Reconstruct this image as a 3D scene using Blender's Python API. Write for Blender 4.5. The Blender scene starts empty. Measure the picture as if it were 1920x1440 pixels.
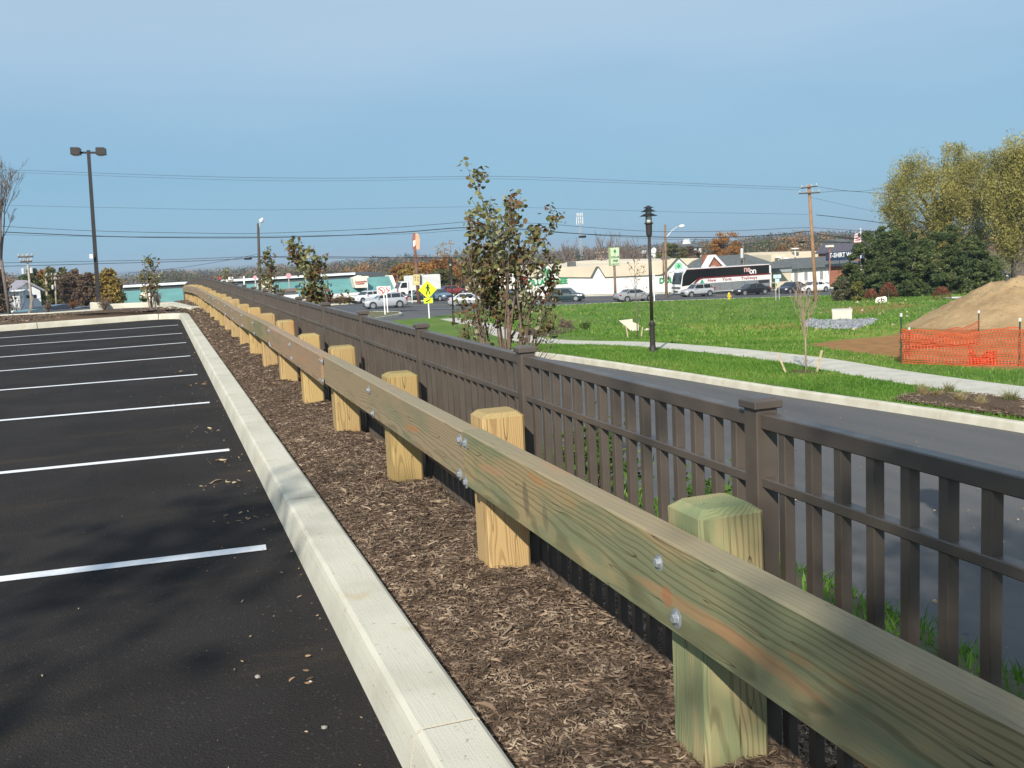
import bpy, math, random
import numpy as np
from mathutils import Vector, Matrix
R_ = math.radians
rng = np.random.default_rng(7)
random.seed(7)
scene = bpy.context.scene
COL = scene.collection

# ------------------------------------------------------------------ camera
EYE = np.array([0.0, 0.0, 1.5])
FOC = 1950.0           # focal length in pixels of the 1920 px wide photograph
VK, HS = (288.0, 497.0), -0.05
_roll = math.atan(-HS)
_d = ((VK[1]-720) - HS*(VK[0]-960))/math.sqrt(1+HS*HS)
_pit = math.atan(-_d/FOC)
_F = np.array([0, math.cos(_pit), -math.sin(_pit)])
_U0 = np.cross([1, 0, 0.], _F)
_R = math.cos(_roll)*np.array([1, 0, 0.]) - math.sin(_roll)*_U0
_U = math.sin(_roll)*np.array([1, 0, 0.]) + math.cos(_roll)*_U0
def _ray0(px, py): return _F + _R*(px-960)/FOC - _U*(py-720)/FOC
_v = _ray0(*VK); _yaw = math.atan2(_v[0], _v[1])
def _rot(p): return np.array([p[0]*math.cos(_yaw)-p[1]*math.sin(_yaw), p[0]*math.sin(_yaw)+p[1]*math.cos(_yaw), p[2]])
CF, CR, CU = _rot(_F), _rot(_R), _rot(_U)
cam = bpy.data.cameras.new('camera'); camo = bpy.data.objects.new('camera', cam); COL.objects.link(camo)
cam.sensor_width = 36.0; cam.lens = FOC/1920*36; cam.clip_start = 0.05; cam.clip_end = 12000
M4 = Matrix.Identity(4)
for i in range(3):
    M4[i][0] = CR[i]; M4[i][1] = CU[i]; M4[i][2] = -CF[i]; M4[i][3] = EYE[i]
camo.matrix_world = M4
scene.camera = camo

# ------------------------------------------------------------------ light
SUN_AZ, SUN_EL = 33.0, 32.0     # light travels towards +X,+Y, 33 degrees from +Y
world = bpy.data.worlds.new('World'); scene.world = world; world.use_nodes = True
wn = world.node_tree.nodes; wl = world.node_tree.links
bg = wn['Background']
sky = wn.new('ShaderNodeTexSky'); sky.sky_type = 'NISHITA'; sky.sun_disc = False
sky.sun_elevation = R_(SUN_EL); sky.sun_rotation = R_(SUN_AZ+180); sky.air_density = 1.0; sky.dust_density = 0.6; sky.ozone_density = 2.2; sky.altitude = 100
# autumn blue near the horizon under a thin even veil of high cloud that greys it higher up
tc = wn.new('ShaderNodeTexCoord'); mp = wn.new('ShaderNodeMapping'); mp.inputs['Scale'].default_value = (1.0, 1.7, 5.5)
nz = wn.new('ShaderNodeTexNoise'); nz.inputs['Scale'].default_value = 1.6; nz.inputs['Detail'].default_value = 5; nz.inputs['Roughness'].default_value = .5
sx = wn.new('ShaderNodeSeparateXYZ'); wl.new(tc.outputs['Generated'], mp.inputs['Vector']); wl.new(mp.outputs[0], nz.inputs['Vector']); wl.new(tc.outputs['Generated'], sx.inputs[0])
nm = wn.new('ShaderNodeMath'); nm.operation = 'MULTIPLY_ADD'; nm.inputs[1].default_value = .16; wl.new(nz.outputs['Fac'], nm.inputs[0])
n2 = wn.new('ShaderNodeMath'); n2.operation = 'ADD'; n2.inputs[1].default_value = -.08; wl.new(sx.outputs['Z'], n2.inputs[0]); wl.new(n2.outputs[0], nm.inputs[2])
rp = wn.new('ShaderNodeValToRGB'); e = rp.color_ramp.elements; SKS = 8.9
e[0].position = 0; e[0].color = (.215*SKS/10, .435*SKS/10, .63*SKS/10, 1); e[1].position = 1; e[1].color = (.47*SKS/10, .59*SKS/10, .735*SKS/10, 1)
for p_, c_ in ((.05, (.215, .425, .62)), (.12, (.27, .465, .65)), (.18, (.36, .525, .69)), (.25, (.44, .575, .72))):
    k_ = e.new(p_); k_.color = (*[v*SKS/10 for v in c_], 1)
wl.new(nm.outputs[0], rp.inputs['Fac'])
sc_ = wn.new('ShaderNodeMix'); sc_.data_type = 'RGBA'; sc_.blend_type = 'MULTIPLY'; sc_.inputs['Factor'].default_value = 1; sc_.inputs['B'].default_value = (10, 10, 10, 1); wl.new(rp.outputs['Color'], sc_.inputs['A'])
mx = wn.new('ShaderNodeMix'); mx.data_type = 'RGBA'; mx.inputs['Factor'].default_value = .88
wl.new(sky.outputs[0], mx.inputs['A']); wl.new(sc_.outputs['Result'], mx.inputs['B']); wl.new(mx.outputs['Result'], bg.inputs['Color'])
bg.inputs['Strength'].default_value = 0.10
sl = bpy.data.lights.new('sun', 'SUN'); sl.energy = 4.8; sl.angle = R_(0.55); sl.color = (1.0, 0.93, 0.82)
so = bpy.data.objects.new('sun', sl); COL.objects.link(so)
_az, _el = R_(SUN_AZ), R_(SUN_EL)
LDIR = Vector((math.sin(_az)*math.cos(_el), math.cos(_az)*math.cos(_el), -math.sin(_el)))
so.rotation_euler = LDIR.to_track_quat('-Z', 'Y').to_euler(); so.location = (-20, -30, 25)
scene.view_settings.view_transform = 'Standard'; scene.view_settings.look = 'None'
scene.view_settings.exposure = 0.28; scene.view_settings.gamma = 1.0
scene.cycles.max_bounces = 6; scene.cycles.transparent_max_bounces = 8

# ------------------------------------------------------------------ ground shape
def smooth(a, b, t):
    u = np.clip((np.asarray(t, float)-a)/(b-a), 0, 1); return u*u*(3-2*u)
def zr(x):                      # main road surface
    x = np.asarray(x, float)
    return np.where(x > 24, -4.43-.033*(np.minimum(x, 92)-24), -4.43+.004*(24-np.maximum(x, -60)))
def ray(px, py): return CF + CR*(px-960)/FOC - CU*(py-720)/FOC
def P(px, py, d): return EYE + ray(px, py)*d
def proj(p):
    q = np.asarray(p, float)-EYE; w = q@CF
    return 960+FOC*(q@CR)/w, 720-FOC*(q@CU)/w, w
_cp = [(5.5, -20, -1.76), (5.5, 0, -1.76), (13.5, 0, -1.76), (13.4, 14, -1.76), (5.5, 28, -1.78), (12, 27, -1.78), (14, 28.2, -1.76),
       (5.5, 50, -2.6), (10.8, 50, -2.6), (18.5, 66.5, -3.36), (5.5, 75, -3.5), (22.1, 87.5, -4.2), (19.45, 23.8, -2.33), (20, 5, -2.2), (30, -15, -2.2)]
for q in [(1400, 625, 53), (1420, 592, 80), (1580, 603, 62), (1690, 645, 38), (1760, 612, 47), (1650, 571, 84), (1780, 562, 90), (1911, 686, 28), (1900, 600, 50), (1560, 580, 84), (1130, 590, 78)]:
    _cp.append(tuple(P(*q)))
for xx in (-40, -10, 8, 24, 40, 55, 70, 85, 110, 150): _cp.append((xx, 106, float(zr(xx))+.12))
_cp += [(110, 60, -5.0), (80, 30, -3.5), (110, 10, -3.2), (150, 60, -5.5), (85, 85, -5.2)]
_cp = np.array(_cp)
def _phi(r2): return 0.5*r2*np.log(r2+1e-9)
_n = len(_cp); _K = np.zeros((_n+3, _n+3))
_dd = ((_cp[:, None, :2]-_cp[None, :, :2])**2).sum(-1)
_K[:_n, :_n] = _phi(_dd)+np.eye(_n)*18.0
_K[:_n, _n] = 1; _K[:_n, _n+1:] = _cp[:, :2]; _K[_n, :_n] = 1; _K[_n+1:, :_n] = _cp[:, :2].T
_w = np.linalg.solve(_K, np.concatenate([_cp[:, 2], [0, 0, 0]]))
def L(x, y):
    x = np.asarray(x, float); y = np.asarray(y, float)
    s = x.shape; xf = x.ravel(); yf = y.ravel()
    out = np.empty(len(xf))
    for i in range(0, len(xf), 20000):
        a = xf[i:i+20000]; b = yf[i:i+20000]
        d = (a[:, None]-_cp[None, :, 0])**2+(b[:, None]-_cp[None, :, 1])**2
        out[i:i+20000] = _phi(d)@_w[:_n]+_w[_n]+_w[_n+1]*a+_w[_n+2]*b
    return out.reshape(s)
def drop(y): return .0007*np.maximum(0, np.asarray(y, float)-29)**2
WALLX, NK = 2.35, 5.45
def T(x, y):
    x = np.asarray(x, float); y = np.asarray(y, float)
    low = L(np.maximum(x, NK), y)
    north = np.where(y > 50, -1.3-.052*(y-50), -1.3)
    pl = -drop(np.minimum(y, 70))
    left = pl+(north-pl)*smooth(44, 56, y)
    ridge = left+(pl-left)*smooth(-3, .7, x)*(1-smooth(66, 80, y))
    bank = ridge+(low-ridge)*smooth(0, 1, (x-WALLX)/(NK-WALLX)*.92+.04)
    res = np.where(x < WALLX, ridge, np.where(x < NK, bank, low))
    w = smooth(98, 106, y)
    return res*(1-w)+(zr(x)+.10)*w
def G(px, py, dmin=4, dmax=260):
    """the point of the ground seen at a pixel"""
    r = ray(px, py); ds = np.linspace(dmin, dmax, 3000)
    pts = EYE[None]+r[None]*ds[:, None]
    g = pts[:, 2]-T(pts[:, 0], pts[:, 1])
    k = np.argmax(g < 0)
    if g[k] >= 0: k = len(ds)-1
    return pts[k]
KX = [(-20, 14.6), (2, 14.3), (8, 13.9), (13.24, 13.26), (18.5, 12.56), (20.2, 12.36), (22.6, 12.1), (27.3, 11.42), (34, 10.9), (45, 10.5), (60, 10.4), (68, 11.0), (76, 13.2), (82, 16.4), (87.5, 20.8), (92, 25.5), (97, 31), (102, 38), (105.5, 50)]
def kx(y): return np.interp(y, [k[0] for k in KX], [k[1] for k in KX])

# ------------------------------------------------------------------ materials
MATS = {}
def nodes(m):
    m.use_nodes = True; return m.node_tree.nodes, m.node_tree.links, m.node_tree.nodes['Principled BSDF']
def M(name, col=None, rough=.8, var=.15, scale=3.0, bump=0., bscale=60., metal=0., spec=.4, col2=None, objcol=False, island=0., trans=0.):
    if name in MATS: return MATS[name]
    m = bpy.data.materials.new(name); n, l, b = nodes(m)
    b.inputs['Roughness'].default_value = rough; b.inputs['Metallic'].default_value = metal; b.inputs['Specular IOR Level'].default_value = spec
    geo = n.new('ShaderNodeNewGeometry')
    nt = n.new('ShaderNodeTexNoise'); nt.inputs['Scale'].default_value = scale; nt.inputs['Detail'].default_value = 6; nt.inputs['Roughness'].default_value = .6
    l.new(geo.outputs['Position'], nt.inputs['Vector'])
    c2 = col2 if col2 else tuple(c*(1-var*2) for c in col)
    c1 = tuple(c*(1+var) for c in col) if not col2 else col
    mr = n.new('ShaderNodeMapRange'); mr.inputs['From Min'].default_value = .3; mr.inputs['From Max'].default_value = .7
    l.new(nt.outputs['Fac'], mr.inputs['Value'])
    mix = n.new('ShaderNodeMix'); mix.data_type = 'RGBA'
    mix.inputs['A'].default_value = (*c1, 1); mix.inputs['B'].default_value = (*c2, 1)
    l.new(mr.outputs[0], mix.inputs['Factor'])
    out = mix.outputs['Result']
    if objcol:
        oi = n.new('ShaderNodeObjectInfo'); mm = n.new('ShaderNodeMix'); mm.data_type = 'RGBA'; mm.blend_type = 'MULTIPLY'; mm.inputs['Factor'].default_value = 1
        l.new(out, mm.inputs['A']); l.new(oi.outputs['Color'], mm.inputs['B']); out = mm.outputs['Result']
    if island:
        hv = n.new('ShaderNodeHueSaturation'); m2 = n.new('ShaderNodeMapRange'); m2.inputs['To Min'].default_value = 1-island; m2.inputs['To Max'].default_value = 1+island
        l.new(geo.outputs['Random Per Island'], m2.inputs['Value']); l.new(m2.outputs[0], hv.inputs['Value']); l.new(out, hv.inputs['Color']); out = hv.outputs['Color']
    l.new(out, b.inputs['Base Color'])
    if bump:
        nb = n.new('ShaderNodeTexNoise'); nb.inputs['Scale'].default_value = bscale; nb.inputs['Detail'].default_value = 4
        l.new(geo.outputs['Position'], nb.inputs['Vector'])
        bp = n.new('ShaderNodeBump'); bp.inputs['Strength'].default_value = bump; bp.inputs['Distance'].default_value = .6/bscale
        l.new(nb.outputs['Fac'], bp.inputs['Height']); l.new(bp.outputs[0], b.inputs['Normal'])
    if trans:
        tr = n.new('ShaderNodeBsdfTranslucent'); l.new(out, tr.inputs['Color']); ms = n.new('ShaderNodeMixShader'); ms.inputs[0].default_value = trans
        l.new(b.outputs[0], ms.inputs[1]); l.new(tr.outputs[0], ms.inputs[2]); l.new(ms.outputs[0], n['Material Output'].inputs['Surface'])
    MATS[name] = m; return m
def ramp_cols(n, l, fac, stops):
    r = n.new('ShaderNodeValToRGB'); e = r.color_ramp.elements
    e[0].position, e[0].color = stops[0][0], (*stops[0][1], 1); e[1].position, e[1].color = stops[-1][0], (*stops[-1][1], 1)
    for p, c in stops[1:-1]:
        k = e.new(p); k.color = (*c, 1)
    l.new(fac, r.inputs['Fac']); return r.outputs['Color']
def leafmat(name, stops, trans=.25, big=.8, rough=.6):
    """leaves: every leaf its own tone out of the stops, drifting with the clump"""
    if name in MATS: return MATS[name]
    m = bpy.data.materials.new(name); n, l, b = nodes(m); b.inputs['Roughness'].default_value = rough; b.inputs['Specular IOR Level'].default_value = .3
    geo = n.new('ShaderNodeNewGeometry'); nt = n.new('ShaderNodeTexNoise'); nt.inputs['Scale'].default_value = big; nt.inputs['Detail'].default_value = 2
    l.new(geo.outputs['Position'], nt.inputs['Vector'])
    a = n.new('ShaderNodeMath'); a.operation = 'MULTIPLY_ADD'; a.inputs[1].default_value = .55; l.new(geo.outputs['Random Per Island'], a.inputs[0])
    b2 = n.new('ShaderNodeMath'); b2.operation = 'MULTIPLY_ADD'; b2.inputs[1].default_value = 1.3; b2.inputs[2].default_value = -.42; l.new(nt.outputs['Fac'], b2.inputs[0])
    l.new(b2.outputs[0], a.inputs[2])
    c = ramp_cols(n, l, a.outputs[0], stops); l.new(c, b.inputs['Base Color'])
    tr = n.new('ShaderNodeBsdfTranslucent'); l.new(c, tr.inputs['Color']); ms = n.new('ShaderNodeMixShader'); ms.inputs[0].default_value = trans
    l.new(b.outputs[0], ms.inputs[1]); l.new(tr.outputs[0], ms.inputs[2]); l.new(ms.outputs[0], n['Material Output'].inputs['Surface'])
    MATS[name] = m; return m
def math_(n, l, op, a, b=None, c=None):
    k = n.new('ShaderNodeMath'); k.operation = op
    for i, v in enumerate((a, b, c)):
        if v is None: continue
        if isinstance(v, (int, float)): k.inputs[i].default_value = v
        else: l.new(v, k.inputs[i])
    return k.outputs[0]
def sstep(n, l, v, a, b):
    k = n.new('ShaderNodeMapRange'); k.interpolation_type = 'SMOOTHSTEP'; k.inputs['From Min'].default_value = a; k.inputs['From Max'].default_value = b
    l.new(v, k.inputs['Value']); return k.outputs[0]
def mixc(n, l, f, a, b, mode='MIX'):
    k = n.new('ShaderNodeMix'); k.data_type = 'RGBA'; k.blend_type = mode
    for s, v in (('Factor', f), ('A', a), ('B', b)):
        if isinstance(v, (int, float)): k.inputs[s].default_value = v
        elif isinstance(v, tuple): k.inputs[s].default_value = (*v, 1)
        else: l.new(v, k.inputs[s])
    return k.outputs['Result']
def wood(name, light, dark, axis='Z', freq=900., pith=(.05, .04), tilt=.03, green=None, orange=(.42, .17, .06), weather=None, wst=.72, gfrac=(.45, .62), marks=()):
    """sawn timber: year rings about a pith line, so faces show grain and ends show rings"""
    m = bpy.data.materials.new(name); n, l, b = nodes(m); b.inputs['Roughness'].default_value = .78; b.inputs['Specular IOR Level'].default_value = .25
    tc = n.new('ShaderNodeTexCoord'); oi = n.new('ShaderNodeObjectInfo')
    sep = n.new('ShaderNodeSeparateXYZ'); l.new(tc.outputs['Object'], sep.inputs[0])
    X, Y, Z = sep.outputs
    if axis == 'Y': A, Bx, C = X, Z, Y
    elif axis == 'Z': A, Bx, C = X, Y, Z
    rnd = oi.outputs['Random']
    # low noise, stretched along the grain
    cmb = n.new('ShaderNodeCombineXYZ'); l.new(math_(n, l, 'MULTIPLY', A, 3.), cmb.inputs[0]); l.new(math_(n, l, 'MULTIPLY', Bx, 3.), cmb.inputs[1])
    l.new(math_(n, l, 'MULTIPLY_ADD', C, .8, math_(n, l, 'MULTIPLY', rnd, 47.)), cmb.inputs[2])
    nz = n.new('ShaderNodeTexNoise'); nz.inputs['Scale'].default_value = 1.6; nz.inputs['Detail'].default_value = 3; l.new(cmb.outputs[0], nz.inputs['Vector'])
    # knots
    ck = n.new('ShaderNodeCombineXYZ'); l.new(math_(n, l, 'MULTIPLY', A, 1.), ck.inputs[0]); l.new(math_(n, l, 'MULTIPLY', Bx, 1.2), ck.inputs[1]); l.new(math_(n, l, 'MULTIPLY_ADD', C, .55, math_(n, l, 'MULTIPLY', rnd, 13.)), ck.inputs[2])
    vo = n.new('ShaderNodeTexVoronoi'); vo.inputs['Scale'].default_value = 2.6; l.new(ck.outputs[0], vo.inputs['Vector'])
    kn = sstep(n, l, vo.outputs['Distance'], .20, .0)
    a0 = math_(n, l, 'ADD', A, math_(n, l, 'MULTIPLY_ADD', rnd, .05, pith[0])); a1 = math_(n, l, 'ADD', a0, math_(n, l, 'MULTIPLY', C, tilt))
    b0 = math_(n, l, 'ADD', Bx, math_(n, l, 'MULTIPLY_ADD', rnd, -.06, pith[1]))
    r = math_(n, l, 'SQRT', math_(n, l, 'ADD', math_(n, l, 'MULTIPLY', a1, a1), math_(n, l, 'MULTIPLY', b0, b0)))
    r = math_(n, l, 'ADD', r, math_(n, l, 'MULTIPLY', nz.outputs['Fac'], .055))
    r = math_(n, l, 'ADD', r, math_(n, l, 'MULTIPLY', kn, .035))
    s = math_(n, l, 'SINE', math_(n, l, 'MULTIPLY', r, freq))
    ring = sstep(n, l, s, .1, 1.)
    # broken up by fine noise
    cf = n.new('ShaderNodeCombineXYZ'); l.new(math_(n, l, 'MULTIPLY', A, 140.), cf.inputs[0]); l.new(math_(n, l, 'MULTIPLY', Bx, 140.), cf.inputs[1]); l.new(math_(n, l, 'MULTIPLY', C, 7.), cf.inputs[2])
    nf = n.new('ShaderNodeTexNoise'); nf.inputs['Scale'].default_value = 1; nf.inputs['Detail'].default_value = 3; l.new(cf.outputs[0], nf.inputs['Vector'])
    amp = math_(n, l, 'MULTIPLY', ring, math_(n, l, 'MULTIPLY_ADD', nf.outputs['Fac'], .9, .12))
    base = light
    if green:
        ng = n.new('ShaderNodeTexNoise'); ng.inputs['Scale'].default_value = 1.; ng.inputs['Detail'].default_value = 4; ng.inputs['Roughness'].default_value = .6
        cg = n.new('ShaderNodeCombineXYZ'); l.new(math_(n, l, 'MULTIPLY', A, 3.), cg.inputs[0]); l.new(math_(n, l, 'MULTIPLY', Bx, 5.), cg.inputs[1]); l.new(math_(n, l, 'MULTIPLY_ADD', C, 1.3, math_(n, l, 'MULTIPLY', rnd, 31.)), cg.inputs[2])
        l.new(cg.outputs[0], ng.inputs['Vector'])
        base = mixc(n, l, sstep(n, l, ng.outputs['Fac'], *gfrac), light, green)
    col = mixc(n, l, math_(n, l, 'MULTIPLY', amp, .8), base, dark)
    # orange heart streaks round the knots
    no = n.new('ShaderNodeTexNoise'); no.inputs['Scale'].default_value = 1.; co = n.new('ShaderNodeCombineXYZ')
    l.new(math_(n, l, 'MULTIPLY', A, 6.), co.inputs[0]); l.new(math_(n, l, 'MULTIPLY', Bx, 9.), co.inputs[1]); l.new(math_(n, l, 'MULTIPLY_ADD', C, 1.5, math_(n, l, 'MULTIPLY', rnd, 71.)), co.inputs[2]); l.new(co.outputs[0], no.inputs['Vector'])
    col = mixc(n, l, math_(n, l, 'MULTIPLY', sstep(n, l, no.outputs['Fac'], .62, .72), .75), col, orange)
    col = mixc(n, l, math_(n, l, 'MULTIPLY', sstep(n, l, kn, .55, .95), .8), col, tuple(c*.5 for c in orange))
    # drying checks
    cc = n.new('ShaderNodeCombineXYZ'); l.new(math_(n, l, 'MULTIPLY', A, 22.), cc.inputs[0]); l.new(math_(n, l, 'MULTIPLY', Bx, 22.), cc.inputs[1]); l.new(math_(n, l, 'MULTIPLY_ADD', C, 1.1, math_(n, l, 'MULTIPLY', rnd, 17.)), cc.inputs[2])
    nc = n.new('ShaderNodeTexNoise'); nc.inputs['Scale'].default_value = 1; nc.inputs['Detail'].default_value = 1; l.new(cc.outputs[0], nc.inputs['Vector'])
    crk = sstep(n, l, math_(n, l, 'ABSOLUTE', math_(n, l, 'SUBTRACT', nc.outputs['Fac'], .64)), .007, .0)
    col = mixc(n, l, math_(n, l, 'MULTIPLY', crk, .75), col, (.06, .035, .015))
    for (y0, z0, ly, lz, sl_, mc, st) in marks:
        dy = math_(n, l, 'DIVIDE', math_(n, l, 'SUBTRACT', C, y0), ly); zc = math_(n, l, 'MULTIPLY_ADD', C, -sl_, -z0+sl_*y0); dz = math_(n, l, 'DIVIDE', math_(n, l, 'ADD', Bx, zc), lz)
        dd_ = math_(n, l, 'SQRT', math_(n, l, 'ADD', math_(n, l, 'MULTIPLY', dy, dy), math_(n, l, 'MULTIPLY', dz, dz)))
        dd_ = math_(n, l, 'ADD', dd_, math_(n, l, 'MULTIPLY_ADD', nf.outputs['Fac'], .5, -.25)); dd_ = math_(n, l, 'ADD', dd_, math_(n, l, 'MULTIPLY_ADD', nz.outputs['Fac'], .9, -.45))
        col = mixc(n, l, math_(n, l, 'MULTIPLY', sstep(n, l, dd_, 1.05, .55), st), col, mc)
    if weather:
        ge = n.new('ShaderNodeNewGeometry'); sn = n.new('ShaderNodeSeparateXYZ'); l.new(ge.outputs['Normal'], sn.inputs[0])
        col = mixc(n, l, math_(n, l, 'MULTIPLY', sstep(n, l, sn.outputs['Z'], .3, .8), wst), col, weather)
    mm = mixc(n, l, 1., col, oi.outputs['Color'], 'MULTIPLY')
    l.new(mm, b.inputs['Base Color'])
    h = math_(n, l, 'ADD', math_(n, l, 'MULTIPLY', amp, -.5), math_(n, l, 'MULTIPLY', crk, -1.5)); h = math_(n, l, 'MULTIPLY_ADD', nf.outputs['Fac'], .8, h)
    bp = n.new('ShaderNodeBump'); bp.inputs['Strength'].default_value = .5; bp.inputs['Distance'].default_value = .0025; l.new(h, bp.inputs['Height']); l.new(bp.outputs[0], b.inputs['Normal'])
    MATS[name] = m; return m

# ------------------------------------------------------------------ mesh helpers
class MB:
    def __init__(s): s.v = []; s.f = []
    def add(s, vs, fs):
        o = len(s.v); s.v += [tuple(float(c) for c in p) for p in vs]; s.f += [tuple(i+o for i in f) for f in fs]; return s
    def box(s, x0, x1, y0, y1, z0, z1):
        return s.add([(x0,y0,z0),(x1,y0,z0),(x1,y1,z0),(x0,y1,z0),(x0,y0,z1),(x1,y0,z1),(x1,y1,z1),(x0,y1,z1)],
                     [(0,3,2,1),(4,5,6,7),(0,1,5,4),(1,2,6,5),(2,3,7,6),(3,0,4,7)])
    def bbox(s, x0, x1, y0, y1, z0, z1, c=.005):
        """box with chamfered edges"""
        vs = []; 
        for (x, sx) in ((x0, 1), (x1, -1)):
            for (y, sy) in ((y0, 1), (y1, -1)):
                for (z, sz) in ((z0, 1), (z1, -1)):
                    vs += [(x, y+sy*c, z+sz*c), (x+sx*c, y, z+sz*c), (x+sx*c, y+sy*c, z)]
        o = len(s.v); bm = []
        import bmesh
        b = bmesh.new(); [b.verts.new(v) for v in vs]; r = bmesh.ops.convex_hull(b, input=b.verts)
        b.verts.index_update(); s.v += [tuple(v.co) for v in b.verts]; s.f += [tuple(q.index+o for q in f.verts) for f in b.faces]; b.free(); return s
    def prism(s, poly, a, b, ax='Y'):
        """polygon in the two other axes, extruded along ax from a to b"""
        n = len(poly)
        def mk(p, t): return {'Y': (p[0], t, p[1]), 'X': (t, p[0], p[1]), 'Z': (p[0], p[1], t)}[ax]
        vs = [mk(p, a) for p in poly]+[mk(p, b) for p in poly]
        fs = [tuple(range(n)), tuple(range(2*n-1, n-1, -1))]+[(i, i+n, (i+1) % n+n, (i+1) % n) for i in range(n)]
        return s.add(vs, fs)
    def tube(s, pts, rad, seg=8, cap=True):
        pts = [Vector(p) for p in pts]; n = len(pts)
        if not hasattr(rad, '__len__'): rad = [rad]*n
        o = len(s.v); up = Vector((0, 0, 1)); prev = None
        for i, p in enumerate(pts):
            d = (pts[min(i+1, n-1)]-pts[max(i-1, 0)])
            if d.length < 1e-9: d = Vector((0, 0, 1))
            d.normalize()
            if prev is None:
                a = d.cross(up); 
                if a.length < .2: a = d.cross(Vector((1, 0, 0)))
            else: a = prev-d*prev.dot(d)
            a.normalize(); prev = a; b = d.cross(a)
            for k in range(seg):
                t = 2*math.pi*k/seg; s.v.append(tuple(p+(a*math.cos(t)+b*math.sin(t))*rad[i]))
        for i in range(n-1):
            for k in range(seg):
                q = o+i*seg; s.f.append((q+k, q+(k+1) % seg, q+seg+(k+1) % seg, q+seg+k))
        if cap and seg > 2:
            s.f.append(tuple(o+k for k in range(seg-1, -1, -1))); s.f.append(tuple(o+(n-1)*seg+k for k in range(seg)))
        return s
    def lathe(s, prof, seg=16, c=(0, 0, 0), ax='Z', cap=True):
        o = len(s.v)
        for r, h in prof:
            for k in range(seg):
                t = 2*math.pi*k/seg; a, b = r*math.cos(t), r*math.sin(t)
                p = {'Z': (a, b, h), 'X': (h, a, b), 'Y': (a, h, b)}[ax]
                s.v.append((p[0]+c[0], p[1]+c[1], p[2]+c[2]))
        for i in range(len(prof)-1):
            for k in range(seg):
                q = o+i*seg; s.f.append((q+k, q+(k+1) % seg, q+seg+(k+1) % seg, q+seg+k))
        if cap:
            s.f.append(tuple(o+k for k in range(seg-1, -1, -1))); s.f.append(tuple(o+(len(prof)-1)*seg+k for k in range(seg)))
        return s
    def mesh(s, name, mat=None, smooth=False):
        me = bpy.data.meshes.new(name); me.from_pydata(s.v, [], s.f); me.validate()
        if mat: me.materials.append(mat)
        import bmesh
        b = bmesh.new(); b.from_mesh(me); bmesh.ops.recalc_face_normals(b, faces=b.faces); b.to_mesh(me); b.free()
        if smooth: me.polygons.foreach_set('use_smooth', [True]*len(me.polygons))
        me.update(); return me
def link(name, me, parent=None, loc=None):
    o = bpy.data.objects.new(name, me); COL.objects.link(o)
    if parent: o.parent = parent
    if loc is not None: o.location = loc
    return o
def part(name, mb, mat, parent=None, smooth=False, label=None):
    o = link(name, mb.mesh(name, mat, smooth), parent)
    if label: o['label'] = label
    return o
def tag(o, label=None, cat=None, group=None, kind=None):
    if label: o['label'] = label
    if cat: o['category'] = cat
    if group: o['group'] = group
    if kind: o['kind'] = kind
    return o
def thing(name, label, cat, loc=(0, 0, 0), rz=0., group=None):
    o = bpy.data.objects.new(name, None); COL.objects.link(o); o.empty_display_size = .2
    o.location = [float(c) for c in loc]; o.rotation_euler = (0, 0, rz); return tag(o, label, cat, group)
def dup(root, loc=None, rz=None, label=None, group=None, scale=None):
    r = root.copy(); COL.objects.link(r)
    if loc is not None: r.location = [float(c) for c in loc]
    if rz is not None: r.rotation_euler = (0, 0, rz)
    if scale is not None: r.scale = scale if hasattr(scale, '__len__') else (scale,)*3
    if label: r['label'] = label
    if group: r['group'] = group
    for ch in list(root.children):
        c = ch.copy(); COL.objects.link(c); c.parent = r
        for g in list(ch.children):
            d = g.copy(); COL.objects.link(d); d.parent = c
    return r
def npmesh(name, V, F, mat=None, smooth=False, attrs=None):
    V = np.asarray(V, np.float32); F = np.asarray(F, np.int32); k = F.shape[1]
    me = bpy.data.meshes.new(name); me.vertices.add(len(V)); me.vertices.foreach_set('co', V.ravel())
    me.loops.add(F.size); me.loops.foreach_set('vertex_index', F.ravel())
    me.polygons.add(len(F)); me.polygons.foreach_set('loop_start', np.arange(0, F.size, k, dtype=np.int32))
    try: me.polygons.foreach_set('loop_total', np.full(len(F), k, np.int32))
    except Exception: pass
    if smooth: me.polygons.foreach_set('use_smooth', np.ones(len(F), bool))
    me.update(calc_edges=True)
    for an, (tp, dat) in (attrs or {}).items():
        a = me.attributes.new(an, tp, 'POINT')
        a.data.foreach_set('color' if tp == 'FLOAT_COLOR' else 'value', np.asarray(dat, np.float32).ravel())
    if mat: me.materials.append(mat)
    return me
def grid(name, X, Y, Z, mat, smooth=True, attrs=None):
    n, m = X.shape; V = np.stack([X, Y, Z], -1).reshape(-1, 3)
    i = (np.arange(n-1)[:, None]*m+np.arange(m-1)[None]).ravel()
    F = np.stack([i, i+m, i+m+1, i+1], -1)
    return npmesh(name, V, F, mat, smooth, attrs)
def sweep(path, prof, closed=False):
    """path of (x,y,z); profile of (offset to the right, height); returns MB"""
    mb = MB(); n = len(path); k = len(prof); vs = []
    for i, p in enumerate(path):
        a = path[max(i-1, 0)]; b = path[min(i+1, n-1)]
        dx, dy = b[0]-a[0], b[1]-a[1]; q = math.hypot(dx, dy) or 1; rx, ry = dy/q, -dx/q
        for (u, h) in prof: vs.append((p[0]+rx*u, p[1]+ry*u, p[2]+h))
    fs = [(i*k+j, i*k+j+1, (i+1)*k+j+1, (i+1)*k+j) for i in range(n-1) for j in range(k-1)]
    if closed:
        fs += [(i*k+k-1, i*k, (i+1)*k, (i+1)*k+k-1) for i in range(n-1)]
        fs += [tuple(range(k)), tuple((n-1)*k+j for j in range(k-1, -1, -1))]
    return mb.add(vs, fs)
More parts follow.
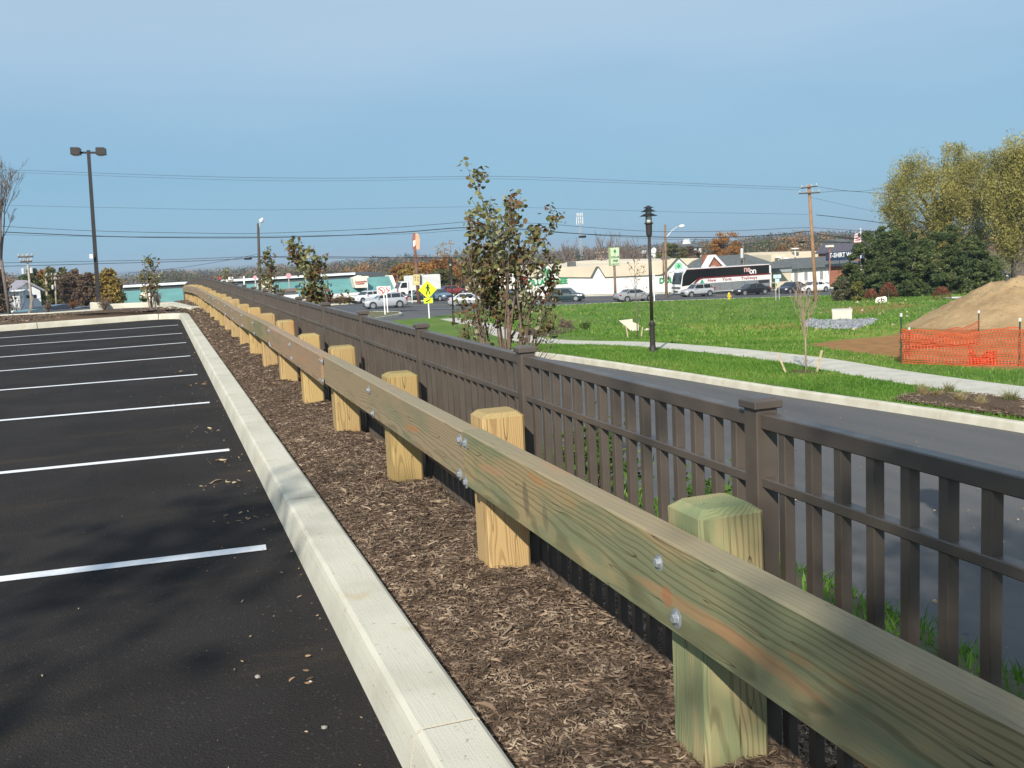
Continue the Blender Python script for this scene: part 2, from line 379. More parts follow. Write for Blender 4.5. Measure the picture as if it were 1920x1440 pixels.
def curve_pts(pts, n):
    """Catmull-Rom through points"""
    pts = [np.array(p, float) for p in pts]; out = []
    for i in range(len(pts)-1):
        p0, p1, p2, p3 = pts[max(i-1, 0)], pts[i], pts[i+1], pts[min(i+2, len(pts)-1)]
        for t in np.arange(n)/n:
            out.append(.5*((2*p1)+(-p0+p2)*t+(2*p0-5*p1+4*p2-p3)*t*t+(-p0+3*p1-3*p2+p3)*t**3))
    out.append(pts[-1]); return np.array(out)
def text_mesh(txt, size, depth=.01, mat=None, bold=0., align='CENTER', space=1.0, shear=0.):
    cu = bpy.data.curves.new('txt', 'FONT'); cu.body = txt; cu.size = size; cu.extrude = depth; cu.align_x = align; cu.align_y = 'CENTER'; cu.offset = bold; cu.space_character = space; cu.shear = shear; cu.resolution_u = 2
    o = bpy.data.objects.new('txt', cu); COL.objects.link(o)
    dg = bpy.context.evaluated_depsgraph_get(); me = bpy.data.meshes.new_from_object(o.evaluated_get(dg))
    bpy.data.objects.remove(o); bpy.data.curves.remove(cu)
    me.materials.clear()
    if mat: me.materials.append(mat)
    return me
def put_text(parent, name, txt, size, loc, rot=(math.pi/2, 0, 0), mat=None, depth=.01, bold=0., space=1., sx=1., shear=0.):
    o = link(name, text_mesh(txt, size, depth, mat, bold, 'CENTER', space, shear), parent, loc); o.rotation_euler = rot; o.scale = (sx, 1, 1); return o
def quads(C, U, V_):
    n = len(C); V = np.stack([C-U-V_*.0, C+V_, C+U, C-V_], 1).reshape(-1, 3); F = np.arange(4*n).reshape(n, 4); return V, F
def rdir(n, r=None):
    r = r or rng
    v = r.normal(size=(n, 3)); return v/np.linalg.norm(v, axis=1, keepdims=True)

# ================================================================== SETTING
# --- parking lot asphalt
m = bpy.data.materials.new('lot_asphalt'); n, l, b = nodes(m); b.inputs['Roughness'].default_value = .92; b.inputs['Specular IOR Level'].default_value = .14
ge = n.new('ShaderNodeNewGeometry')
def nse(sc, det=4, vec=None, sc3=None, rough=.55):
    k = n.new('ShaderNodeTexNoise'); k.inputs['Scale'].default_value = sc; k.inputs['Detail'].default_value = det; k.inputs['Roughness'].default_value = rough
    src = ge.outputs['Position']
    if sc3:
        q = n.new('ShaderNodeMapping'); q.inputs['Scale'].default_value = sc3; q.inputs['Rotation'].default_value = (0, 0, .3); l.new(src, q.inputs[0]); src = q.outputs[0]
    l.new(src, k.inputs['Vector']); return k.outputs['Fac']
vor = n.new('ShaderNodeTexVoronoi'); vor.inputs['Scale'].default_value = 110; l.new(ge.outputs['Position'], vor.inputs['Vector'])
c = mixc(n, l, sstep(n, l, nse(1.1, 5), .3, .75), (.022, .0195, .0185), (.034, .030, .0285))
c = mixc(n, l, math_(n, l, 'MULTIPLY', sstep(n, l, nse(.9, 7, sc3=(.5, 2.0, 1), rough=.66), .52, .74), .6), c, (.060, .046, .029))
c = mixc(n, l, math_(n, l, 'MULTIPLY', sstep(n, l, nse(1.6, 3, sc3=(3.5, .35, 1)), .60, .75), .35), c, (.010, .010, .011))
sp = math_(n, l, 'MULTIPLY', sstep(n, l, vor.outputs['Color'], .80, .98), .35)
c = mixc(n, l, sp, c, (.11, .10, .09))
c = mixc(n, l, math_(n, l, 'MULTIPLY', sstep(n, l, nse(240, 2), .62, .75), .6), c, (.006, .006, .007))
l.new(c, b.inputs['Base Color'])
h = math_(n, l, 'ADD', math_(n, l, 'MULTIPLY', vor.outputs['Distance'], -1.2), nse(300, 2)); bp = n.new('ShaderNodeBump'); bp.inputs['Strength'].default_value = .9; bp.inputs['Distance'].default_value = .004
l.new(h, bp.inputs['Height']); l.new(bp.outputs[0], b.inputs['Normal']); ASPH = m
xs = np.linspace(-40, .60, 120); ys = np.linspace(-25, 31.5, 120); X, Y = np.meshgrid(xs, ys, indexing='ij')
lot_edge = lambda x: 30.62+.245*(np.minimum(x, .6)-.54)*.9
Yc = np.where(Y > 20, 20+(Y-20)*(lot_edge(X)+.05-20)/11.5, Y)
Z = 0.006*np.sin(X*.9)*np.sin(Y*.5)
tag(link('parking_lot', grid('parking_lot', X, Yc, Z*0, ASPH)), kind='structure')
# --- stall lines: right end and left point measured, carried on to full stall length
white_paint = M('line_paint', (.78, .79, .80), .7, .06, 30, bump=.5, bscale=250)
def PL(px, py, z=0.):
    r = ray(px, py); return EYE+r*((z-EYE[2])/r[2])
ends = [((499, 1027), (0, 1087)), ((430, 844), (0, 887.5)), ((393, 755), (0, 789)), ((370, 702.5), (0, 732)), ((357, 667.5), (0, 696)), ((349, 642.5), (0, 670)), ((342, 625), (0, 649.5)), ((334, 609.5), (0, 634))]
ordn = ['nearest', 'second nearest', 'third nearest', 'fourth nearest', 'fourth farthest', 'third farthest', 'second farthest', 'farthest']
for k, (a, bb) in enumerate(ends):
    A = PL(*a); B = PL(*bb); d = (B-A)/np.linalg.norm(B-A); nn = np.array([-d[1], d[0], 0]); E_ = A+d*5.6; w = .052
    pts = []
    for t in np.linspace(0, 1, 29):
        q = A+(E_-A)*t; pts.append(q)
    vs = [tuple(q+nn*(w+rng.uniform(-.003, .003))+np.array([0, 0, .004])) for q in pts]+[tuple(q-nn*(w+rng.uniform(-.003, .003))+np.array([0, 0, .004])) for q in pts]
    npt = len(pts); mb = MB().add(vs, [(i, i+1, npt+i+1, npt+i) for i in range(npt-1)])
    o = part('parking_line', mb, white_paint); tag(o, kind='structure')
# --- concrete
def concrete(name, c1=(.56, .54, .45), c2=(.46, .44, .355), streak='Y'):
    m = bpy.data.materials.new(name); n, l, b = nodes(m); b.inputs['Roughness'].default_value = .85; b.inputs['Specular IOR Level'].default_value = .25
    ge = n.new('ShaderNodeNewGeometry')
    def ns(sc, det=4, s3=None):
        k = n.new('ShaderNodeTexNoise'); k.inputs['Scale'].default_value = sc; k.inputs['Detail'].default_value = det; src = ge.outputs['Position']
        if s3: q = n.new('ShaderNodeMapping'); q.inputs['Scale'].default_value = s3; l.new(src, q.inputs[0]); src = q.outputs[0]
        l.new(src, k.inputs['Vector']); return k.outputs['Fac']
    c = mixc(n, l, sstep(n, l, ns(2.2, 6), .35, .7), c1, c2)
    c = mixc(n, l, math_(n, l, 'MULTIPLY', sstep(n, l, ns(5.5, 5), .58, .75), .5), c, (.46, .36, .21))
    c = mixc(n, l, math_(n, l, 'MULTIPLY', sstep(n, l, ns(1, 4, (160, 4, 160)), .56, .8), .35), c, (.24, .22, .17))
    c = mixc(n, l, math_(n, l, 'MULTIPLY', sstep(n, l, ns(38, 3), .66, .74), .55), c, (.16, .145, .11))
    sp = n.new('ShaderNodeSeparateXYZ'); l.new(ge.outputs['Position'], sp.inputs[0])
    l.new(c, b.inputs['Base Color'])
    h = math_(n, l, 'ADD', ns(1, 3, (200, 6, 200)), math_(n, l, 'MULTIPLY', ns(120, 3), .7)); bp = n.new('ShaderNodeBump'); bp.inputs['Strength'].default_value = .45; bp.inputs['Distance'].default_value = .003
    l.new(h, bp.inputs['Height']); l.new(bp.outputs[0], b.inputs['Normal']); MATS[name] = m; return m
CONC = concrete('kerb_concrete'); CONC2 = concrete('pavement_concrete', (.52, .50, .43), (.44, .42, .355))
def kerb(name, label, path, seg=3.1, first=0., w=.225, h=.15, gap=.008, split=True, prof=None, top=None):
    """kerb swept along a path (the road on its left side) and cut into cast pieces"""
    prof = prof or [(0, -.3), (0, .0), (.012, .07), (.022, h-.035), (.030, h-.012), (.046, h), (w-.018, h+.002), (w-.005, h-.006), (w, h-.02), (w, -.3)]
    path = np.array(path, float); s = np.concatenate([[0], np.cumsum(np.linalg.norm(np.diff(path[:, :2], axis=0), axis=1))])
    cuts = [0.]; q = first if first > 0 else seg
    while q < s[-1]-.3: cuts.append(q); q += seg
    cuts.append(s[-1])
    root = thing(name, None, None); root['kind'] = 'structure'
    def at(t): return np.array([np.interp(t, s, path[:, k]) for k in range(3)])
    for a, b_ in zip(cuts[:-1], cuts[1:]):
        nn = max(3, int((b_-a)/.25)+1); pp = []
        for t in np.linspace(a+gap, b_-gap, nn):
            q = at(t); q[2] += rng.normal()*.0008; pp.append(q)
        # ends keep the path's own direction
        part('kerb_piece', sweep(pp, prof, True), CONC, root)
    if name == 'lot_kerb':
        fp_ = [(u+(.007 if u < .1 else -.007), h_-(.006 if h_ > 0 else 0)) for u, h_ in prof]
        part('joint_filler', sweep([tuple(p) for p in path], fp_, True), M('joint_shade', (.06, .05, .035), .95, .2, 20), root)  # added dark core in the gaps, its colour standing in for joint shade
    return root
# main kerb beside the stalls, with the row kerb across the end of the stalls
pth = [(.56, y, 0) for y in np.arange(-3.43, 29.6, .25)]
for t in np.linspace(0, 1, 9)[1:]:
    a = t*math.pi/2*.93; pth.append((.56-.9*(1-math.cos(a)), 29.6+.9*math.sin(a), 0))
x1, y1, _ = pth[-1]
for k in range(1, 60): pth.append((x1-.5*k, y1-.5*k*.225, 0))
kerb('lot_kerb', None, pth, first=3.1)
# --- mulch bed between kerb and fence
mulch = bpy.data.materials.new('mulch'); m = mulch; n, l, b = nodes(m); b.inputs['Roughness'].default_value = .95; b.inputs['Specular IOR Level'].default_value = .1
ge = n.new('ShaderNodeNewGeometry')
c = mixc(n, l, sstep(n, l, nse(26, 5), .35, .65), (.055, .036, .024), (.15, .105, .072)); c = mixc(n, l, sstep(n, l, nse(90, 4, sc3=(1, 3, 1)), .58, .7), c, (.20, .145, .10)); l.new(c, b.inputs['Base Color'])
bp = n.new('ShaderNodeBump'); bp.inputs['Distance'].default_value = .02; bp.inputs['Strength'].default_value = 1; l.new(nse(45, 5), bp.inputs['Height']); l.new(bp.outputs[0], b.inputs['Normal'])
_mn = rng.normal(size=(40, 4))
def bumps(x, y, amp=.012):
    z = 0
    for k in range(14):
        fx, fy, ph, am = _mn[k]; z = z+math.sin(ph*9)*0+np.sin(x*(6+8*abs(fx))+y*(2+5*fy)+ph*7)*amp*.3*abs(am)
    return z
def mulchz(x, y):
    x = np.asarray(x, float); y = np.asarray(y, float)
    base = np.interp(x, [.78, .84, 1.05, 1.3, 1.44, 1.56, 1.85, 2.4], [.085, .112, .128, .128, .118, .05, .02, -.02])
    return base+bumps(x, y)-drop(y)
xs = np.linspace(.75, 2.4, 36); ys = np.concatenate([np.arange(-3.4, 12, .06), np.arange(12, 68, .3)]); X, Y = np.meshgrid(xs, ys, indexing='ij')
Zm = mulchz(X, Y); Zm = np.where(Y > 40, np.minimum(Zm, T(X, Y)+.13), Zm)
bed = link('mulch_bed', grid('mulch_bed', X, Y, Zm, mulch)); tag(bed, kind='structure')
# chips: bent slivers of shredded bark
CHIP = leafmat('bark_chips', [(0, (.032, .021, .014)), (.3, (.088, .060, .041)), (.55, (.195, .135, .092)), (.8, (.31, .23, .16)), (1, (.48, .38, .27))], trans=0, big=9, rough=.9)
def chips(N, x0, x1, y0, y1, zf, smin, smax, slope=None, seed=1, wr=(.16, .34)):
    r = np.random.default_rng(seed)
    x = r.uniform(x0, x1, N); y = r.uniform(y0, y1, N); z = zf(x, y)+r.uniform(-.004, .012, N)
    L_ = r.uniform(smin, smax, N)*(.6+.8*r.random(N)**2); W = L_*r.uniform(*wr, N); H = W*r.uniform(.25, .6, N)
    a = r.uniform(0, math.pi, N)*.55+.9+r.normal(size=N)*.35; a = np.where(r.random(N) < .55, a, r.uniform(0, math.pi, N)); t = r.normal(size=N)*.22; roll = r.normal(size=N)*.5
    dx, dy, dz = np.cos(a)*np.cos(t), np.sin(a)*np.cos(t), np.sin(t); D = np.stack([dx, dy, dz], 1)
    S = np.stack([-np.sin(a), np.cos(a), np.zeros(N)], 1); Nn = np.cross(D, S); S2 = S*np.cos(roll)[:, None]+Nn*np.sin(roll)[:, None]; N2 = np.cross(D, S2)
    C = np.stack([x, y, z], 1); bend = (r.normal(size=N)*.12*L_)[:, None]
    ring = []
    for (u, wv) in ((-.5, .35), (-.12, 1.), (.2, .9), (.5, .25)):
        cc = C+D*(L_*u)[:, None]+S2*bend*(1-4*u*u)
        ring.append(np.stack([cc-S2*(W*wv*.5)[:, None], cc+N2*(H*wv)[:, None]*.9, cc+S2*(W*wv*.5)[:, None]], 1))
    V = np.concatenate(ring, 1).reshape(-1, 3)    # 12 verts a chip
    base = np.array([[k*3+j, k*3+j+1, (k+1)*3+j+1, (k+1)*3+j] for k in range(3) for j in range(2)]); F = (base[None]+(np.arange(N)*12)[:, None, None]).reshape(-1, 4)
    return V, F
sets = [(62000, .80, 2.35, 1.5, 4.6, .009, .032, 1), (38000, .79, 2.2, 4.6, 9, .011, .036, 2), (14000, .78, 1.9, 9, 16, .017, .045, 3), (6000, .78, 1.9, 16, 30, .03, .08, 4), (420, .80, 1.5, 1.6, 7, .05, .10, 5), (2500, .8, 1.7, 30, 52, .05, .12, 6)]
Vs, Fs, o_ = [], [], 0
for (N, a, b_, c_, d_, s1, s2, sd) in sets:
    V, F = chips(N, a, b_, c_, d_, mulchz, s1, s2, seed=sd, wr=(.10, .2) if sd == 5 else (.14, .32)); Vs.append(V); Fs.append(F+o_); o_ += len(V)
ch = link('mulch_chips', npmesh('mulch_chips', np.concatenate(Vs), np.concatenate(Fs), CHIP), bed); tag(ch, kind='stuff')
# litter on the asphalt: chips and leaf scraps blown off the bed
Vs, Fs, o_ = [], [], 0
for (N, a, b_, c_, d_, sd) in [(90, .05, .55, 2.5, 14, 11), (60, -.6, .5, 2.5, 22, 12), (60, -3, .4, 2, 27, 13), (130, .42, .56, 2, 28, 14)]:
    V, F = chips(N, a, b_, c_, d_, lambda x, y: 0*x+.002, .009, .024, seed=sd, wr=(.2, .5)); Vs.append(V); Fs.append(F+o_); o_ += len(V)
for (cx, cy, nn) in [(.30, 7.2, 14), (.38, 8.1, 12), (.33, 6.2, 8), (.3, 9.6, 9), (.36, 13.5, 10), (.30, 15.2, 8), (.42, 3.6, 4)]:
    V, F = chips(nn, cx-.13, cx+.13, cy-.14, cy+.14, lambda x, y: 0*x+.003, .02, .06, seed=int(cy*10), wr=(.15, .4)); Vs.append(V); Fs.append(F+o_); o_ += len(V)
LIT = leafmat('litter', [(0, (.08, .05, .03)), (.5, (.30, .20, .11)), (1, (.55, .45, .30))], trans=0, big=9, rough=.9)
tag(link('bark_litter', npmesh('bark_litter', np.concatenate(Vs), np.concatenate(Fs), LIT)), 'scattered bark scraps and dry leaves on the black asphalt by the kerb', 'litter', kind='stuff')
# small stones on the asphalt
peb = M('pebble', (.30, .28, .25), .8, .2, 20)
def stone_mesh(seed, mat):
    r = random.Random(seed); mb = MB(); 
    import bmesh
    b_ = bmesh.new(); bmesh.ops.create_icosphere(b_, subdivisions=1, radius=1)
    for v in b_.verts: v.co *= r.uniform(.75, 1.1); v.co.z *= .6
    me = bpy.data.meshes.new('stone'); b_.to_mesh(me); b_.free(); me.materials.append(mat); return me
peb2 = M('pale_pebble', (.62, .6, .56), .7, .1, 20)
for (px, py, s, mt, lb) in [(483, 1272, .014, peb, 'small grey stone on the dark asphalt at the left of a few wood chips'), (582, 1279, .006, peb2, 'tiny white stone on the dark asphalt close to the kerb'), (443*.0+609, 1367, .012, peb, 'small dark stone on the asphalt just left of the near kerb')]:
    q = PL(px, py); o = link('stone', stone_mesh(int(px), mt), None, (q[0], q[1], s*.5)); o.scale = (s,)*3; tag(o, lb, 'stone')

# --- island beyond the stalls
isl = [(-30, 24.6), (-12, 28.3), (-4, 30.1), (.3, 31.0), (.82, 30.2), (.82, 33.4), (.45, 33.2), (.0, 34.2), (-.4, 36.2), (-1.6, 37.3), (-3.3, 36.5), (-4.9, 37.2), (-9, 38.2), (-30, 39)]
mb = MB(); cen = (-3, 34.0)
zz = lambda x, y: .10+.03*math.sin(x*1.3)+.02*math.sin(y*2.1+x)
rows = []
for t in (1, .85, .6, .3): rows.append([((p[0]-cen[0])*t+cen[0], (p[1]-cen[1])*t+cen[1], zz(p[0]*t, p[1]*t)+(.03 if t < 1 else 0)) for p in isl])
vs = [v for r_ in rows for v in r_]+[(cen[0], cen[1], .15)]; k = len(isl)
mb.add(vs, [(a*k+i, a*k+(i+1) % k, (a+1)*k+(i+1) % k, (a+1)*k+i) for a in range(3) for i in range(k)]+[(3*k+i, 3*k+(i+1) % k, 4*k) for i in range(k)])
island = part('island_bed', mb, mulch, smooth=True); tag(island, kind='structure')
V, F = chips(5000, -9, .7, 30.9, 36.2, lambda x, y: .12+.02*np.sin(x), .05, .14, seed=33)
tag(link('mulch_chips', npmesh('mulch_chips', V, F, CHIP), island), kind='stuff')
kerb('island_kerb', None, [(-16, 38.9, 0), (-9, 38.3, 0), (-5, 37.25, 0), (-3.4, 36.6, 0), (-1.8, 37.2, 0)][::-1], seg=3.0, w=.2)
nose = curve_pts([(-2.2, 40.6, 0), (-.9, 40.4, 0), (.05, 39.2, 0), (.42, 36.5, 0), (.62, 34.3, 0), (.95, 33.3, 0)], 6)
kerb('bed_kerb', None, nose[::-1], seg=3.0, w=.42, h=.17)
lowasph = M('old_asphalt', (.060, .060, .064), .9, .16, .5, bump=.4, bscale=60)
xs = np.linspace(-60, .6, 70); ys = np.linspace(31, 43.8, 24); X, Y = np.meshgrid(xs, ys, indexing='ij')
tag(link('access_drive', grid('access_drive', X, Y, X*0-.004-.02*(Y > 43), lowasph)), kind='structure')

# --- ground north and west of the lot
lawnW = M('rough_grass', (.055, .085, .022), .95, .35, .4, col2=(.12, .085, .045), bump=.6, bscale=12)
xs = np.concatenate([-np.geomspace(160, 4, 50), np.linspace(-3.6, WALLX+.01, 22)]); ys = np.concatenate([np.arange(43, 70, .8), np.arange(70, 107, 2.)]); X, Y = np.meshgrid(xs, ys, indexing='ij')
tag(link('north_ground', grid('north_ground', X, Y, T(X, Y)-.02, lawnW)), kind='structure')
xs = np.linspace(-70, -1, 50); ys = np.linspace(57, 100, 40); X, Y = np.meshgrid(xs, ys, indexing='ij')
tag(link('lower_lot', grid('lower_lot', X, Y, T(X, Y)+.01, lowasph)), kind='structure')

# --- embankment between the fence and the side road
bankm = M('bank_grass', (.045, .075, .018), .95, .3, 1.2, col2=(.075, .06, .03), bump=.7, bscale=25)
us = np.linspace(0, 1, 22); ys = np.concatenate([np.arange(-15, 40, .5), np.arange(40, 104.5, 1.5)]); U_, Y = np.meshgrid(us, ys, indexing='ij'); X = WALLX+(NK-WALLX+.02)*U_
tag(link('embankment', grid('embankment', X, Y, T(X, Y)+.02*np.sin(X*7+Y*3)-.01*(U_ > .99), bankm)), kind='structure')
# --- side road
sideasph = bpy.data.materials.new('side_asphalt'); m = sideasph; n, l, b = nodes(m); b.inputs['Roughness'].default_value = .8; b.inputs['Specular IOR Level'].default_value = .35
ge = n.new('ShaderNodeNewGeometry')
c = mixc(n, l, sstep(n, l, nse(.5, 6, sc3=(2.4, .25, 1)), .35, .7), (.105, .102, .10), (.078, .078, .08)); c = mixc(n, l, math_(n, l, 'MULTIPLY', sstep(n, l, nse(60, 3), .6, .72), .5), c, (.18, .175, .165))
c = mixc(n, l, math_(n, l, 'MULTIPLY', sstep(n, l, nse(1.6, 6), .62, .74), .4), c, (.095, .085, .07)); l.new(c, b.inputs['Base Color'])
bp = n.new('ShaderNodeBump'); bp.inputs['Distance'].default_value = .006; bp.inputs['Strength'].default_value = .7; l.new(nse(110, 3), bp.inputs['Height']); l.new(bp.outputs[0], b.inputs['Normal'])
def sroad(x, y): return L(x, y)-.165
us = np.linspace(0, 1, 16); ys = np.concatenate([np.arange(-18, 60, .75), np.arange(60, 105.6, 1.)]); U_, Y = np.meshgrid(us, ys, indexing='ij'); xa = NK+.08-6*smooth(99, 105.5, Y); X = xa+(kx(Y)+.06-xa)*U_
wq = smooth(96, 105, Y)
Zr = (L(X*0+NK, Y)*(1-U_)+L(kx(Y), Y)*U_-.165)*(1-wq)+(zr(X)-.02)*wq
tag(link('side_road', grid('side_road', X, Y, Zr, sideasph)), kind='structure')
def roadz_edge(y, far): return float((L(kx(y) if far else NK, y)-.165)*(1-smooth(96, 105, y))+(zr(kx(y) if far else NK)-.02)*smooth(96, 105, y))
nearp = [(NK+.10, y, roadz_edge(y, False)) for y in np.arange(96, -10, -.5)]
kerb('near_road_kerb', None, nearp, seg=6.2, w=.16, h=.15)
farp = [(float(kx(y)), y, roadz_edge(y, True)) for y in np.arange(-16, 105.4, .5)]
kerb('far_road_kerb', None, farp, seg=6.2, w=.17, h=.16)
V, F = chips(420, 5.8, 12.2, 4, 30, lambda x, y: L(x, y)-.150, .02, .055, seed=61, wr=(.3, .8))
tag(link('leaf_litter', npmesh('leaf_litter', V, F, LIT)), 'small pale leaves scattered over the grey side road', 'litter', kind='stuff')
# --- lawn
lawn_sh = bpy.data.materials.new('lawn'); m = lawn_sh; n, l, b = nodes(m); b.inputs['Roughness'].default_value = .95; b.inputs['Specular IOR Level'].default_value = .15
ge = n.new('ShaderNodeNewGeometry'); at = n.new('ShaderNodeAttribute'); at.attribute_name = 'soil'; at2 = n.new('ShaderNodeAttribute'); at2.attribute_name = 'dry'
c = mixc(n, l, sstep(n, l, nse(.22, 5), .35, .65), (.092, .172, .028), (.15, .21, .04))
c = mixc(n, l, sstep(n, l, nse(1.1, 5, sc3=(1, 1, 1)), .5, .72), c, (.062, .135, .024))
c = mixc(n, l, math_(n, l, 'MULTIPLY', sstep(n, l, nse(7, 4), .5, .7), .45), c, (.15, .19, .045))
c = mixc(n, l, math_(n, l, 'MULTIPLY', sstep(n, l, nse(.55, 7, rough=.7), .54, .72), .6), c, (.19, .175, .055))
c = mixc(n, l, sstep(n, l, at2.outputs['Fac'], .1, .9), c, mixc(n, l, sstep(n, l, nse(1.5, 5), .4, .6), (.27, .28, .06), (.19, .27, .04)))
s_ = math_(n, l, 'ADD', at.outputs['Fac'], math_(n, l, 'MULTIPLY_ADD', nse(1.3, 6, rough=.7), 1.4, -.7))
soilc = mixc(n, l, sstep(n, l, nse(2.5, 6), .35, .65), (.36, .185, .07), (.25, .14, .055))
c = mixc(n, l, sstep(n, l, s_, .38, .62), c, soilc); l.new(c, b.inputs['Base Color'])
bp = n.new('ShaderNodeBump'); bp.inputs['Distance'].default_value = .05; bp.inputs['Strength'].default_value = .8; l.new(nse(16, 5), bp.inputs['Height']); l.new(bp.outputs[0], b.inputs['Normal'])
def inpoly(x, y, poly):
    x = np.asarray(x); y = np.asarray(y); c_ = np.zeros(x.shape, bool); k = len(poly)
    for i in range(k):
        x1, y1 = poly[i]; x2, y2 = poly[(i+1) % k]
        with np.errstate(divide='ignore', invalid='ignore'):
            c_ ^= ((y1 > y) != (y2 > y)) & (x < (x2-x1)*(y-y1)/(y2-y1+1e-12)+x1)
    return c_
def gpoly(pp): return [tuple(G(*q)[:2]) for q in pp]
soil_a = gpoly([(1512, 646), (1580, 636), (1650, 632), (1700, 622), (1740, 612), (1800, 600), (1960, 560), (1960, 700), (1850, 690), (1760, 684), (1690, 672), (1590, 660)])
soil_b = gpoly([(1380, 613), (1440, 606), (1510, 604), (1530, 612), (1470, 618), (1400, 617)])
soil_c = gpoly([(1530, 584), (1560, 575), (1620, 572), (1700, 566), (1760, 572), (1700, 578), (1620, 590), (1540, 596)])
dry_a = gpoly([(1250, 622), (1330, 606), (1480, 604), (1690, 612), (1690, 632), (1560, 640), (1400, 640), (1290, 634)])
bedpoly = gpoly([(1672, 752), (1700, 741), (1760, 738), (1840, 742), (1960, 757), (1960, 800), (1920, 787), (1800, 770)])
ss = np.concatenate([[0, .15], np.arange(.5, 32, .42), np.geomspace(32.4, 175, 42)]); ys = np.concatenate([np.arange(-20, 60, .45), np.arange(60, 106.2, .9)]); S_, Y = np.meshgrid(ss, ys, indexing='ij'); X = kx(Y)+.155+S_
from math import hypot
def soft(poly, X, Y, w=1.0):
    acc = np.zeros(X.shape); 
    for a in range(8): acc += inpoly(X+math.cos(a*.785)*w, Y+math.sin(a*.785)*w, poly)
    return (acc+2*inpoly(X, Y, poly))/10
soil = np.maximum.reduce([soft(soil_a, X, Y, .9)*1.0, soft(soil_b, X, Y, .8)*.62, soft(soil_c, X, Y, 1.)*.55]); dry = soft(dry_a, X, Y, 2.5)
ZL = T(X, Y)+.015*np.sin(X*3.1+Y)*np.sin(Y*2.3)
lawn = link('lawn', grid('lawn', X, Y, ZL, lawn_sh, attrs={'soil': ('FLOAT', soil), 'dry': ('FLOAT', dry)})); tag(lawn, kind='structure')
# --- footpath
top = [(800, 599), (837, 591), (875, 600), (910, 605), (940, 615), (980, 625), (1012, 635), (1080, 642), (1150, 643.5), (1219, 645), (1329, 657), (1400, 661), (1500, 669), (1671, 700), (1800, 717), (1920, 734), (2060, 752)]
bot = [(800, 602), (850, 606.5), (876, 612), (905, 618), (930, 630), (962, 645), (1000, 648), (1060, 648.5), (1130, 649), (1212, 654), (1329, 665.5), (1400, 671), (1500, 684), (1617, 708), (1725, 727), (1920, 753), (2060, 775)]
# centre line and a constant real width of 1.5 m
cl = []
for a, b_ in zip(top, bot):
    A = G(*a); B = G(*b_); cl.append((A+B)/2)
cl = curve_pts(cl[1:], 6); 
def clean(pts, step=.8):
    out = [pts[0]]
    for p in pts[1:]:
        if np.linalg.norm((p-out[-1])[:2]) > step: out.append(p)
    return np.array(out)
cl = clean(cl); cl[2:-2] = (cl[:-4]+cl[1:-3]+cl[2:-2]+cl[3:-1]+cl[4:])/5
cl = np.array([[p[0], p[1], float(T(p[0], p[1]))+.055] for p in cl]); cl[1:-1, 2] = (cl[:-2, 2]+cl[1:-1, 2]+cl[2:, 2])/3
CL = cl
part('footpath', sweep(cl, [(-.72, -.4), (-.72, 0), (0, .005), (.72, 0), (.72, -.4)]), CONC2).__setitem__('kind', 'structure')
# --- mulch bed by the far kerb
bx = np.array(bedpoly); cenb = bx.mean(0)
vs = [(x, y, float(T(x, y))+.02) for x, y in bedpoly]+[((x-cenb[0])*.6+cenb[0], (y-cenb[1])*.6+cenb[1], float(T((x-cenb[0])*.6+cenb[0], (y-cenb[1])*.6+cenb[1]))+.07) for x, y in bedpoly]+[(cenb[0], cenb[1], float(T(*cenb))+.08)]
k = len(bedpoly); mb = MB().add(vs, [(i, (i+1) % k, k+(i+1) % k, k+i) for i in range(k)]+[(k+i, k+(i+1) % k, 2*k) for i in range(k)])
fb = part('verge_bed', mb, mulch, smooth=True); tag(fb, kind='structure')
V, F = chips(4000, bx[:, 0].min(), bx[:, 0].max(), bx[:, 1].min(), bx[:, 1].max(), lambda x, y: T(x, y)+.05, .03, .09, seed=41)
keep = inpoly(V.reshape(-1, 12, 3)[:, 0, 0], V.reshape(-1, 12, 3)[:, 0, 1], bedpoly); V = V.reshape(-1, 12, 3)[keep].reshape(-1, 3); F = F.reshape(-1, 6, 4)[:keep.sum()].reshape(-1, 4)
tag(link('mulch_chips', npmesh('mulch_chips', V, F, CHIP), fb), kind='stuff')
# --- grass blades on the near lawn and rough tufts
GR = leafmat('grass_blades', [(0, (.055, .13, .014)), (.4, (.095, .215, .024)), (.75, (.16, .285, .04)), (.9, (.30, .30, .09)), (1, (.40, .34, .15))], trans=.3, big=.35)
cld = cl[:, :2]
def blades(N, x0, x1, y0, y1, hmin, hmax, w, seed, ok=None, zf=T, lean=.35):
    r = np.random.default_rng(seed); x = r.uniform(x0, x1, N); y = r.uniform(y0, y1, N)
    keep = ok(x, y) if ok else np.ones(N, bool); x, y = x[keep], y[keep]; N = len(x); z = zf(x, y)
    h = r.uniform(hmin, hmax, N)*(.7+.6*r.random(N)**3); a = r.uniform(0, 2*math.pi, N); wv = np.stack([np.cos(a), np.sin(a), 0*a], 1)*(w*r.uniform(.6, 1.3, N)/2)[:, None]
    ln = np.stack([r.normal(size=N)*lean, r.normal(size=N)*lean, np.ones(N)], 1)*h[:, None]; B = np.stack([x, y, z-.01], 1)
    mid = B+ln*.55+np.stack([0*x, 0*x, h*.06], 1); tip = B+ln*np.array([1.25, 1.25, 1.0])
    V = np.stack([B-wv, B+wv, mid+wv*.7, tip, mid-wv*.7], 1).reshape(-1, 3); F4 = None
    F = np.concatenate([np.array([[0, 1, 2, 4], [4, 2, 3, 3]])[None]+(np.arange(N)*5)[:, None, None]]).reshape(-1, 4)
    # triangles only
    T3 = (np.array([[0, 1, 2], [0, 2, 4], [4, 2, 3]])[None]+(np.arange(N)*5)[:, None, None]).reshape(-1, 3)
    return V, T3
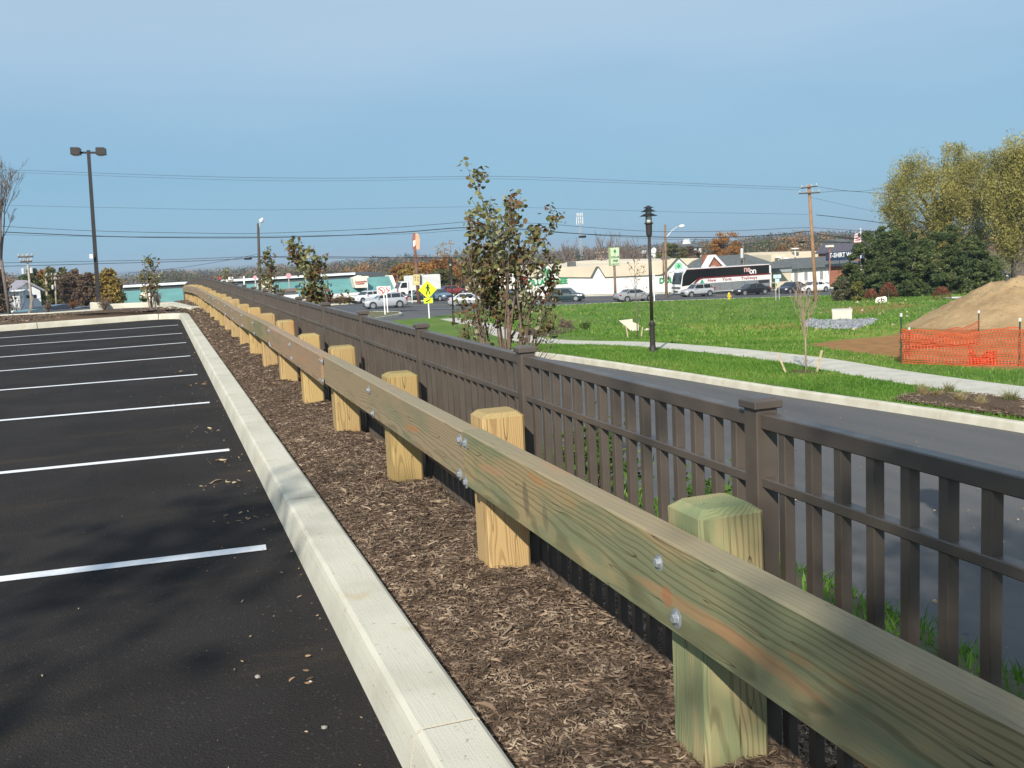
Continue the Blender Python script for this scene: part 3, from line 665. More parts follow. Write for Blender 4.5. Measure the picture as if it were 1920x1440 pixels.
def path_dist(x, y):
    d = np.full(x.shape, 9e9)
    for p in cld: d = np.minimum(d, (x-p[0])**2+(y-p[1])**2)
    return np.sqrt(d)
def lawn_ok(x, y):
    px, py, w = [np.array(v) for v in zip(*[proj((a, b_, -2)) for a, b_ in zip(x, y)])]
    return (x > kx(y)+.2) & (path_dist(x, y) > .86) & ~inpoly(x, y, bedpoly) & (soft(soil_a, x, y, .4) < .35) & (px > 900) & (px < 1980)
Vs, Fs, o_ = [], [], 0
for args in [(90000, 11, 17, 11, 36, .05, .10, .018, 51), (42000, 14, 26, 14, 40, .05, .11, .025, 52), (16000, 18, 44, 25, 60, .07, .16, .05, 53), (30000, 20, 95, 40, 104, .10, .22, .10, 54)]:
    V, F = blades(*args, ok=lawn_ok); Vs.append(V); Fs.append(F+o_); o_ += len(V)
tag(link('grass_blades', npmesh('grass_blades', np.concatenate(Vs), np.concatenate(Fs), GR), lawn), kind='stuff')
# long rough grass on the embankment along the near kerb, heavier tufts among it
r = np.random.default_rng(5); Vs, Fs, o_ = [], [], 0
for y0 in np.concatenate([np.arange(3.5, 10, .95), np.arange(10, 40, 1.6)]):
    cx, cy = 5.33+r.normal()*.08, y0+r.normal()*.15
    V, F = blades(int(45+60*r.random()), cx-.16, cx+.16, cy-.22, cy+.22, .10, .26, .011, int(y0*31)+1, lean=.45); Vs.append(V); Fs.append(F+o_); o_ += len(V)
V, F = blades(14000, 2.4, 5.2, 2, 14, .04, .10, .012, 77); Vs.append(V); Fs.append(F+o_); o_ += len(V)
tag(link('rough_grass', npmesh('rough_grass', np.concatenate(Vs), np.concatenate(Fs), GR)), 'long green grass tufts growing along the near edge of the side road', 'grass', kind='stuff')

# --- main road
mainasph = M('road_asphalt', (.082, .084, .090), .85, .12, .25, bump=.3, bscale=40)
xs = np.concatenate([np.linspace(-220, 0, 30)[:-1], np.linspace(0, 140, 71), np.linspace(145, 330, 20)]); ys = np.linspace(105.2, 127, 12); X, Y = np.meshgrid(xs, ys, indexing='ij')
tag(link('main_road', grid('main_road', X, Y, zr(X)+0*Y, mainasph)), kind='structure')
lp = M('road_paint', (.70, .70, .68), .7, .08, 5)
yel = M('road_yellow', (.62, .42, .06), .7, .08, 5)
def strip(name, x0, x1, y, w, mat, dz=.006, yy=None):
    pts = [(x, y if yy is None else yy(x), float(zr(x))+dz) for x in np.linspace(x0, x1, 40)]
    o = part(name, sweep(pts, [(-w/2, 0), (w/2, 0)]), mat); tag(o, kind='structure')
strip('edge_line', -120, 180, 106.9, .14, lp); strip('edge_line', -120, 180, 125.2, .14, lp)
strip('centre_line', -120, 180, 115.9, .12, yel); strip('centre_line', -120, 180, 116.3, .12, yel)
strip('lane_line', -120, 8, 110.6, .12, lp)
pts = [(x, 127.3, float(zr(x))) for x in np.linspace(-200, 300, 120)]
kerb('main_road_kerb', None, pts[::-1], seg=60, w=.2, h=.15)
pts2 = [(x, 105.3, float(zr(x))) for x in np.linspace(50, 200, 100)]
kerb('verge_kerb', None, pts2, seg=60, w=.2, h=.13)
# --- far ground with hills
def farz(x, y):
    x = np.asarray(x, float); y = np.asarray(y, float)
    b_ = zr(x)+.05-7.0*smooth(165, 330, y)-5.*smooth(330, 650, y)-6*smooth(650, 1100, y)
    b_ = b_+5.5*np.exp(-((x-165)/55)**2-((y-245)/50)**2)
    return b_
fg = M('far_ground', (.075, .085, .03), .95, .35, .03, col2=(.13, .10, .055))
ys = np.concatenate([np.linspace(127.4, 200, 20), np.geomspace(205, 9000, 60)]); xs = np.concatenate([-np.geomspace(9000, 300, 16), np.linspace(-290, 700, 80), np.geomspace(720, 9000, 18)]); X, Y = np.meshgrid(xs, ys, indexing='ij')
w_ = smooth(1200, 3000, np.hypot(X, Y)); Zf = farz(X, Y)*(1-w_)-36*w_
tag(link('far_ground', grid('far_ground', X, Y, Zf, fg)), kind='structure')
# ground everywhere else, well below the rest
xs = np.linspace(-9000, 9000, 24); X, Y = np.meshgrid(xs, xs, indexing='ij')
tag(link('ground', grid('ground', X, Y, X*0-50., fg)), kind='structure')
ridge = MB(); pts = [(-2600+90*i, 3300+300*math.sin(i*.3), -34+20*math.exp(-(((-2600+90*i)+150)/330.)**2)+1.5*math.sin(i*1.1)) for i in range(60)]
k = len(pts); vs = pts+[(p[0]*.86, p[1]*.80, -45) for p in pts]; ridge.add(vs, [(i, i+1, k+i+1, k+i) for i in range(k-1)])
tag(part('distant_ridge', ridge, M('ridge', (.12, .16, .20), .95, .15, .004), smooth=True), kind='structure')  # blue-grey base colour paints in some distance haze

# ================================================================== GUARDRAIL
post_w = wood('post_timber', (.45, .32, .145), (.18, .105, .042), 'Z', freq=760., pith=(.03, .05), tilt=.02, green=(.36, .33, .14), gfrac=(.60, .8), wst=.4, weather=(.22, .21, .09))
post_g = wood('green_post_timber', (.39, .315, .17), (.11, .105, .05), 'Z', freq=760., pith=(.02, -.03), tilt=.03, green=(.235, .265, .14), gfrac=(.42, .6), wst=.3, weather=(.20, .24, .11))
rail_w = wood('rail_timber', (.315, .225, .14), (.15, .095, .055), 'Y', freq=620., pith=(-1.42, -.48), tilt=.012, green=(.22, .20, .125), gfrac=(.5, .75), weather=(.31, .25, .18))
rail_g = wood('green_rail_timber', (.315, .235, .125), (.09, .078, .04), 'Y', freq=560., pith=(-1.45, -.50), tilt=.022, green=(.19, .195, .11), gfrac=(.44, .62), marks=[(2.16, .605, .42, .022, -.02, (.36, .20, .10), .62), (1.86, .598, .26, .018, .03, (.37, .20, .10), .55), (2.30, .600, .03, .034, 0, (.34, .13, .06), .6), (3.36, .63, .035, .07, .6, (.10, .085, .06), .6), (3.17, .60, .03, .05, .4, (.11, .09, .065), .5), (3.75, .655, .22, .02, -.1, (.38, .21, .12), .6)], weather=(.29, .235, .16))
galv = M('galvanised', (.42, .45, .48), .5, .2, 60, metal=.6)
SP = 1.93
gr = thing('timber_guardrail', 'long low timber guardrail of thick posts and bolted plank rail beside the parking lot', 'guardrail')
def bevel_post(seed, ztop=.795):
    r = random.Random(seed); mb = MB(); w = .0945; c = .024+r.uniform(-.006, .01); zs = ztop-.020
    b0 = [(-w, -w), (w, -w), (w, w), (-w, w)]; q = .012
    def ring(ww, z, tw=0): 
        out = []
        for sx, sy in ((-1, -1), (1, -1), (1, 1), (-1, 1)):
            a = (sx*(ww-q), sy*ww); b_ = (sx*ww, sy*(ww-q)); out += ([b_, a] if sx*sy > 0 else [a, b_])
        return [(x+tw*z, y, z) for x, y in out]
    tw = r.uniform(-.006, .006); zz_ = [-.35, .0, .25, .5, zs]
    for z in zz_: mb.v += ring(w, z, tw)
    mb.v += ring(w-c, ztop, tw)
    n_ = len(zz_)+1
    for i in range(n_-1):
        for j in range(8): mb.f.append((i*8+j, i*8+(j+1) % 8, (i+1)*8+(j+1) % 8, (i+1)*8+j))
    mb.f.append(tuple((n_-1)*8+j for j in range(8))); return mb
pm = [bevel_post(k, .795+.01*math.sin(k*2.3)).mesh('post', post_w) for k in range(4)]
pmg = bevel_post(9, .80).mesh('post', post_g)
bolt = MB().lathe([(.026, 0), (.026, .004), (.017, .0045), (.015, .0065)], 16, ax='X').lathe([(.0125, .006), (.0125, .0135), (.010, .0155)], 6, ax='X')
for v in range(len(bolt.v)): bolt.v[v] = (-bolt.v[v][0], bolt.v[v][1], bolt.v[v][2])
boltm = bolt.mesh('bolt', galv)
NP = 28
postY = [2.275+.095+SP*k for k in range(-2, NP-2)]     # centres
postY[3] -= .055; postY[4] -= .035
for k, y in enumerate(postY):
    o = link('post', pmg if k == 2 else pm[k % 4], gr, (1.345+rng.normal()*.004, y+rng.normal()*.012, -float(drop(y))+rng.normal()*.008)); o.rotation_euler = (rng.normal()*.006, rng.normal()*.006, 0)
    if k == 2: o['label'] = 'nearest post, greener than the others'
    s = 1+rng.normal()*.05; o.color = (s, s*(1+rng.normal()*.02), s*(1+rng.normal()*.05), 1)
# planks between every second post
tints = [(1, 1, 1), (1.05, .99, .97), (1.0, 1.03, 1.0), (1.03, .98, .96), (.95, 1.02, .98)]
for k in range(2, NP, 2):
    ya, yb = postY[k-1]-.11, postY[min(k+1, NP-1)]-.11
    if k == 2: ya = -1.6
    nn = 14; mb = MB(); off = rng.normal()*.0035; tk = .088+rng.normal()*.002; zt, zb = .748+rng.normal()*.004, .520+rng.normal()*.004; c = .006
    for i in range(nn+1):
        y = ya+.002+(yb-ya-.004)*i/nn; bow = .006*math.sin(math.pi*i/nn+k)+off; dz = -float(drop(y))+.004*math.sin(2.6*i/nn+k*1.7)
        x0, x1 = 1.163+bow, 1.163+bow+tk
        mb.v += [(x0, y, zb+c+dz), (x0, y, zt-c+dz), (x0+c, y, zt+dz), (x1-c, y, zt+dz), (x1, y, zt-c+dz), (x1, y, zb+c+dz), (x1-c, y, zb+dz), (x0+c, y, zb+dz)]
    for i in range(nn):
        for q in range(8): mb.f.append((i*8+q, i*8+(q+1) % 8, (i+1)*8+(q+1) % 8, (i+1)*8+q))
    mb.f += [tuple(range(8)), tuple(nn*8+q for q in range(7, -1, -1))]
    o = part('plank', mb, rail_g if k in (2, 8) else rail_w, gr); t = tints[k % 5]; o.color = (*t, 1)
    if k == 2: o['label'] = 'nearest plank, olive green with an orange heart streak'
# bolts: two on a diagonal at whole posts, four at joints
for k, y in enumerate(postY[:NP]):
    dz = -float(drop(y))
    joint = (k % 2 == 1)
    spots = [(y-.155, .703), (y-.13, .545), (y-.063, .703), (y-.035, .549)] if joint else [(y-.03, .682), (y-.12, .560)]
    if k == 2 and 0: spots = [(y-.03+.045, .690), (y-.09+.03, .578)]
    if k < 1: continue
    for (by, bz) in spots:
        o = link('bolt', boltm, gr, (1.1605+rng.normal()*.0006, by+rng.normal()*.006, bz+dz+rng.normal()*.004)); o.rotation_euler = (rng.uniform(0, 1), 0, 0)

# ================================================================== METAL FENCE
fmat = bpy.data.materials.new('bronze_paint'); m = fmat; n, l, b = nodes(m); b.inputs['Roughness'].default_value = .42; b.inputs['Specular IOR Level'].default_value = .55
ge = n.new('ShaderNodeNewGeometry')
c = mixc(n, l, sstep(n, l, nse(7, 4), .35, .7), (.094, .077, .063), (.078, .063, .052)); c = mixc(n, l, math_(n, l, 'MULTIPLY', sstep(n, l, nse(90, 3), .69, .76), .35), c, (.16, .14, .115)); l.new(c, b.inputs['Base Color'])
l.new(math_(n, l, 'MULTIPLY_ADD', nse(18, 4), .3, .28), b.inputs['Roughness'])
fc = thing('metal_fence', 'long dark bronze metal picket fence with capped posts behind the timber guardrail', 'fence')
FX = 1.545; FY0 = 2.465
fp = MB().bbox(-.033, .033, -.033, .033, -.15, 1.035, .003).mesh('post', fmat)
capm = MB(); capm.bbox(-.044, .044, -.044, .044, 1.03, 1.052, .003)
capm.add([(-.043, -.043, 1.051), (.043, -.043, 1.051), (.043, .043, 1.051), (-.043, .043, 1.051), (-.028, -.028, 1.059), (.028, -.028, 1.059), (.028, .028, 1.059), (-.028, .028, 1.059)], [(0, 1, 5, 4), (1, 2, 6, 5), (2, 3, 7, 6), (3, 0, 4, 7), (4, 5, 6, 7)])
capm = capm.mesh('cap', fmat)
NF = 34; fY = [FY0+SP*k for k in range(-2, NF-1)]
for y in fY:
    o = link('post', fp, fc, (FX, y, -float(drop(y)))); link('cap', capm, o)
def railm(z0, z1, w, ya, yb, da, db):
    mb = MB(); c = .003; nn = 1
    for (y, d) in ((ya, da), (yb, db)):
        x0, x1 = FX-w, FX+w
        mb.v += [(x0, y, z0+c+d), (x0, y, z1-c+d), (x0+c, y, z1+d), (x1-c, y, z1+d), (x1, y, z1-c+d), (x1, y, z0+c+d), (x1-c, y, z0+d), (x0+c, y, z0+d)]
    for q in range(8): mb.f.append((q, (q+1) % 8, 8+(q+1) % 8, 8+q))
    mb.f += [tuple(range(8)), tuple(8+q for q in range(7, -1, -1))]; return mb
pk = MB().bbox(-.0155, .0155, -.0155, .0155, .035, .985, .0022).mesh('picket', fmat)
cnt = 0; rest = MB()
panels = []
for i in range(len(fY)-1):
    ya, yb = fY[i]+.033, fY[i+1]-.033; da, db = -float(drop(fY[i])), -float(drop(fY[i+1]))
    for (z0, z1, w) in ((.975, 1.018, .021), (.812, .840, .0195), (.205, .235, .0195)): part('rail', railm(z0, z1, w, ya, yb, da, db), fmat, fc)
    N = 16; g = (fY[i+1]-fY[i])/(N+0.0)
    for j in range(1, N):
        y = fY[i]+g*j; d = da+(db-da)*j/N
        if cnt < 300: link('picket', pk, fc, (FX+rng.normal()*.0006, y, d)); cnt += 1
        else: rest.box(FX-.0155, FX+.0155, y-.0155, y+.0155, .035+d, .985+d)
o = part('picket_run', rest, fmat, fc); o['kind'] = 'stuff'

# ================================================================== LEAFY SHRUBS ON THE BANK
SHR = leafmat('laurel_leaves', [(0, (.02, .05, .008)), (.5, (.05, .12, .015)), (1, (.16, .26, .05))], trans=.25, big=6)
twig = M('twig', (.12, .085, .06), .9, .2, 20)
def leaf6(C, size, seed, aspect=.7, up=.0):
    # rounded folded leaves with a pointed tip, six corners about a sunk midrib
    r = np.random.default_rng(seed); N = len(C); s = size*r.uniform(.6, 1.35, N)
    d = r.normal(size=(N, 3)); d[:, 2] = d[:, 2]*.7+up; d /= np.linalg.norm(d, axis=1)[:, None]
    w = np.cross(d, rdir(N, r)); w /= np.linalg.norm(w, axis=1)[:, None]; nn = np.cross(d, w); fo = r.uniform(.05, .30, N); cu = r.uniform(-.25, .25, N)
    def p(u, v): return C+d*(s*u)[:, None]+w*(s*v*aspect)[:, None]+nn*(s*(fo*abs(v)*2+cu*(u+.5)**2))[:, None]
    V = np.stack([p(-.5, 0), p(-.30, .42), p(.08, .5), p(.38, .24), p(.56, 0), p(.38, -.24), p(.08, -.5), p(-.30, -.42), p(.05, 0)], 1).reshape(-1, 3)
    t = np.array([[8, k, (k+1) % 8] for k in range(8)]); return V, (t[None]+(np.arange(N)*9)[:, None, None]).reshape(-1, 3)
def leaf_cloud(C, size, seed, aspect=.5, up=.0, fold=True):
    r = np.random.default_rng(seed); N = len(C); s = size*r.uniform(.6, 1.35, N)
    d = r.normal(size=(N, 3)); d[:, 2] = d[:, 2]*.7+up; d /= np.linalg.norm(d, axis=1)[:, None]
    w = np.cross(d, rdir(N, r)); w /= np.linalg.norm(w, axis=1)[:, None]; nn = np.cross(d, w)
    a = C-d*(s*.5)[:, None]; t = C+d*(s*.5)[:, None]; mL = C-w*(s*aspect*.5)[:, None]+nn*(s*.12)[:, None]; mR = C+w*(s*aspect*.5)[:, None]+nn*(s*.12)[:, None]
    V = np.stack([a, mR, t, mL], 1).reshape(-1, 3); F = (np.array([[0, 1, 2], [0, 2, 3]])[None]+(np.arange(N)*4)[:, None, None]).reshape(-1, 3); return V, F
def shrub(name, label, cat, loc, rx, ry, h, nleaf, lsize, mat, stems=9, seed=1, group=None, tm=None, up=.5, base=.1, power=.6):
    t = thing(name, label, cat, loc, 0, group); r = np.random.default_rng(seed); tips = []; mb = MB()
    for k in range(stems):
        a = r.uniform(0, 6.28); q = r.uniform(.1, .95); ex, ey = math.cos(a)*rx*q, math.sin(a)*ry*q; hh = h*r.uniform(.6, 1)*(1-.35*q*q)
        pts = [(ex*.12, ey*.12, -.02), (ex*.45+r.normal()*.03*rx, ey*.45, hh*.4), (ex*.8, ey*.8, hh*.75), (ex, ey, hh)]
        mb.tube(pts, [.012*h+.004, .009*h+.003, .005*h+.002, .002], 5); tips.append(np.array(pts))
        for _ in range(3):
            b0 = np.array(pts[1])*(1-.5)+np.array(pts[2])*.5; e = b0+np.array([r.normal()*rx*.35, r.normal()*ry*.35, abs(r.normal())*h*.3]); mb.tube([b0, (b0+e)/2+r.normal(size=3)*.02*h, e], [.005*h+.002, .004*h, .002], 4); tips.append(np.array([b0, b0, (b0+e)/2, e]))
    part('stem', mb, tm or twig, t)
    C = []
    for _ in range(nleaf):
        p = tips[r.integers(len(tips))]; u = base*3+(3-base*3)*r.random()**power; i = min(int(u), 2); f = u-i; q = p[i]*(1-f)+p[i+1]*f; C.append(q+r.normal(size=3)*np.array([rx, ry, h])*.10)
    C = np.array(C); C[:, 2] = np.maximum(C[:, 2], .03)
    V, F = leaf_cloud(C, lsize, seed+5, .45, up); link('foliage', npmesh('foliage', V, F, mat), t); return t
def bank(x, y): return (x, y, float(T(x, y)))
shrub('laurel_shrub', 'bushier of two green shrubs behind the fence, seen through its pickets', 'shrub', bank(2.62, 6.15), .30, .55, .42, 800, .062, SHR, 14, 3)
shrub('laurel_shrub', 'lower of two green shrubs behind the fence, seen through its pickets', 'shrub', bank(2.8, 5.0), .25, .45, .34, 450, .06, SHR, 10, 4)

# ================================================================== YOUNG TREES BEHIND THE FENCE
barkY = M('young_bark', (.22, .155, .12), .85, .25, 14, col2=(.11, .075, .06))
LV1 = leafmat('turning_leaves', [(0, (.11, .05, .024)), (.26, (.19, .105, .045)), (.45, (.13, .125, .045)), (.72, (.20, .22, .085)), (1, (.45, .42, .27))], trans=.3, big=2.2)
def grow(mb, base, d, length, rad, depth, r, tips, segs=5, wander=.12, up=.12, kids=(2, 4), ratio=.62, spread=.55, minr=.0025, seg=6):
    p = np.array(base, float); d = np.array(d, float); d /= np.linalg.norm(d); pts = [p.copy()]; rr = [rad]
    for i in range(segs):
        d = d+r.normal(size=3)*wander+np.array([0, 0, up]); d /= np.linalg.norm(d); p = p+d*length/segs; pts.append(p.copy()); rr.append(max(minr, rad*(1-.72*(i+1)/segs)))
    mb.tube(pts, rr, seg if rad > .012 else 4, cap=False); tips.append((np.array(pts), depth))
    if depth > 0:
        for _ in range(r.integers(*kids)+1):
            u = r.uniform(.25, .95)*segs; i = min(int(u), segs-1); q = pts[i]+(pts[i+1]-pts[i])*(u-i); dd = pts[i+1]-pts[i]; dd /= np.linalg.norm(dd)
            s = r.normal(size=3); s -= dd*s.dot(dd); s /= np.linalg.norm(s); nd = dd+s*spread*r.uniform(.6, 1.3)
            grow(mb, q, nd, length*ratio*r.uniform(.7, 1.15)*(1.15-.5*u/segs), rr[i]*.55, depth-1, r, tips, max(3, segs-1), wander, up, kids, ratio, spread, minr, seg)
def leafy_tree(name, label, cat, loc, H, Wd, nleaf, ls, mat, seed, stems=7, leaf_lo=.25, group=None, depth=2, shape=None, bark=None, thick=.03, aspect=.75):
    t = thing(name, label, cat, loc, 0, group); r = np.random.default_rng(seed); mb = MB(); tips = []
    grow(mb, (0, 0, -.1), (0.0, 0, 1), H*.92, thick*1.3, depth, r, tips, 8, .045, .1, (5, 9), .42, .7)
    for k in range(stems-1):
        a = k*2.4+r.uniform(-.3, .3); o = np.array([math.cos(a), math.sin(a)]); ln = H*r.uniform(.52, .86)
        grow(mb, (o[0]*.04, o[1]*.04, -.1+.12*r.random()), (o[0]*Wd/H*r.uniform(.5, 1.15), o[1]*Wd/H*r.uniform(.5, 1.15), 1), ln, thick*r.uniform(.5, .85), depth, r, tips, 7, .06, .09, (2, 5), .42, .6)
    C = []; pool = [(p, d) for p, d in tips if d <= 1]; wts = np.array([1. if d == 0 else 1.6 for p, d in pool]); wts /= wts.sum()
    tries = 0
    while len(C) < nleaf and tries < nleaf*20:
        tries += 1; p, d = pool[r.choice(len(pool), p=wts)]; u = r.uniform(.15, 1)*(len(p)-1); i = min(int(u), len(p)-2); q = p[i]+(p[i+1]-p[i])*(u-i)
        hh = q[2]/H
        if hh < leaf_lo+r.normal()*.12: 
            if r.random() > .13: continue
        if shape and r.random() > shape(hh): continue
        for _ in range(r.integers(1, 4)): C.append(q+r.normal(size=3)*ls*.75)
    C = np.array(C); zs_ = H/np.percentile(C[:, 2], 99.7); rs_ = Wd/np.percentile(np.hypot(C[:, 0], C[:, 1]), 96); C *= np.array([rs_, rs_, zs_]); mb.v = [(v[0]*rs_, v[1]*rs_, v[2]*zs_) for v in mb.v]
    part('trunk', mb, bark or barkY, t, smooth=True)
    V, F = leaf6(C, ls, seed+3, aspect, -.15); link('crown', npmesh('crown', V, F, mat), t); return t
def sitez(x, y): return (x, y, float(T(x, y)))
q = P(966, 650, 11.6); gx, gy = q[0]-.12, q[1]
leafy_tree('young_tree', 'tallest young tree behind the fence, many stems and olive and brown leaves', 'tree', sitez(gx, gy), float(P(948, 318, 11.6)[2])-float(T(gx, gy)), .66, 2700, .054, LV1, 21, 14, .45, shape=lambda h: .06+.94*float(smooth(.28, .62, h)), thick=.030)
def back_tree(px, ytop, ydepth, w, nl, ls, seed, label, stems=6, lo=.4):
    q = P(px, 560, ydepth); tp = P(px, ytop, ydepth); z0 = float(T(q[0], q[1]))
    return leafy_tree('young_tree', label, 'tree', (q[0], q[1], z0), tp[2]-z0, w, nl, ls, LV1, seed, stems, lo, group='young trees planted along the bank behind the fence')
back_tree(604, 447, 22, .60, 950, .085, 31, 'young tree with brown and olive leaves in front of the teal roofed store')
back_tree(508, 466, 40, .55, 560, .11, 37, 'narrower young tree just left of the tree that hides part of the teal roof', lo=.3)
back_tree(437, 503, 66, .6, 380, .17, 41, 'small yellowish young tree above the far part of the fence, left of the flags')

# ================================================================== LOT LIGHT, BARE TREE, ISLAND SHRUBS (left)
blk = M('black_paint', (.022, .021, .024), .45, .15, 6); blk2 = M('dark_bronze', (.035, .030, .028), .45, .12, 6)
lens = M('lamp_glass', (.75, .74, .70), .25, .05, 6)
def lot_light(label, loc, H, rz, group='twin headed lot lights'):
    t = thing('lot_light', label, 'lamp post', loc, rz, group)
    part('base', MB().lathe([(.30, -.5), (.30, .50), (.27, .53)], 20), CONC, t, smooth=False)
    part('base_plate', MB().bbox(-.17, .17, -.17, .17, .53, .555, .004), blk, t)
    part('pole', MB().add([(sx*w, sy*w, z) for z, w in ((.55, .065), (H-.12, .052)) for sx, sy in ((-1, -1), (1, -1), (1, 1), (-1, 1))], [(0, 1, 5, 4), (1, 2, 6, 5), (2, 3, 7, 6), (3, 0, 4, 7), (4, 5, 6, 7)]), blk, t)
    for s in (-1, 1):
        part('arm', MB().box(min(s*.05, s*.30), max(s*.05, s*.30), -.03, .03, H-.24, H-.17), blk, t)
        cx = s*.42; hd = MB().prism([(cx-.155, H-.28), (cx+.155, H-.28), (cx+.155, H-.06), (cx+.13, H-.035), (cx-.13, H-.035), (cx-.155, H-.06)], -.20, .20, 'Y')
        h = part('lamp_head', hd, blk2, t)
        part('lens', MB().lathe([(.13, H-.282), (.12, H-.305), (.07, H-.325), (.01, H-.33)], 18, (cx, -.02, 0)), lens, h, smooth=True)
    cam_ = part('wall_flood', MB().bbox(-.17, -.05, -.22, -.06, 2.08, 2.24, .01).box(-.07, -.03, -.09, .02, 2.13, 2.18), M('white_plastic', (.75, .75, .73), .5, .05, 5), t)
    return t
base = P(184, 567, 37.5); zb = -.28
lot_light('tall black twin headed lot light on a round concrete base beyond the stalls', (base[0], base[1], -.25), float(P(168, 279, 37.5)[2])+.25, R_(-6))
_l = bpy.data.objects['lot_light']; _l.rotation_euler = (0, math.atan2(float(P(168, 279, 37.5)[0])-base[0], 6.3), R_(-6))
barkB = M('grey_bark', (.20, .165, .145), .9, .25, 12, col2=(.10, .08, .07))
def bare_tree(name, label, cat, loc, H, seed, trunk=.3, stems=8, thick=.05, spread=.33, group=None, bark=None, tilt=(0, 0), depth=2, kids=(3, 6)):
    t = thing(name, label, cat, loc, 0, group); r = np.random.default_rng(seed); mb = MB(); tips = []
    th = H*trunk; tx, ty = tilt[0]*th, tilt[1]*th
    mb.tube([(0, 0, -.15), (tx*.5, ty*.5, th*.5), (tx, ty, th)], [thick*1.15, thick*.95, thick*.9], 8)
    part('trunk', mb, bark or barkB, t, smooth=True); mb = MB()
    for k in range(stems):
        a = k*2.4+r.uniform(-.4, .4); q = 0.12 if k == 0 else r.uniform(.5, 1.2)*spread
        grow(mb, (tx, ty, th*(1-.12*r.random())), (math.cos(a)*q+tilt[0], math.sin(a)*q+tilt[1], 1), (H-th)*r.uniform(.6, 1), thick*r.uniform(.35, .6), depth, r, tips, 7, .07, .12, kids, .45, .5, .004, 5)
    part('crown', mb, bark or barkB, t); return t
bt = P(21, 590, 34.8)
bare_tree('bare_tree', 'slender bare young tree with upright twigs at the left edge, leaning a little', 'tree', (bt[0]-.05, bt[1], .08), 5.4, 61, .36, 9, .055, .36, tilt=(-.035, 0), depth=3, kids=(4, 6))
stk = M('stake_wood', (.52, .42, .27), .85, .15, 12)
a_ = P(50, 588, 34.6); b_ = P(61, 556, 34.9)
o = part('wooden_stake', MB().tube([(0, 0, -.2), tuple((b_-a_)*np.array([1, 1, 1])+np.array([0, 0, .0]))], .038, 4), M('old_stake', (.30, .24, .18), .9, .2, 9)); o.location = (a_[0], a_[1], a_[2]); tag(o, 'leaning grey wooden stake in the island bed right of the bare tree', 'stake')
RED = leafmat('russet_leaves', [(0, (.10, .035, .02)), (.5, (.19, .075, .035)), (1, (.28, .15, .07))], trans=.2, big=5)
BRN = leafmat('brown_twigs', [(0, (.09, .06, .045)), (.5, (.17, .12, .09)), (1, (.27, .20, .14))], trans=.1, big=5)
GRN = leafmat('boxwood', [(0, (.012, .03, .008)), (.5, (.03, .065, .012)), (1, (.07, .12, .025))], trans=.15, big=5)
def isl_sh(px, py, w, h, d, mat, lab, n=420, seed=0, ls=.05, name='island_shrub', stems=14):
    q = P(px, py, d); return shrub(name, lab, 'shrub', (q[0], q[1], .10), w/2*d/FOC, w/2*d/FOC, h*d/FOC, n, ls, mat, stems, seed)
isl_sh(92, 588, 24, 24, 34.5, BRN, 'brown leafless shrub on the island bed right of the leaning stake', 260, 71)
isl_sh(137, 580, 34, 16, 37.5, RED, 'low dark red shrub on the far side of the island left of the lot light', 500, 72)
isl_sh(196, 581, 40, 26, 34.5, BRN, 'wide brown twiggy shrub in front of the concrete base of the lot light', 420, 73)
isl_sh(270, 566, 20, 13, 39.0, GRN, 'small round dark green bush beyond the island kerb', 700, 74, .05, 'round_bush')
isl_sh(297, 574, 22, 30, 37.0, BRN, 'pale twiggy shrub at the right end of the island', 160, 75, .05)
# young tree of the island (leafy top) 
q = P(283, 572, 37)
leafy_tree('young_tree', 'thin young tree with a small leafy top at the right end of the island', 'tree', (q[0], q[1], -.02), float(P(281, 478, 37)[2])+.02, .42, 420, .085, LV1, 81, 5, .3)

# ================================================================== MIDDLE GROUND
def gpt(px, py): return G(px, py)
# --- post-top lamps by the path
frost = M('frosted_glass', (.82, .82, .78), .35, .04, 6)
def path_lamp(label, loc, rz=0):
    t = thing('path_lamp', label, 'street lamp', loc, rz, 'black post top lamps along the footpath')
    part('base', MB().lathe([(.17, -.1), (.17, .02), (.12, .05), (.085, .20), (.078, .55), (.08, .78), (.098, .82), (.098, .87), (.07, .90), (.055, .95)], 18), blk2, t, smooth=False)
    part('pole', MB().lathe([(.053, .94), (.046, 3.46)], 14), blk2, t, smooth=True)
    part('neck', MB().lathe([(.06, 3.44), (.088, 3.50), (.098, 3.80), (.135, 3.82), (.135, 3.85)], 18), blk2, t)
    part('lamp_glass', MB().lathe([(.075, 3.85), (.085, 3.95), (.08, 4.1), (.07, 4.24), (.04, 4.3)], 16), frost, t, smooth=True)
    for k in range(4):
        a = k*math.pi/2+.4; x, y = math.cos(a)*.115, math.sin(a)*.115; part('strut', MB().tube([(x, y, 3.84), (x*.85, y*.85, 4.30)], .009, 5), blk, t)
    for (r0, r1, z) in ((.26, .12, 4.04), (.215, .10, 4.17), (.15, .015, 4.28)): part('louvre', MB().lathe([(r0, z), (r0, z+.012), (r1, z+.075), (r1, z+.06)], 22, cap=False), blk, t)
    return t
p0 = P(1224, 655.5, 31.3); p1 = P(851, 607.5, 69)
path_lamp('black post top lamp with three louvre rings beside the path, the nearer one', (p0[0], p0[1], float(T(p0[0], p0[1]))))
path_lamp('far black post top lamp on the grass, half hidden by the tallest young tree', (p1[0], p1[1], float(T(p1[0], p1[1]))))
path_lamp('black post top lamp by the near kerb, its shadow lying on the side road', (5.22, 4.6, float(T(5.22, 4.6))))
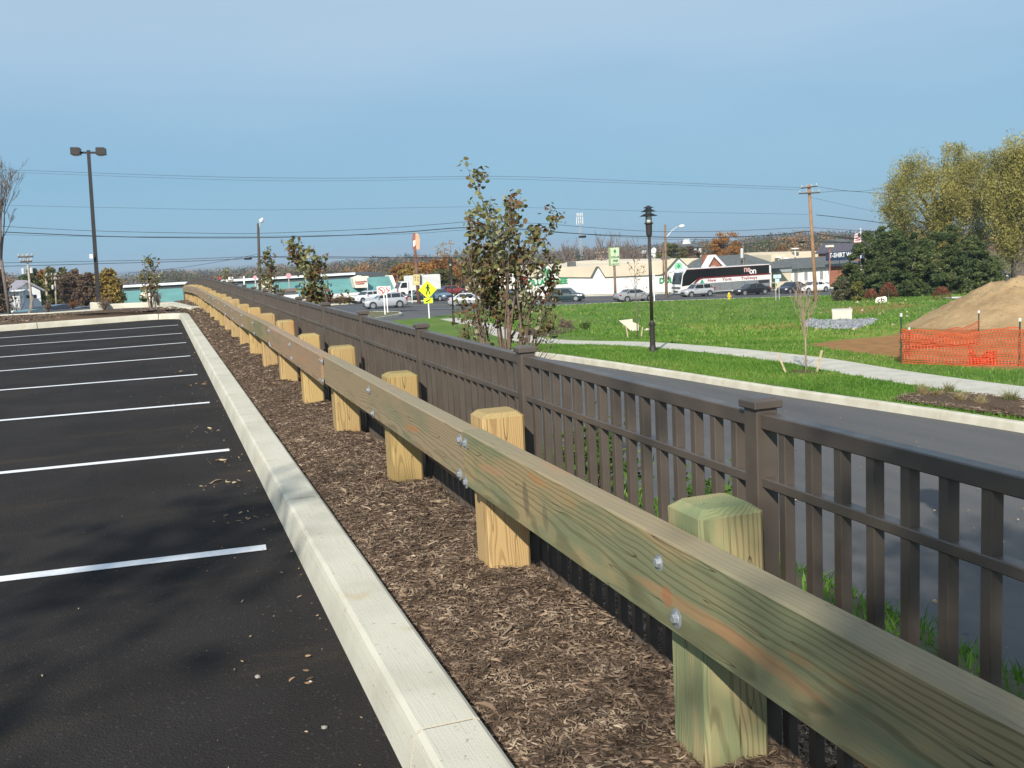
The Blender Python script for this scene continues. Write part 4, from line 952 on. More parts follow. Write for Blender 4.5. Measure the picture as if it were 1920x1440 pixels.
# --- saplings with stakes
LVR = leafmat('oak_leaves', [(0, (.16, .06, .03)), (.5, (.26, .12, .06)), (1, (.36, .22, .12))], trans=.25, big=3)
def stake_at(px0, py0, px1, py1, d, label):
    a = P(px0, py0, d); b_ = P(px1, py1, d); a[2] = float(T(a[0], a[1]))-.0
    o = part('wooden_stake', MB().bbox(-.022, .022, -.022, .022, 0, 1, .004), stk); v = Vector(b_-a); o.location = a-np.array(v)*.12; o.rotation_euler = v.to_track_quat('Z', 'Y').to_euler(); o.scale = (1, 1, v.length*1.12); tag(o, label, 'stake', 'wooden tree stakes on the lawn')
s1 = gpt(1195, 634); d1 = float((s1-EYE)@CF)
H1 = float(P(1190, 482, d1)[2])-s1[2]
t = thing('oak_sapling', 'thin staked sapling with a few rusty leaves left of the nearer path lamp', 'tree', (s1[0], s1[1], float(T(s1[0], s1[1]))))
r = np.random.default_rng(91); mb = MB(); mb.tube([(0, 0, -.1), (.02, 0, H1*.3), (-.02, .02, H1*.62), (-.01, 0, H1)], [.026, .022, .014, .004], 6); part('trunk', mb, barkB, t, smooth=True); mb = MB(); tips = []
for k in range(13): 
    z = H1*(.42+.045*k); a = k*2.4; grow(mb, (0, 0, z), (math.cos(a)*.8, math.sin(a)*.8, .8), H1*.24*(1.2-.06*k), .009, 1, r, tips, 4, .15, .1, (1, 3), .5, .6, .003)
part('branches', mb, barkB, t); C = []
for p, d in tips:
    for q in p[1:]:
        if r.random() < .62: C.append(q+r.normal(size=3)*.04)
V, F = leaf_cloud(np.array(C), .085, 5, .6, -.3); link('crown', npmesh('crown', V, F, LVR), t)
stake_at(1178, 639, 1174, 612, d1-.8, 'left pale stake of the sapling by the nearer path lamp'); stake_at(1202, 636, 1205, 613, d1, 'right pale stake of the sapling by the nearer path lamp')
s2 = gpt(1511, 699); d2 = float((s2-EYE)@CF); H2 = float(P(1510, 505, d2)[2])-s2[2]
barkP = M('pale_bark', (.36, .27, .20), .9, .2, 12, col2=(.24, .18, .13))
bare_tree('bare_sapling', 'pale bare staked sapling in a round mulch ring between path and kerb', 'tree', (s2[0], s2[1], float(T(s2[0], s2[1]))), H2, 95, .34, 9, .022, .22, bark=barkP, depth=2, kids=(2, 4))
stake_at(1474, 706, 1459, 663, d2-.25, 'left leaning stake of the bare sapling by the kerb'); stake_at(1531, 703, 1541, 657, d2-.1, 'right leaning stake of the bare sapling by the kerb')
ringm = MB(); k = 20; zc = float(T(s2[0], s2[1])); ringm.add([(s2[0]+math.cos(a*math.tau/k)*(.5+.06*math.sin(a*2.3)), s2[1]+math.sin(a*math.tau/k)*(.5+.06*math.cos(a*3.1)), float(T(s2[0]+math.cos(a*math.tau/k)*.5, s2[1]+math.sin(a*math.tau/k)*.5))+.012) for a in range(k)]+[(s2[0], s2[1], zc+.07)], [(i, (i+1) % k, k) for i in range(k)])
tag(part('mulch_ring', ringm, mulch, smooth=True), kind='structure')
# guy strings
for (px, py) in ((1463, 672), (1531, 700)):
    pass
# --- pale concrete flared end lying on the grass, a stone next to it
q = gpt(1184, 621); d = float((q-EYE)@CF); sc = d/FOC
pts = [(-23, 21), (3, 23), (3, 17), (14, 12), (13, 0), (-1, 0), (-9, 8)]
mb = MB().prism([(a*sc, b_*sc) for a, b_ in pts], -.06, .06, 'Y'); o = part('concrete_end_wall', mb, M('pale_concrete', (.56, .53, .44), .85, .08, 4)); o.location = (q[0], q[1], q[2]); o.rotation_euler = (R_(-12), 0, R_(-18)); tag(o, 'pale stepped concrete slab standing on the grass behind the rusty sapling', 'slab')
q = gpt(1213, 620); o = link('stone', stone_mesh(77, M('pale_concrete', (.5, .48, .42))), None, (q[0], q[1], q[2]+.05)); o.scale = (.22, .15, .14); tag(o, 'pale rounded stone on the grass beside the nearer path lamp', 'stone')
# --- ornamental grasses of the verge bed
OG = leafmat('dry_grass', [(0, (.16, .13, .06)), (.5, (.36, .29, .15)), (1, (.55, .47, .28))], trans=.3, big=3); OG2 = leafmat('greenish_grass', [(0, (.08, .10, .03)), (.5, (.2, .2, .08)), (1, (.42, .38, .2))], trans=.3, big=3)
lab = ['leftmost pale tuft of dry grass at the edge of the verge bed', 'low pale dry grass tuft second from the left in the verge bed', 'bushy darker grass tuft third from the left in the verge bed', 'pale straw tuft in the middle of the verge bed nearest the kerb', 'pale straw tuft second from the right in the verge bed', 'largest grass tuft of the verge bed, green at the top, at the right']
for k, (px, py, w, h, mt) in enumerate([(1729, 744, 22, 24, OG), (1757, 747, 22, 18, OG), (1778, 740, 20, 22, OG2), (1800, 758, 22, 22, OG), (1838, 763, 24, 22, OG), (1895, 757, 30, 26, OG2)]):
    q = gpt(px, py); d = float((q-EYE)@CF); sc = d/FOC; V, F = blades(260, -w*sc*.28, w*sc*.28, -w*sc*.28, w*sc*.28, h*sc*.6, h*sc*1.1, .012, 200+k, zf=lambda x, y: 0*x, lean=.38)
    o = link('ornamental_grass', npmesh('ornamental_grass', V, F, mt), None, (q[0], q[1], q[2]+.03)); tag(o, lab[k], 'grass tuft')
# --- shrubs right of the tallest young tree
LVG = leafmat('green_shrub', [(0, (.03, .06, .01)), (.5, (.07, .13, .02)), (1, (.16, .24, .05))], trans=.25, big=3)
def gsh(px, py, w, h, mat, lab, n=500, ls=.10, seed=1, name='shrub', stems=12, tm=None, **k):
    q = gpt(px, py); d = float((q-EYE)@CF); sc = d/FOC; return shrub(name, lab, 'shrub', (q[0], q[1], q[2]), w/2*sc, w/2*sc, h*sc, n, ls, mat, stems, seed, tm=tm, **k)
gsh(1025, 626, 34, 34, LVG, 'dark green shrub beside the path just right of the tallest young tree', 900, .12, 11)
gsh(1058, 616, 40, 20, BRN, 'low reddish brown twiggy shrub between two green shrubs near the path', 600, .10, 12)
gsh(1098, 619, 24, 17, LVG, 'small bright green shrub alone on the lawn right of the brown twiggy shrub', 600, .10, 13)
gsh(905, 636, 44, 26, LV1, 'low half bare shrub with olive and brown leaves behind the fence', 350, .09, 14)
brn_bed = gpoly([(960, 622), (1010, 612), (1075, 608), (1082, 620), (1040, 628), (985, 634)])
k = len(brn_bed); bc = np.mean(np.array(brn_bed), 0); mb = MB().add([(x, y, float(T(x, y))+.02) for x, y in brn_bed]+[(bc[0], bc[1], float(T(*bc))+.10)], [(i, (i+1) % k, k) for i in range(k)]); tag(part('shrub_bed', mb, mulch, smooth=True), kind='structure')
# --- drain headwall with riprap
q = gpt(1579, 602); d = float((q-EYE)@CF); sc = d/FOC; rz = -math.atan2((1579-960), FOC)-R_(18.55)
pc = M('precast', (.58, .56, .48), .8, .06, 3)
hw = thing('drain_headwall', 'white concrete box headwall of a drain above grey stones in the grass', 'headwall', q, rz)
w = 17.5*sc; mb = MB().box(-w, -.36, -.1, .1, -.3, 20*sc).box(.36, w, -.1, .1, -.3, 20*sc).box(-.36, .36, -.1, .1, .14, 20*sc); part('front_wall', mb, pc, hw)
part('wing_wall', MB().box(w-.16, w, .1, 1.3, -.3, 20*sc-.03), pc, hw); part('wing_wall', MB().box(-w, -w+.16, .1, 1.3, -.3, 20*sc-.03), pc, hw); part('lid', MB().box(-w-.03, w+.03, .1, 1.35, 20*sc-.10, 20*sc+.02), pc, hw)
part('pipe_mouth', MB().lathe([(.30, .05), (.30, .5)], 16, ax='Y', c=(0, 0, 0)), M('dark_hole', (.02, .02, .02), .9), hw)
rip = gpoly([(1508, 608), (1520, 600), (1540, 603), (1562, 602.5), (1600, 602), (1645, 600), (1630, 611), (1602, 618), (1545, 618), (1515, 615)])
rx = np.array(rip); r = np.random.default_rng(8); Vs, Fs, o_ = [], [], 0
import bmesh
ico = bmesh.new(); bmesh.ops.create_icosphere(ico, subdivisions=1, radius=1); icoV = np.array([v.co[:] for v in ico.verts]); icoF = np.array([[v.index for v in f.verts] for f in ico.faces]); ico.free()
def stones(poly, N, s0, s1, seed, lift=0.):
    r = np.random.default_rng(seed); rx = np.array(poly); x = r.uniform(rx[:, 0].min(), rx[:, 0].max(), N); y = r.uniform(rx[:, 1].min(), rx[:, 1].max(), N); k = inpoly(x, y, poly); x, y = x[k], y[k]; z = T(x, y)+lift; n = len(x)
    S = r.uniform(s0, s1, (n, 3))*np.array([1, 1, .7]); jit = r.uniform(.75, 1.2, (n, len(icoV), 1)); a = r.uniform(0, 6.28, n); V = icoV[None]*S[:, None, :]*jit
    V = np.stack([V[..., 0]*np.cos(a)[:, None]-V[..., 1]*np.sin(a)[:, None], V[..., 0]*np.sin(a)[:, None]+V[..., 1]*np.cos(a)[:, None], V[..., 2]], -1)+np.stack([x, y, z], 1)[:, None]
    return V.reshape(-1, 3), (icoF[None]+(np.arange(n)*len(icoV))[:, None, None]).reshape(-1, 3)
V, F = stones(rip, 5200, .07, .17, 8, .05); tag(link('riprap', npmesh('riprap', V, F, M('riprap_stone', (.25, .26, .28), .85, .1, 9, island=.45))), 'patch of blue grey broken stones below the concrete headwall', 'stones', kind='stuff')
V, F = stones(gpoly([(1500, 612), (1530, 575), (1640, 565), (1760, 560), (1800, 575), (1740, 590), (1700, 618), (1560, 622), (1440, 618)]), 130, .05, .2, 9, .02); tag(link('scattered_stones', npmesh('scattered_stones', V, F, M('clay_stone', (.42, .33, .22), .9, .1, 9, island=.3))), 'scattered pale clods and stones in the grass round the headwall', 'stones', kind='stuff')
# --- dirt mound
dm = bpy.data.materials.new('dirt'); m = dm; n, l, b = nodes(m); b.inputs['Roughness'].default_value = .97; b.inputs['Specular IOR Level'].default_value = .05; ge = n.new('ShaderNodeNewGeometry')
c = mixc(n, l, sstep(n, l, nse(.6, 6, rough=.65), .35, .65), (.42, .30, .165), (.33, .225, .12)); c = mixc(n, l, sstep(n, l, nse(3.5, 6), .60, .75), c, (.23, .15, .07)); spz = n.new('ShaderNodeSeparateXYZ'); l.new(ge.outputs['Position'], spz.inputs[0])
l.new(c, b.inputs['Base Color']); bp = n.new('ShaderNodeBump'); bp.inputs['Distance'].default_value = .15; bp.inputs['Strength'].default_value = .9; l.new(nse(2.2, 8, rough=.7), bp.inputs['Height']); l.new(bp.outputs[0], b.inputs['Normal'])
toe = gpt(1738, 616); pk_ = P(1893, 523, 48.); fr = gpt(1935, 640)
az_ = R_(45.0); ux, uy = math.cos(az_), -math.sin(az_); vx, vy = math.sin(az_), math.cos(az_)
U2, V2 = np.meshgrid(np.linspace(-7, 18, 150), np.linspace(-8.5, 8.5, 100), indexing='ij'); WX, WY = pk_[0]+ux*U2+vx*V2, pk_[1]+uy*U2+vy*V2; g0 = T(WX, WY)
Hm = pk_[2]-float(T(pk_[0], pk_[1])); Uc = np.where(U2 < .3, (U2-.3)/5.0, np.maximum(0, U2-4.5)/9.5); rr = np.sqrt(Uc**2+(V2/5.6)**2)
ht = Hm*1.05*(1.04-rr*1.04); ht = np.where(ht > Hm*.9, Hm*.9+(ht-Hm*.9)*.6, ht); ht += np.where(U2 > 1.2, -.22*np.sin(np.clip((U2-1.2)/3.2, 0, 1)*math.pi), 0)*np.clip(1-rr, 0, 1)
ang = np.arctan2(V2, U2)
for k in range(34):
    f = 1.17**k*.35; ph = rng.uniform(0, 6, 4); th_ = rng.uniform(0, 3.14); A_ = U2*math.cos(th_)+V2*math.sin(th_); ht = ht+(.085/(1+k*.16))*np.sin(A_*f+ph[0]+1.1*np.sin(V2*f*.6+ph[2]))*np.clip(1.15-rr, 0, 1)
ht += .07*np.abs(np.sin(ang*9+1.7*np.sin(rr*5)))*np.clip(rr*2, 0, 1)*np.clip(1.0-rr, 0, 1)+rng.normal(size=ht.shape)*.022*np.clip(1.15-rr, 0, 1)
tag(link('dirt_mound', grid('dirt_mound', WX, WY, g0+np.maximum(ht, -.25), dm)), 'large mound of light brown dirt at the right edge behind the orange fence', 'dirt pile')
# --- orange plastic safety fence
on = M('orange_net', (.66, .125, .045), .5, .08, 5, trans=.35); tpost = M('green_steel', (.04, .07, .05), .6, .1, 8); wtip = M('white_tip', (.8, .8, .78), .6)
ofn = thing('orange_safety_fence', 'sagging orange plastic mesh safety fence on steel posts before the dirt mound', 'fence')
A0 = P(1690, 686.5, 29.0); A0[2] = float(T(A0[0], A0[1])); B0 = P(1911.5, 686, 28.2); B0[2] = float(T(B0[0], B0[1])); C0 = P(1705, 655, 34.5); C0[2] = float(T(C0[0], C0[1])); D0 = P(1995, 668, 27.5); D0[2] = float(T(D0[0], D0[1])); M0 = P(1835, 640, 36.5); M0[2] = float(T(M0[0], M0[1])); 
for (q, hh) in ((A0, 1.42), (B0, 1.30), (C0, .75), (M0, 1.2)):
    part('post', MB().box(q[0]-.02, q[0]+.02, q[1]-.006, q[1]+.006, q[2]-.3, q[2]+hh-.09).box(q[0]-.006, q[0]+.006, q[1]+.006, q[1]+.03, q[2]-.3, q[2]+hh-.09), tpost, ofn); part('post_tip', MB().box(q[0]-.024, q[0]+.024, q[1]-.014, q[1]+.034, q[2]+hh-.09, q[2]+hh), wtip, ofn)
def net(P0, P1, h0, h1, seed, sag=.10, cell=.085, bunch=0.):
    r = np.random.default_rng(seed); Ln = math.hypot(P1[0]-P0[0], P1[1]-P0[1]); nx = int(Ln/cell); nz = 15; px_ = np.linspace(0, 1, nx+1); mb = MB(); d = (P1-P0)/Ln; nrm = np.array([-d[1], d[0], 0]); ph = r.uniform(0, 6, 8)
    def pt(u, v):
        q = P0+(P1-P0)*u; q[2] = float(T(q[0], q[1])); top = (h0+(h1-h0)*u)-sag*4*u*(1-u)*(1+.5*math.sin(u*9+ph[0])); base = .02
        vv = v**(1+bunch); q[2] += base+(top-base)*vv+.012*math.sin(u*40+v*9+ph[1]); q = q+nrm*(.07*math.sin(u*7+ph[2])*(1-v)+.035*math.sin(u*23+v*6+ph[3])+.03*math.sin(v*21+ph[4]+u*3)); return q
    gridp = [[pt(u, j/nz) for j in range(nz+1)] for u in px_]
    w = .011
    for j in range(nz+1):
        ww = w*(1.6 if j in (0, nz) else 1.0); vs = []
        for i in range(nx+1): q = gridp[i][j]; vs += [tuple(q-np.array([0, 0, ww])), tuple(q+np.array([0, 0, ww]))]
        mb.add(vs, [(2*i, 2*i+2, 2*i+3, 2*i+1) for i in range(nx)])
    for i in range(nx+1):
        vs = []
        for j in range(nz+1): q = gridp[i][j]; vs += [tuple(q-d*w*.8), tuple(q+d*w*.8)]
        mb.add(vs, [(2*j, 2*j+1, 2*j+3, 2*j+2) for j in range(nz)])
    return mb
part('netting', net(A0, B0, .98, 1.05, 1, .10), on, ofn); part('netting', net(B0, D0, 1.0, 1.1, 2, .1), on, ofn); part('netting', net(C0, A0, .62, .98, 3, .05), on, ofn)
part('netting', net(C0, M0, .55, .85, 4, .2, bunch=.4), on, ofn)
part('net_roll', net(P(1815, 680, 28.9)*1, P(1868, 682, 28.6)*1, .55, .45, 5, .25, .06, .5), M('bright_orange_net', (.95, .09, .035), .45, .05, 5, trans=.35), ofn, label='bright bunched up length of netting')

# --- 'cb' block, red shrubs, white beam on the rise
q = gpt(1652, 568); d = float((q-EYE)@CF); sc = d/FOC; t = thing('letter_block', 'tilted white block with dark rounded lettering on the rise before the evergreens', 'sign', (q[0], q[1], q[2]), rz+R_(-2)); t.rotation_euler = (0, R_(-6), rz)
part('panel', MB().prism([(-10*sc, .0), (8*sc, .0), (10.5*sc, 2*sc), (11*sc, 9*sc), (9*sc, 11.5*sc), (-6*sc, 11*sc), (-9*sc, 8*sc)], -.08, .08, 'Y'), M('white_panel', (.80, .78, .68), .6, .04, 5), t)
put_text(t, 'lettering', 'cb', 12*sc, (0.2*sc, -.09, 5.2*sc), mat=M('dark_lettering', (.06, .06, .06), .7), bold=.01, sx=1.25)
def cone_shrub(px, py, w, h, mat, lab, seed):
    q = gpt(px, py); d = float((q-EYE)@CF); sc = d/FOC; t = thing('red_shrub', lab, 'shrub', q); r = np.random.default_rng(seed); N = 1500; u = r.random(N)**.6; a = r.uniform(0, 6.28, N); R0 = w/2*sc*np.sqrt(np.clip(1-(1-u)**1.6*0-u**1.7, 0, 1))
    C = np.stack([np.cos(a)*R0, np.sin(a)*R0, u*h*sc], 1)*r.uniform(.82, 1.03, (N, 1)); V, F = leaf_cloud(C, .12, seed, .5, .5); link('foliage', npmesh('foliage', V, F, mat), t); part('stem', MB().tube([(0, 0, -.1), (0, 0, h*sc*.7)], .04, 6), barkB, t)
RD = leafmat('burning_red', [(0, (.09, .03, .02)), (.5, (.20, .07, .04)), (1, (.33, .14, .08))], trans=.2, big=1.5)
cone_shrub(1633, 562, 27, 20, RD, 'smaller rusty red shrub left of the larger one under the evergreens', 1); cone_shrub(1666, 562, 36, 32, RD, 'larger dark red cone shaped shrub before the evergreens', 2); cone_shrub(1766, 562, 36, 24, RD, 'dull red shrub at the left end of the white beam', 3)
q1 = gpt(1775, 561); q2 = gpt(1832, 561); o = part('white_beam', MB().tube([q1+np.array([0, 0, .1]), q2+np.array([0, 0, .12])], .12, 6), wtip); tag(o, 'long white beam lying on the rise left of the dirt mound', 'beam')

# --- hydrant
q = gpt(1367, 562); hy = M('hydrant_yellow', (.72, .50, .05), .5, .06, 8); t = thing('fire_hydrant', 'yellow fire hydrant on the grass edge before the black sedan', 'hydrant', q, .6)
part('barrel', MB().lathe([(.19, 0), (.19, .06), (.13, .08), (.13, .48), (.17, .50), (.17, .54)], 14), hy, t); part('bonnet', MB().lathe([(.16, .54), (.15, .62), (.10, .71), (.05, .76), (.045, .82)], 14), hy, t, smooth=True)
for s in (-1, 1): part('outlet', MB().lathe([(.075, s*.12), (.075, s*.24), (.085, s*.245), (.085, s*.28)], 10, ax='X', c=(0, 0, .40)), hy, t)
part('outlet', MB().lathe([(.10, -.12), (.10, -.24), (.11, -.245), (.11, -.28)], 10, ax='Y', c=(0, 0, .36)), hy, t)

# ================================================================== ROAD SIGNS
steel = M('sign_steel', (.50, .51, .50), .45, .08, 9, metal=.5); signw = M('sign_white', (.80, .80, .78), .5, .03, 6); signk = M('sign_black', (.02, .02, .02), .5); signr = M('sign_red', (.55, .03, .03), .5, .04, 6); signy = M('sign_lime', (.62, .78, .02), .45, .03, 6)
def onroad(px, py):
    d = 60.
    for _ in range(60):
        q = P(px, py, d); g = q[2]-float(T(q[0], q[1]) if q[1] < 127 else farz(q[0], q[1])); 
        d += g*12
    q = P(px, py, d)
    if q[1] < 104: q[2] -= 0 if q[0] > kx(q[1]) else .15
    else: q[2] = float(zr(q[0])) if q[1] < 127 else q[2]
    return q
FACE = lambda px: -math.atan2(px-960, FOC)-R_(18.55)      # turned to look back down the lot
q = P(805, 598, 88); q[2] = float(T(q[0], q[1]))
t = thing('crossing_sign', 'yellow green diamond pedestrian crossing sign with arrow plate at the path end', 'road sign', q, FACE(805)+.05)
part('post', MB().box(-.045, .045, -.03, .03, -.3, 2.0), signw, t)
a = .56; part('diamond', MB().prism([(0, 2.42-a*1.41*.98), (a*1.41*.98, 2.42), (0, 2.42+a*1.41*.98), (-a*1.41*.98, 2.42)], -.055, -.04, 'Y'), signy, t)
part('arrow_plate', MB().box(-.38, .38, -.058, -.043, 1.28, 1.72), signy, t)
part('arrow', MB().prism([(-.22, 1.40), (-.20, 1.52), (-.13, 1.49), (.12, 1.62), (.17, 1.55), (-.08, 1.42), (-.04, 1.36)], -.068, -.062, 'Y'), signk, t)
pf = MB(); pf.lathe([(.001, -.066), (.085, -.066), (.085, -.06)], 12, ax='Y', c=(.03, 0, 2.80)).prism([(-.06, 2.72), (.09, 2.72), (.10, 2.42), (-.05, 2.42)], -.068, -.06, 'Y').prism([(.09, 2.70), (.22, 2.52), (.18, 2.49), (.06, 2.60)], -.067, -.06, 'Y').prism([(-.06, 2.70), (-.19, 2.52), (-.15, 2.48), (-.04, 2.60)], -.067, -.06, 'Y').prism([(-.05, 2.43), (.04, 2.43), (-.10, 2.02), (-.19, 2.02)], -.067, -.06, 'Y').prism([(.01, 2.43), (.10, 2.43), (.22, 2.04), (.14, 2.02)], -.067, -.06, 'Y'); part('walking_figure', pf, signk, t)
def nlt(t, cx, cz, s, y=-.04):
    p = part('sign_plate', MB().bbox(cx-s*.5, cx+s*.5, y-.012, y, cz-s*.5, cz+s*.5, .01), signw, t)
    ri = MB(); 
    for k in range(24):
        a0, a1 = k*math.tau/24, (k+1)*math.tau/24; r0, r1 = s*.34, s*.42
        ri.prism([(cx+r0*math.cos(a0), cz+r0*math.sin(a0)), (cx+r1*math.cos(a0), cz+r1*math.sin(a0)), (cx+r1*math.cos(a1), cz+r1*math.sin(a1)), (cx+r0*math.cos(a1), cz+r0*math.sin(a1))], y-.024, y-.016, 'Y')
    c_ = s*.27; ri.prism([(cx-c_-.03, cz+c_-.03), (cx-c_+.03, cz+c_+.03), (cx+c_+.03, cz-c_+.03), (cx+c_-.03, cz-c_-.03)], y-.024, y-.016, 'Y'); part('prohibition_ring', ri, signr, p)
    part('turn_arrow', MB().prism([(cx+s*.06, cz-s*.25), (cx+s*.15, cz-s*.25), (cx+s*.15, cz+s*.02), (cx-s*.06, cz+s*.14), (cx-s*.02, cz+s*.20), (cx-s*.24, cz+s*.14), (cx-s*.12, cz-s*.03), (cx-s*.10, cz+s*.04), (cx+s*.06, cz-s*.03)], y-.018, y-.014, 'Y'), signk, p)
# traffic island with its sign
isl2 = [onroad(*p) for p in [(700, 597), (745, 590), (752, 588), (748, 585), (700, 585), (672, 588)]]
zi = float(np.mean([p[2] for p in isl2])); k = len(isl2); mb = MB().add([(p[0], p[1], p[2]+.17) for p in isl2]+[(p[0], p[1], p[2]-.3) for p in isl2], [tuple(range(k))]+[(i, (i+1) % k, k+(i+1) % k, k+i) for i in range(k)])
o = part('traffic_island', mb, M('island_dirt', (.17, .125, .07), .95, .2, 1.0, col2=(.09, .11, .04))); tag(o, kind='structure')
kb = [tuple(p) for p in isl2]+[tuple(isl2[0])]
tag(part('island_edge', sweep(kb, [(-.12, -.1), (-.12, .19), (.12, .19), (.12, -.1)], True), CONC), kind='structure')
q = onroad(722, 590); t = thing('no_left_turn_sign', 'white square no left turn sign on a tall post on the small traffic island', 'road sign', (q[0], q[1], q[2]+.1), FACE(722)); d = float((q-EYE)@CF); pz = d/FOC
part('post', MB().box(-.05, .05, -.03, .03, -.3, 40*pz), signw, t); nlt(t, -4*pz, 46*pz, 16.5*pz)
q = onroad(727, 586); t = thing('no_left_turn_sign', 'second no left turn sign just behind and above the nearer one', 'road sign', (q[0], q[1], q[2]), FACE(727)); part('post', MB().box(-.05, .05, -.03, .03, -.3, 42*pz), signw, t); nlt(t, 2*pz, 48*pz, 13*pz)
q = onroad(985, 582); t = thing('stop_sign', 'red stop sign showing through the leaves of the tallest young tree', 'road sign', (q[0], q[1], q[2]), FACE(984)); d = float((q-EYE)@CF); pz = d/FOC
part('post', MB().box(-.04, .04, -.03, .03, -.3, 62*pz), steel, t); part('octagon', MB().prism([(7.6*pz*math.cos(math.pi/8+k*math.pi/4), 55*pz+7.6*pz*math.sin(math.pi/8+k*math.pi/4)) for k in range(8)], -.055, -.04, 'Y'), signr, t); put_text(t, 'lettering', 'STOP', 5.5*pz, (0, -.06, 55*pz), mat=signw, bold=.01)
for px, py0, py1, lb in ((1227, 563, 512, 'thin white post with a small sign on the verge right of the nearer path lamp'),):
    q = onroad(px, py0); d = float((q-EYE)@CF); pz = d/FOC; t = thing('verge_post', lb, 'post', q, FACE(px)); part('post', MB().box(-.06, .06, -.02, .02, -.3, (py0-py1)*pz), signw, t); part('plate', MB().box(-.16, .16, -.045, -.02, (py0-py1)*pz-.7, (py0-py1)*pz-.05), M('grey_plate', (.6, .62, .62), .5), t)
q = onroad(1458, 563); d = float((q-EYE)@CF); pz = d/FOC; t = thing('route_sign', 'pale blue route signs on two thin posts before the cream wall right of the coach', 'road sign', q, FACE(1458))
for s in (-3, 3): part('post', MB().box(s*pz-.03, s*pz+.03, -.03, .03, -.3, 46*pz), steel, t)
for (s, z) in ((-3.2, 45), (3.2, 45), (0, 37)): part('plate', MB().bbox(s*pz-.19*1.1, s*pz+.19*1.1, -.06, -.035, (z-4)*pz, (z+3)*pz, .01), M('pale_blue_sign', (.45, .62, .68), .5, .05, 6), t)

# ================================================================== VEHICLES
glass = M('car_glass', (.018, .022, .026), .08, .05, 2, spec=.8); tyre = M('tyre', (.018, .018, .018), .85, .1, 9); rimm = M('alloy_rim', (.50, .51, .53), .3, .05, 9, metal=.7); plasticd = M('dark_plastic', (.03, .03, .033), .6, .1, 9); hl = M('headlight', (.75, .76, .76), .12, .04, 9); tl = M('tail_light', (.35, .02, .02), .25, .05, 9)
def paint(name, col, rough=.28): 
    m = M('paint_'+name, col, rough, .03, 3, spec=.6); m.node_tree.nodes['Principled BSDF'].inputs['Coat Weight'].default_value = .6; m.node_tree.nodes['Principled BSDF'].inputs['Coat Roughness'].default_value = .08; return m
KINDS = {
 # L, W, H, list of (x from the nose 0..1, deck height), greenhouse (x0 base, x1 roof front, x2 roof rear, x3 base rear), belt, wheels r, axle fractions
 'suv': (4.75, 1.85, 1.68, [(0, .72), (.02, .86), (.06, .95), (.20, 1.04), (.27, 1.08), (.95, 1.14), (.99, 1.05), (1, .72)], (.25, .42, .84, .965), 1.06, .36, (.18, .80)),
 'small_suv': (4.2, 1.75, 1.62, [(0, .66), (.02, .80), (.06, .88), (.20, .97), (.27, 1.00), (.95, 1.02), (.99, .95), (1, .70)], (.24, .40, .86, .975), .98, .34, (.18, .80)),
 'sedan': (4.75, 1.80, 1.45, [(0, .55), (.02, .68), (.08, .78), (.22, .90), (.30, .94), (.80, 1.0), (.93, 1.00), (.985, .92), (1, .66)], (.27, .43, .72, .86), .93, .325, (.185, .80)),
 'hatch': (4.3, 1.76, 1.47, [(0, .55), (.02, .68), (.08, .80), (.22, .92), (.30, .95), (.93, 1.02), (.985, .90), (1, .62)], (.24, .42, .78, .965), .94, .32, (.185, .80)),
}
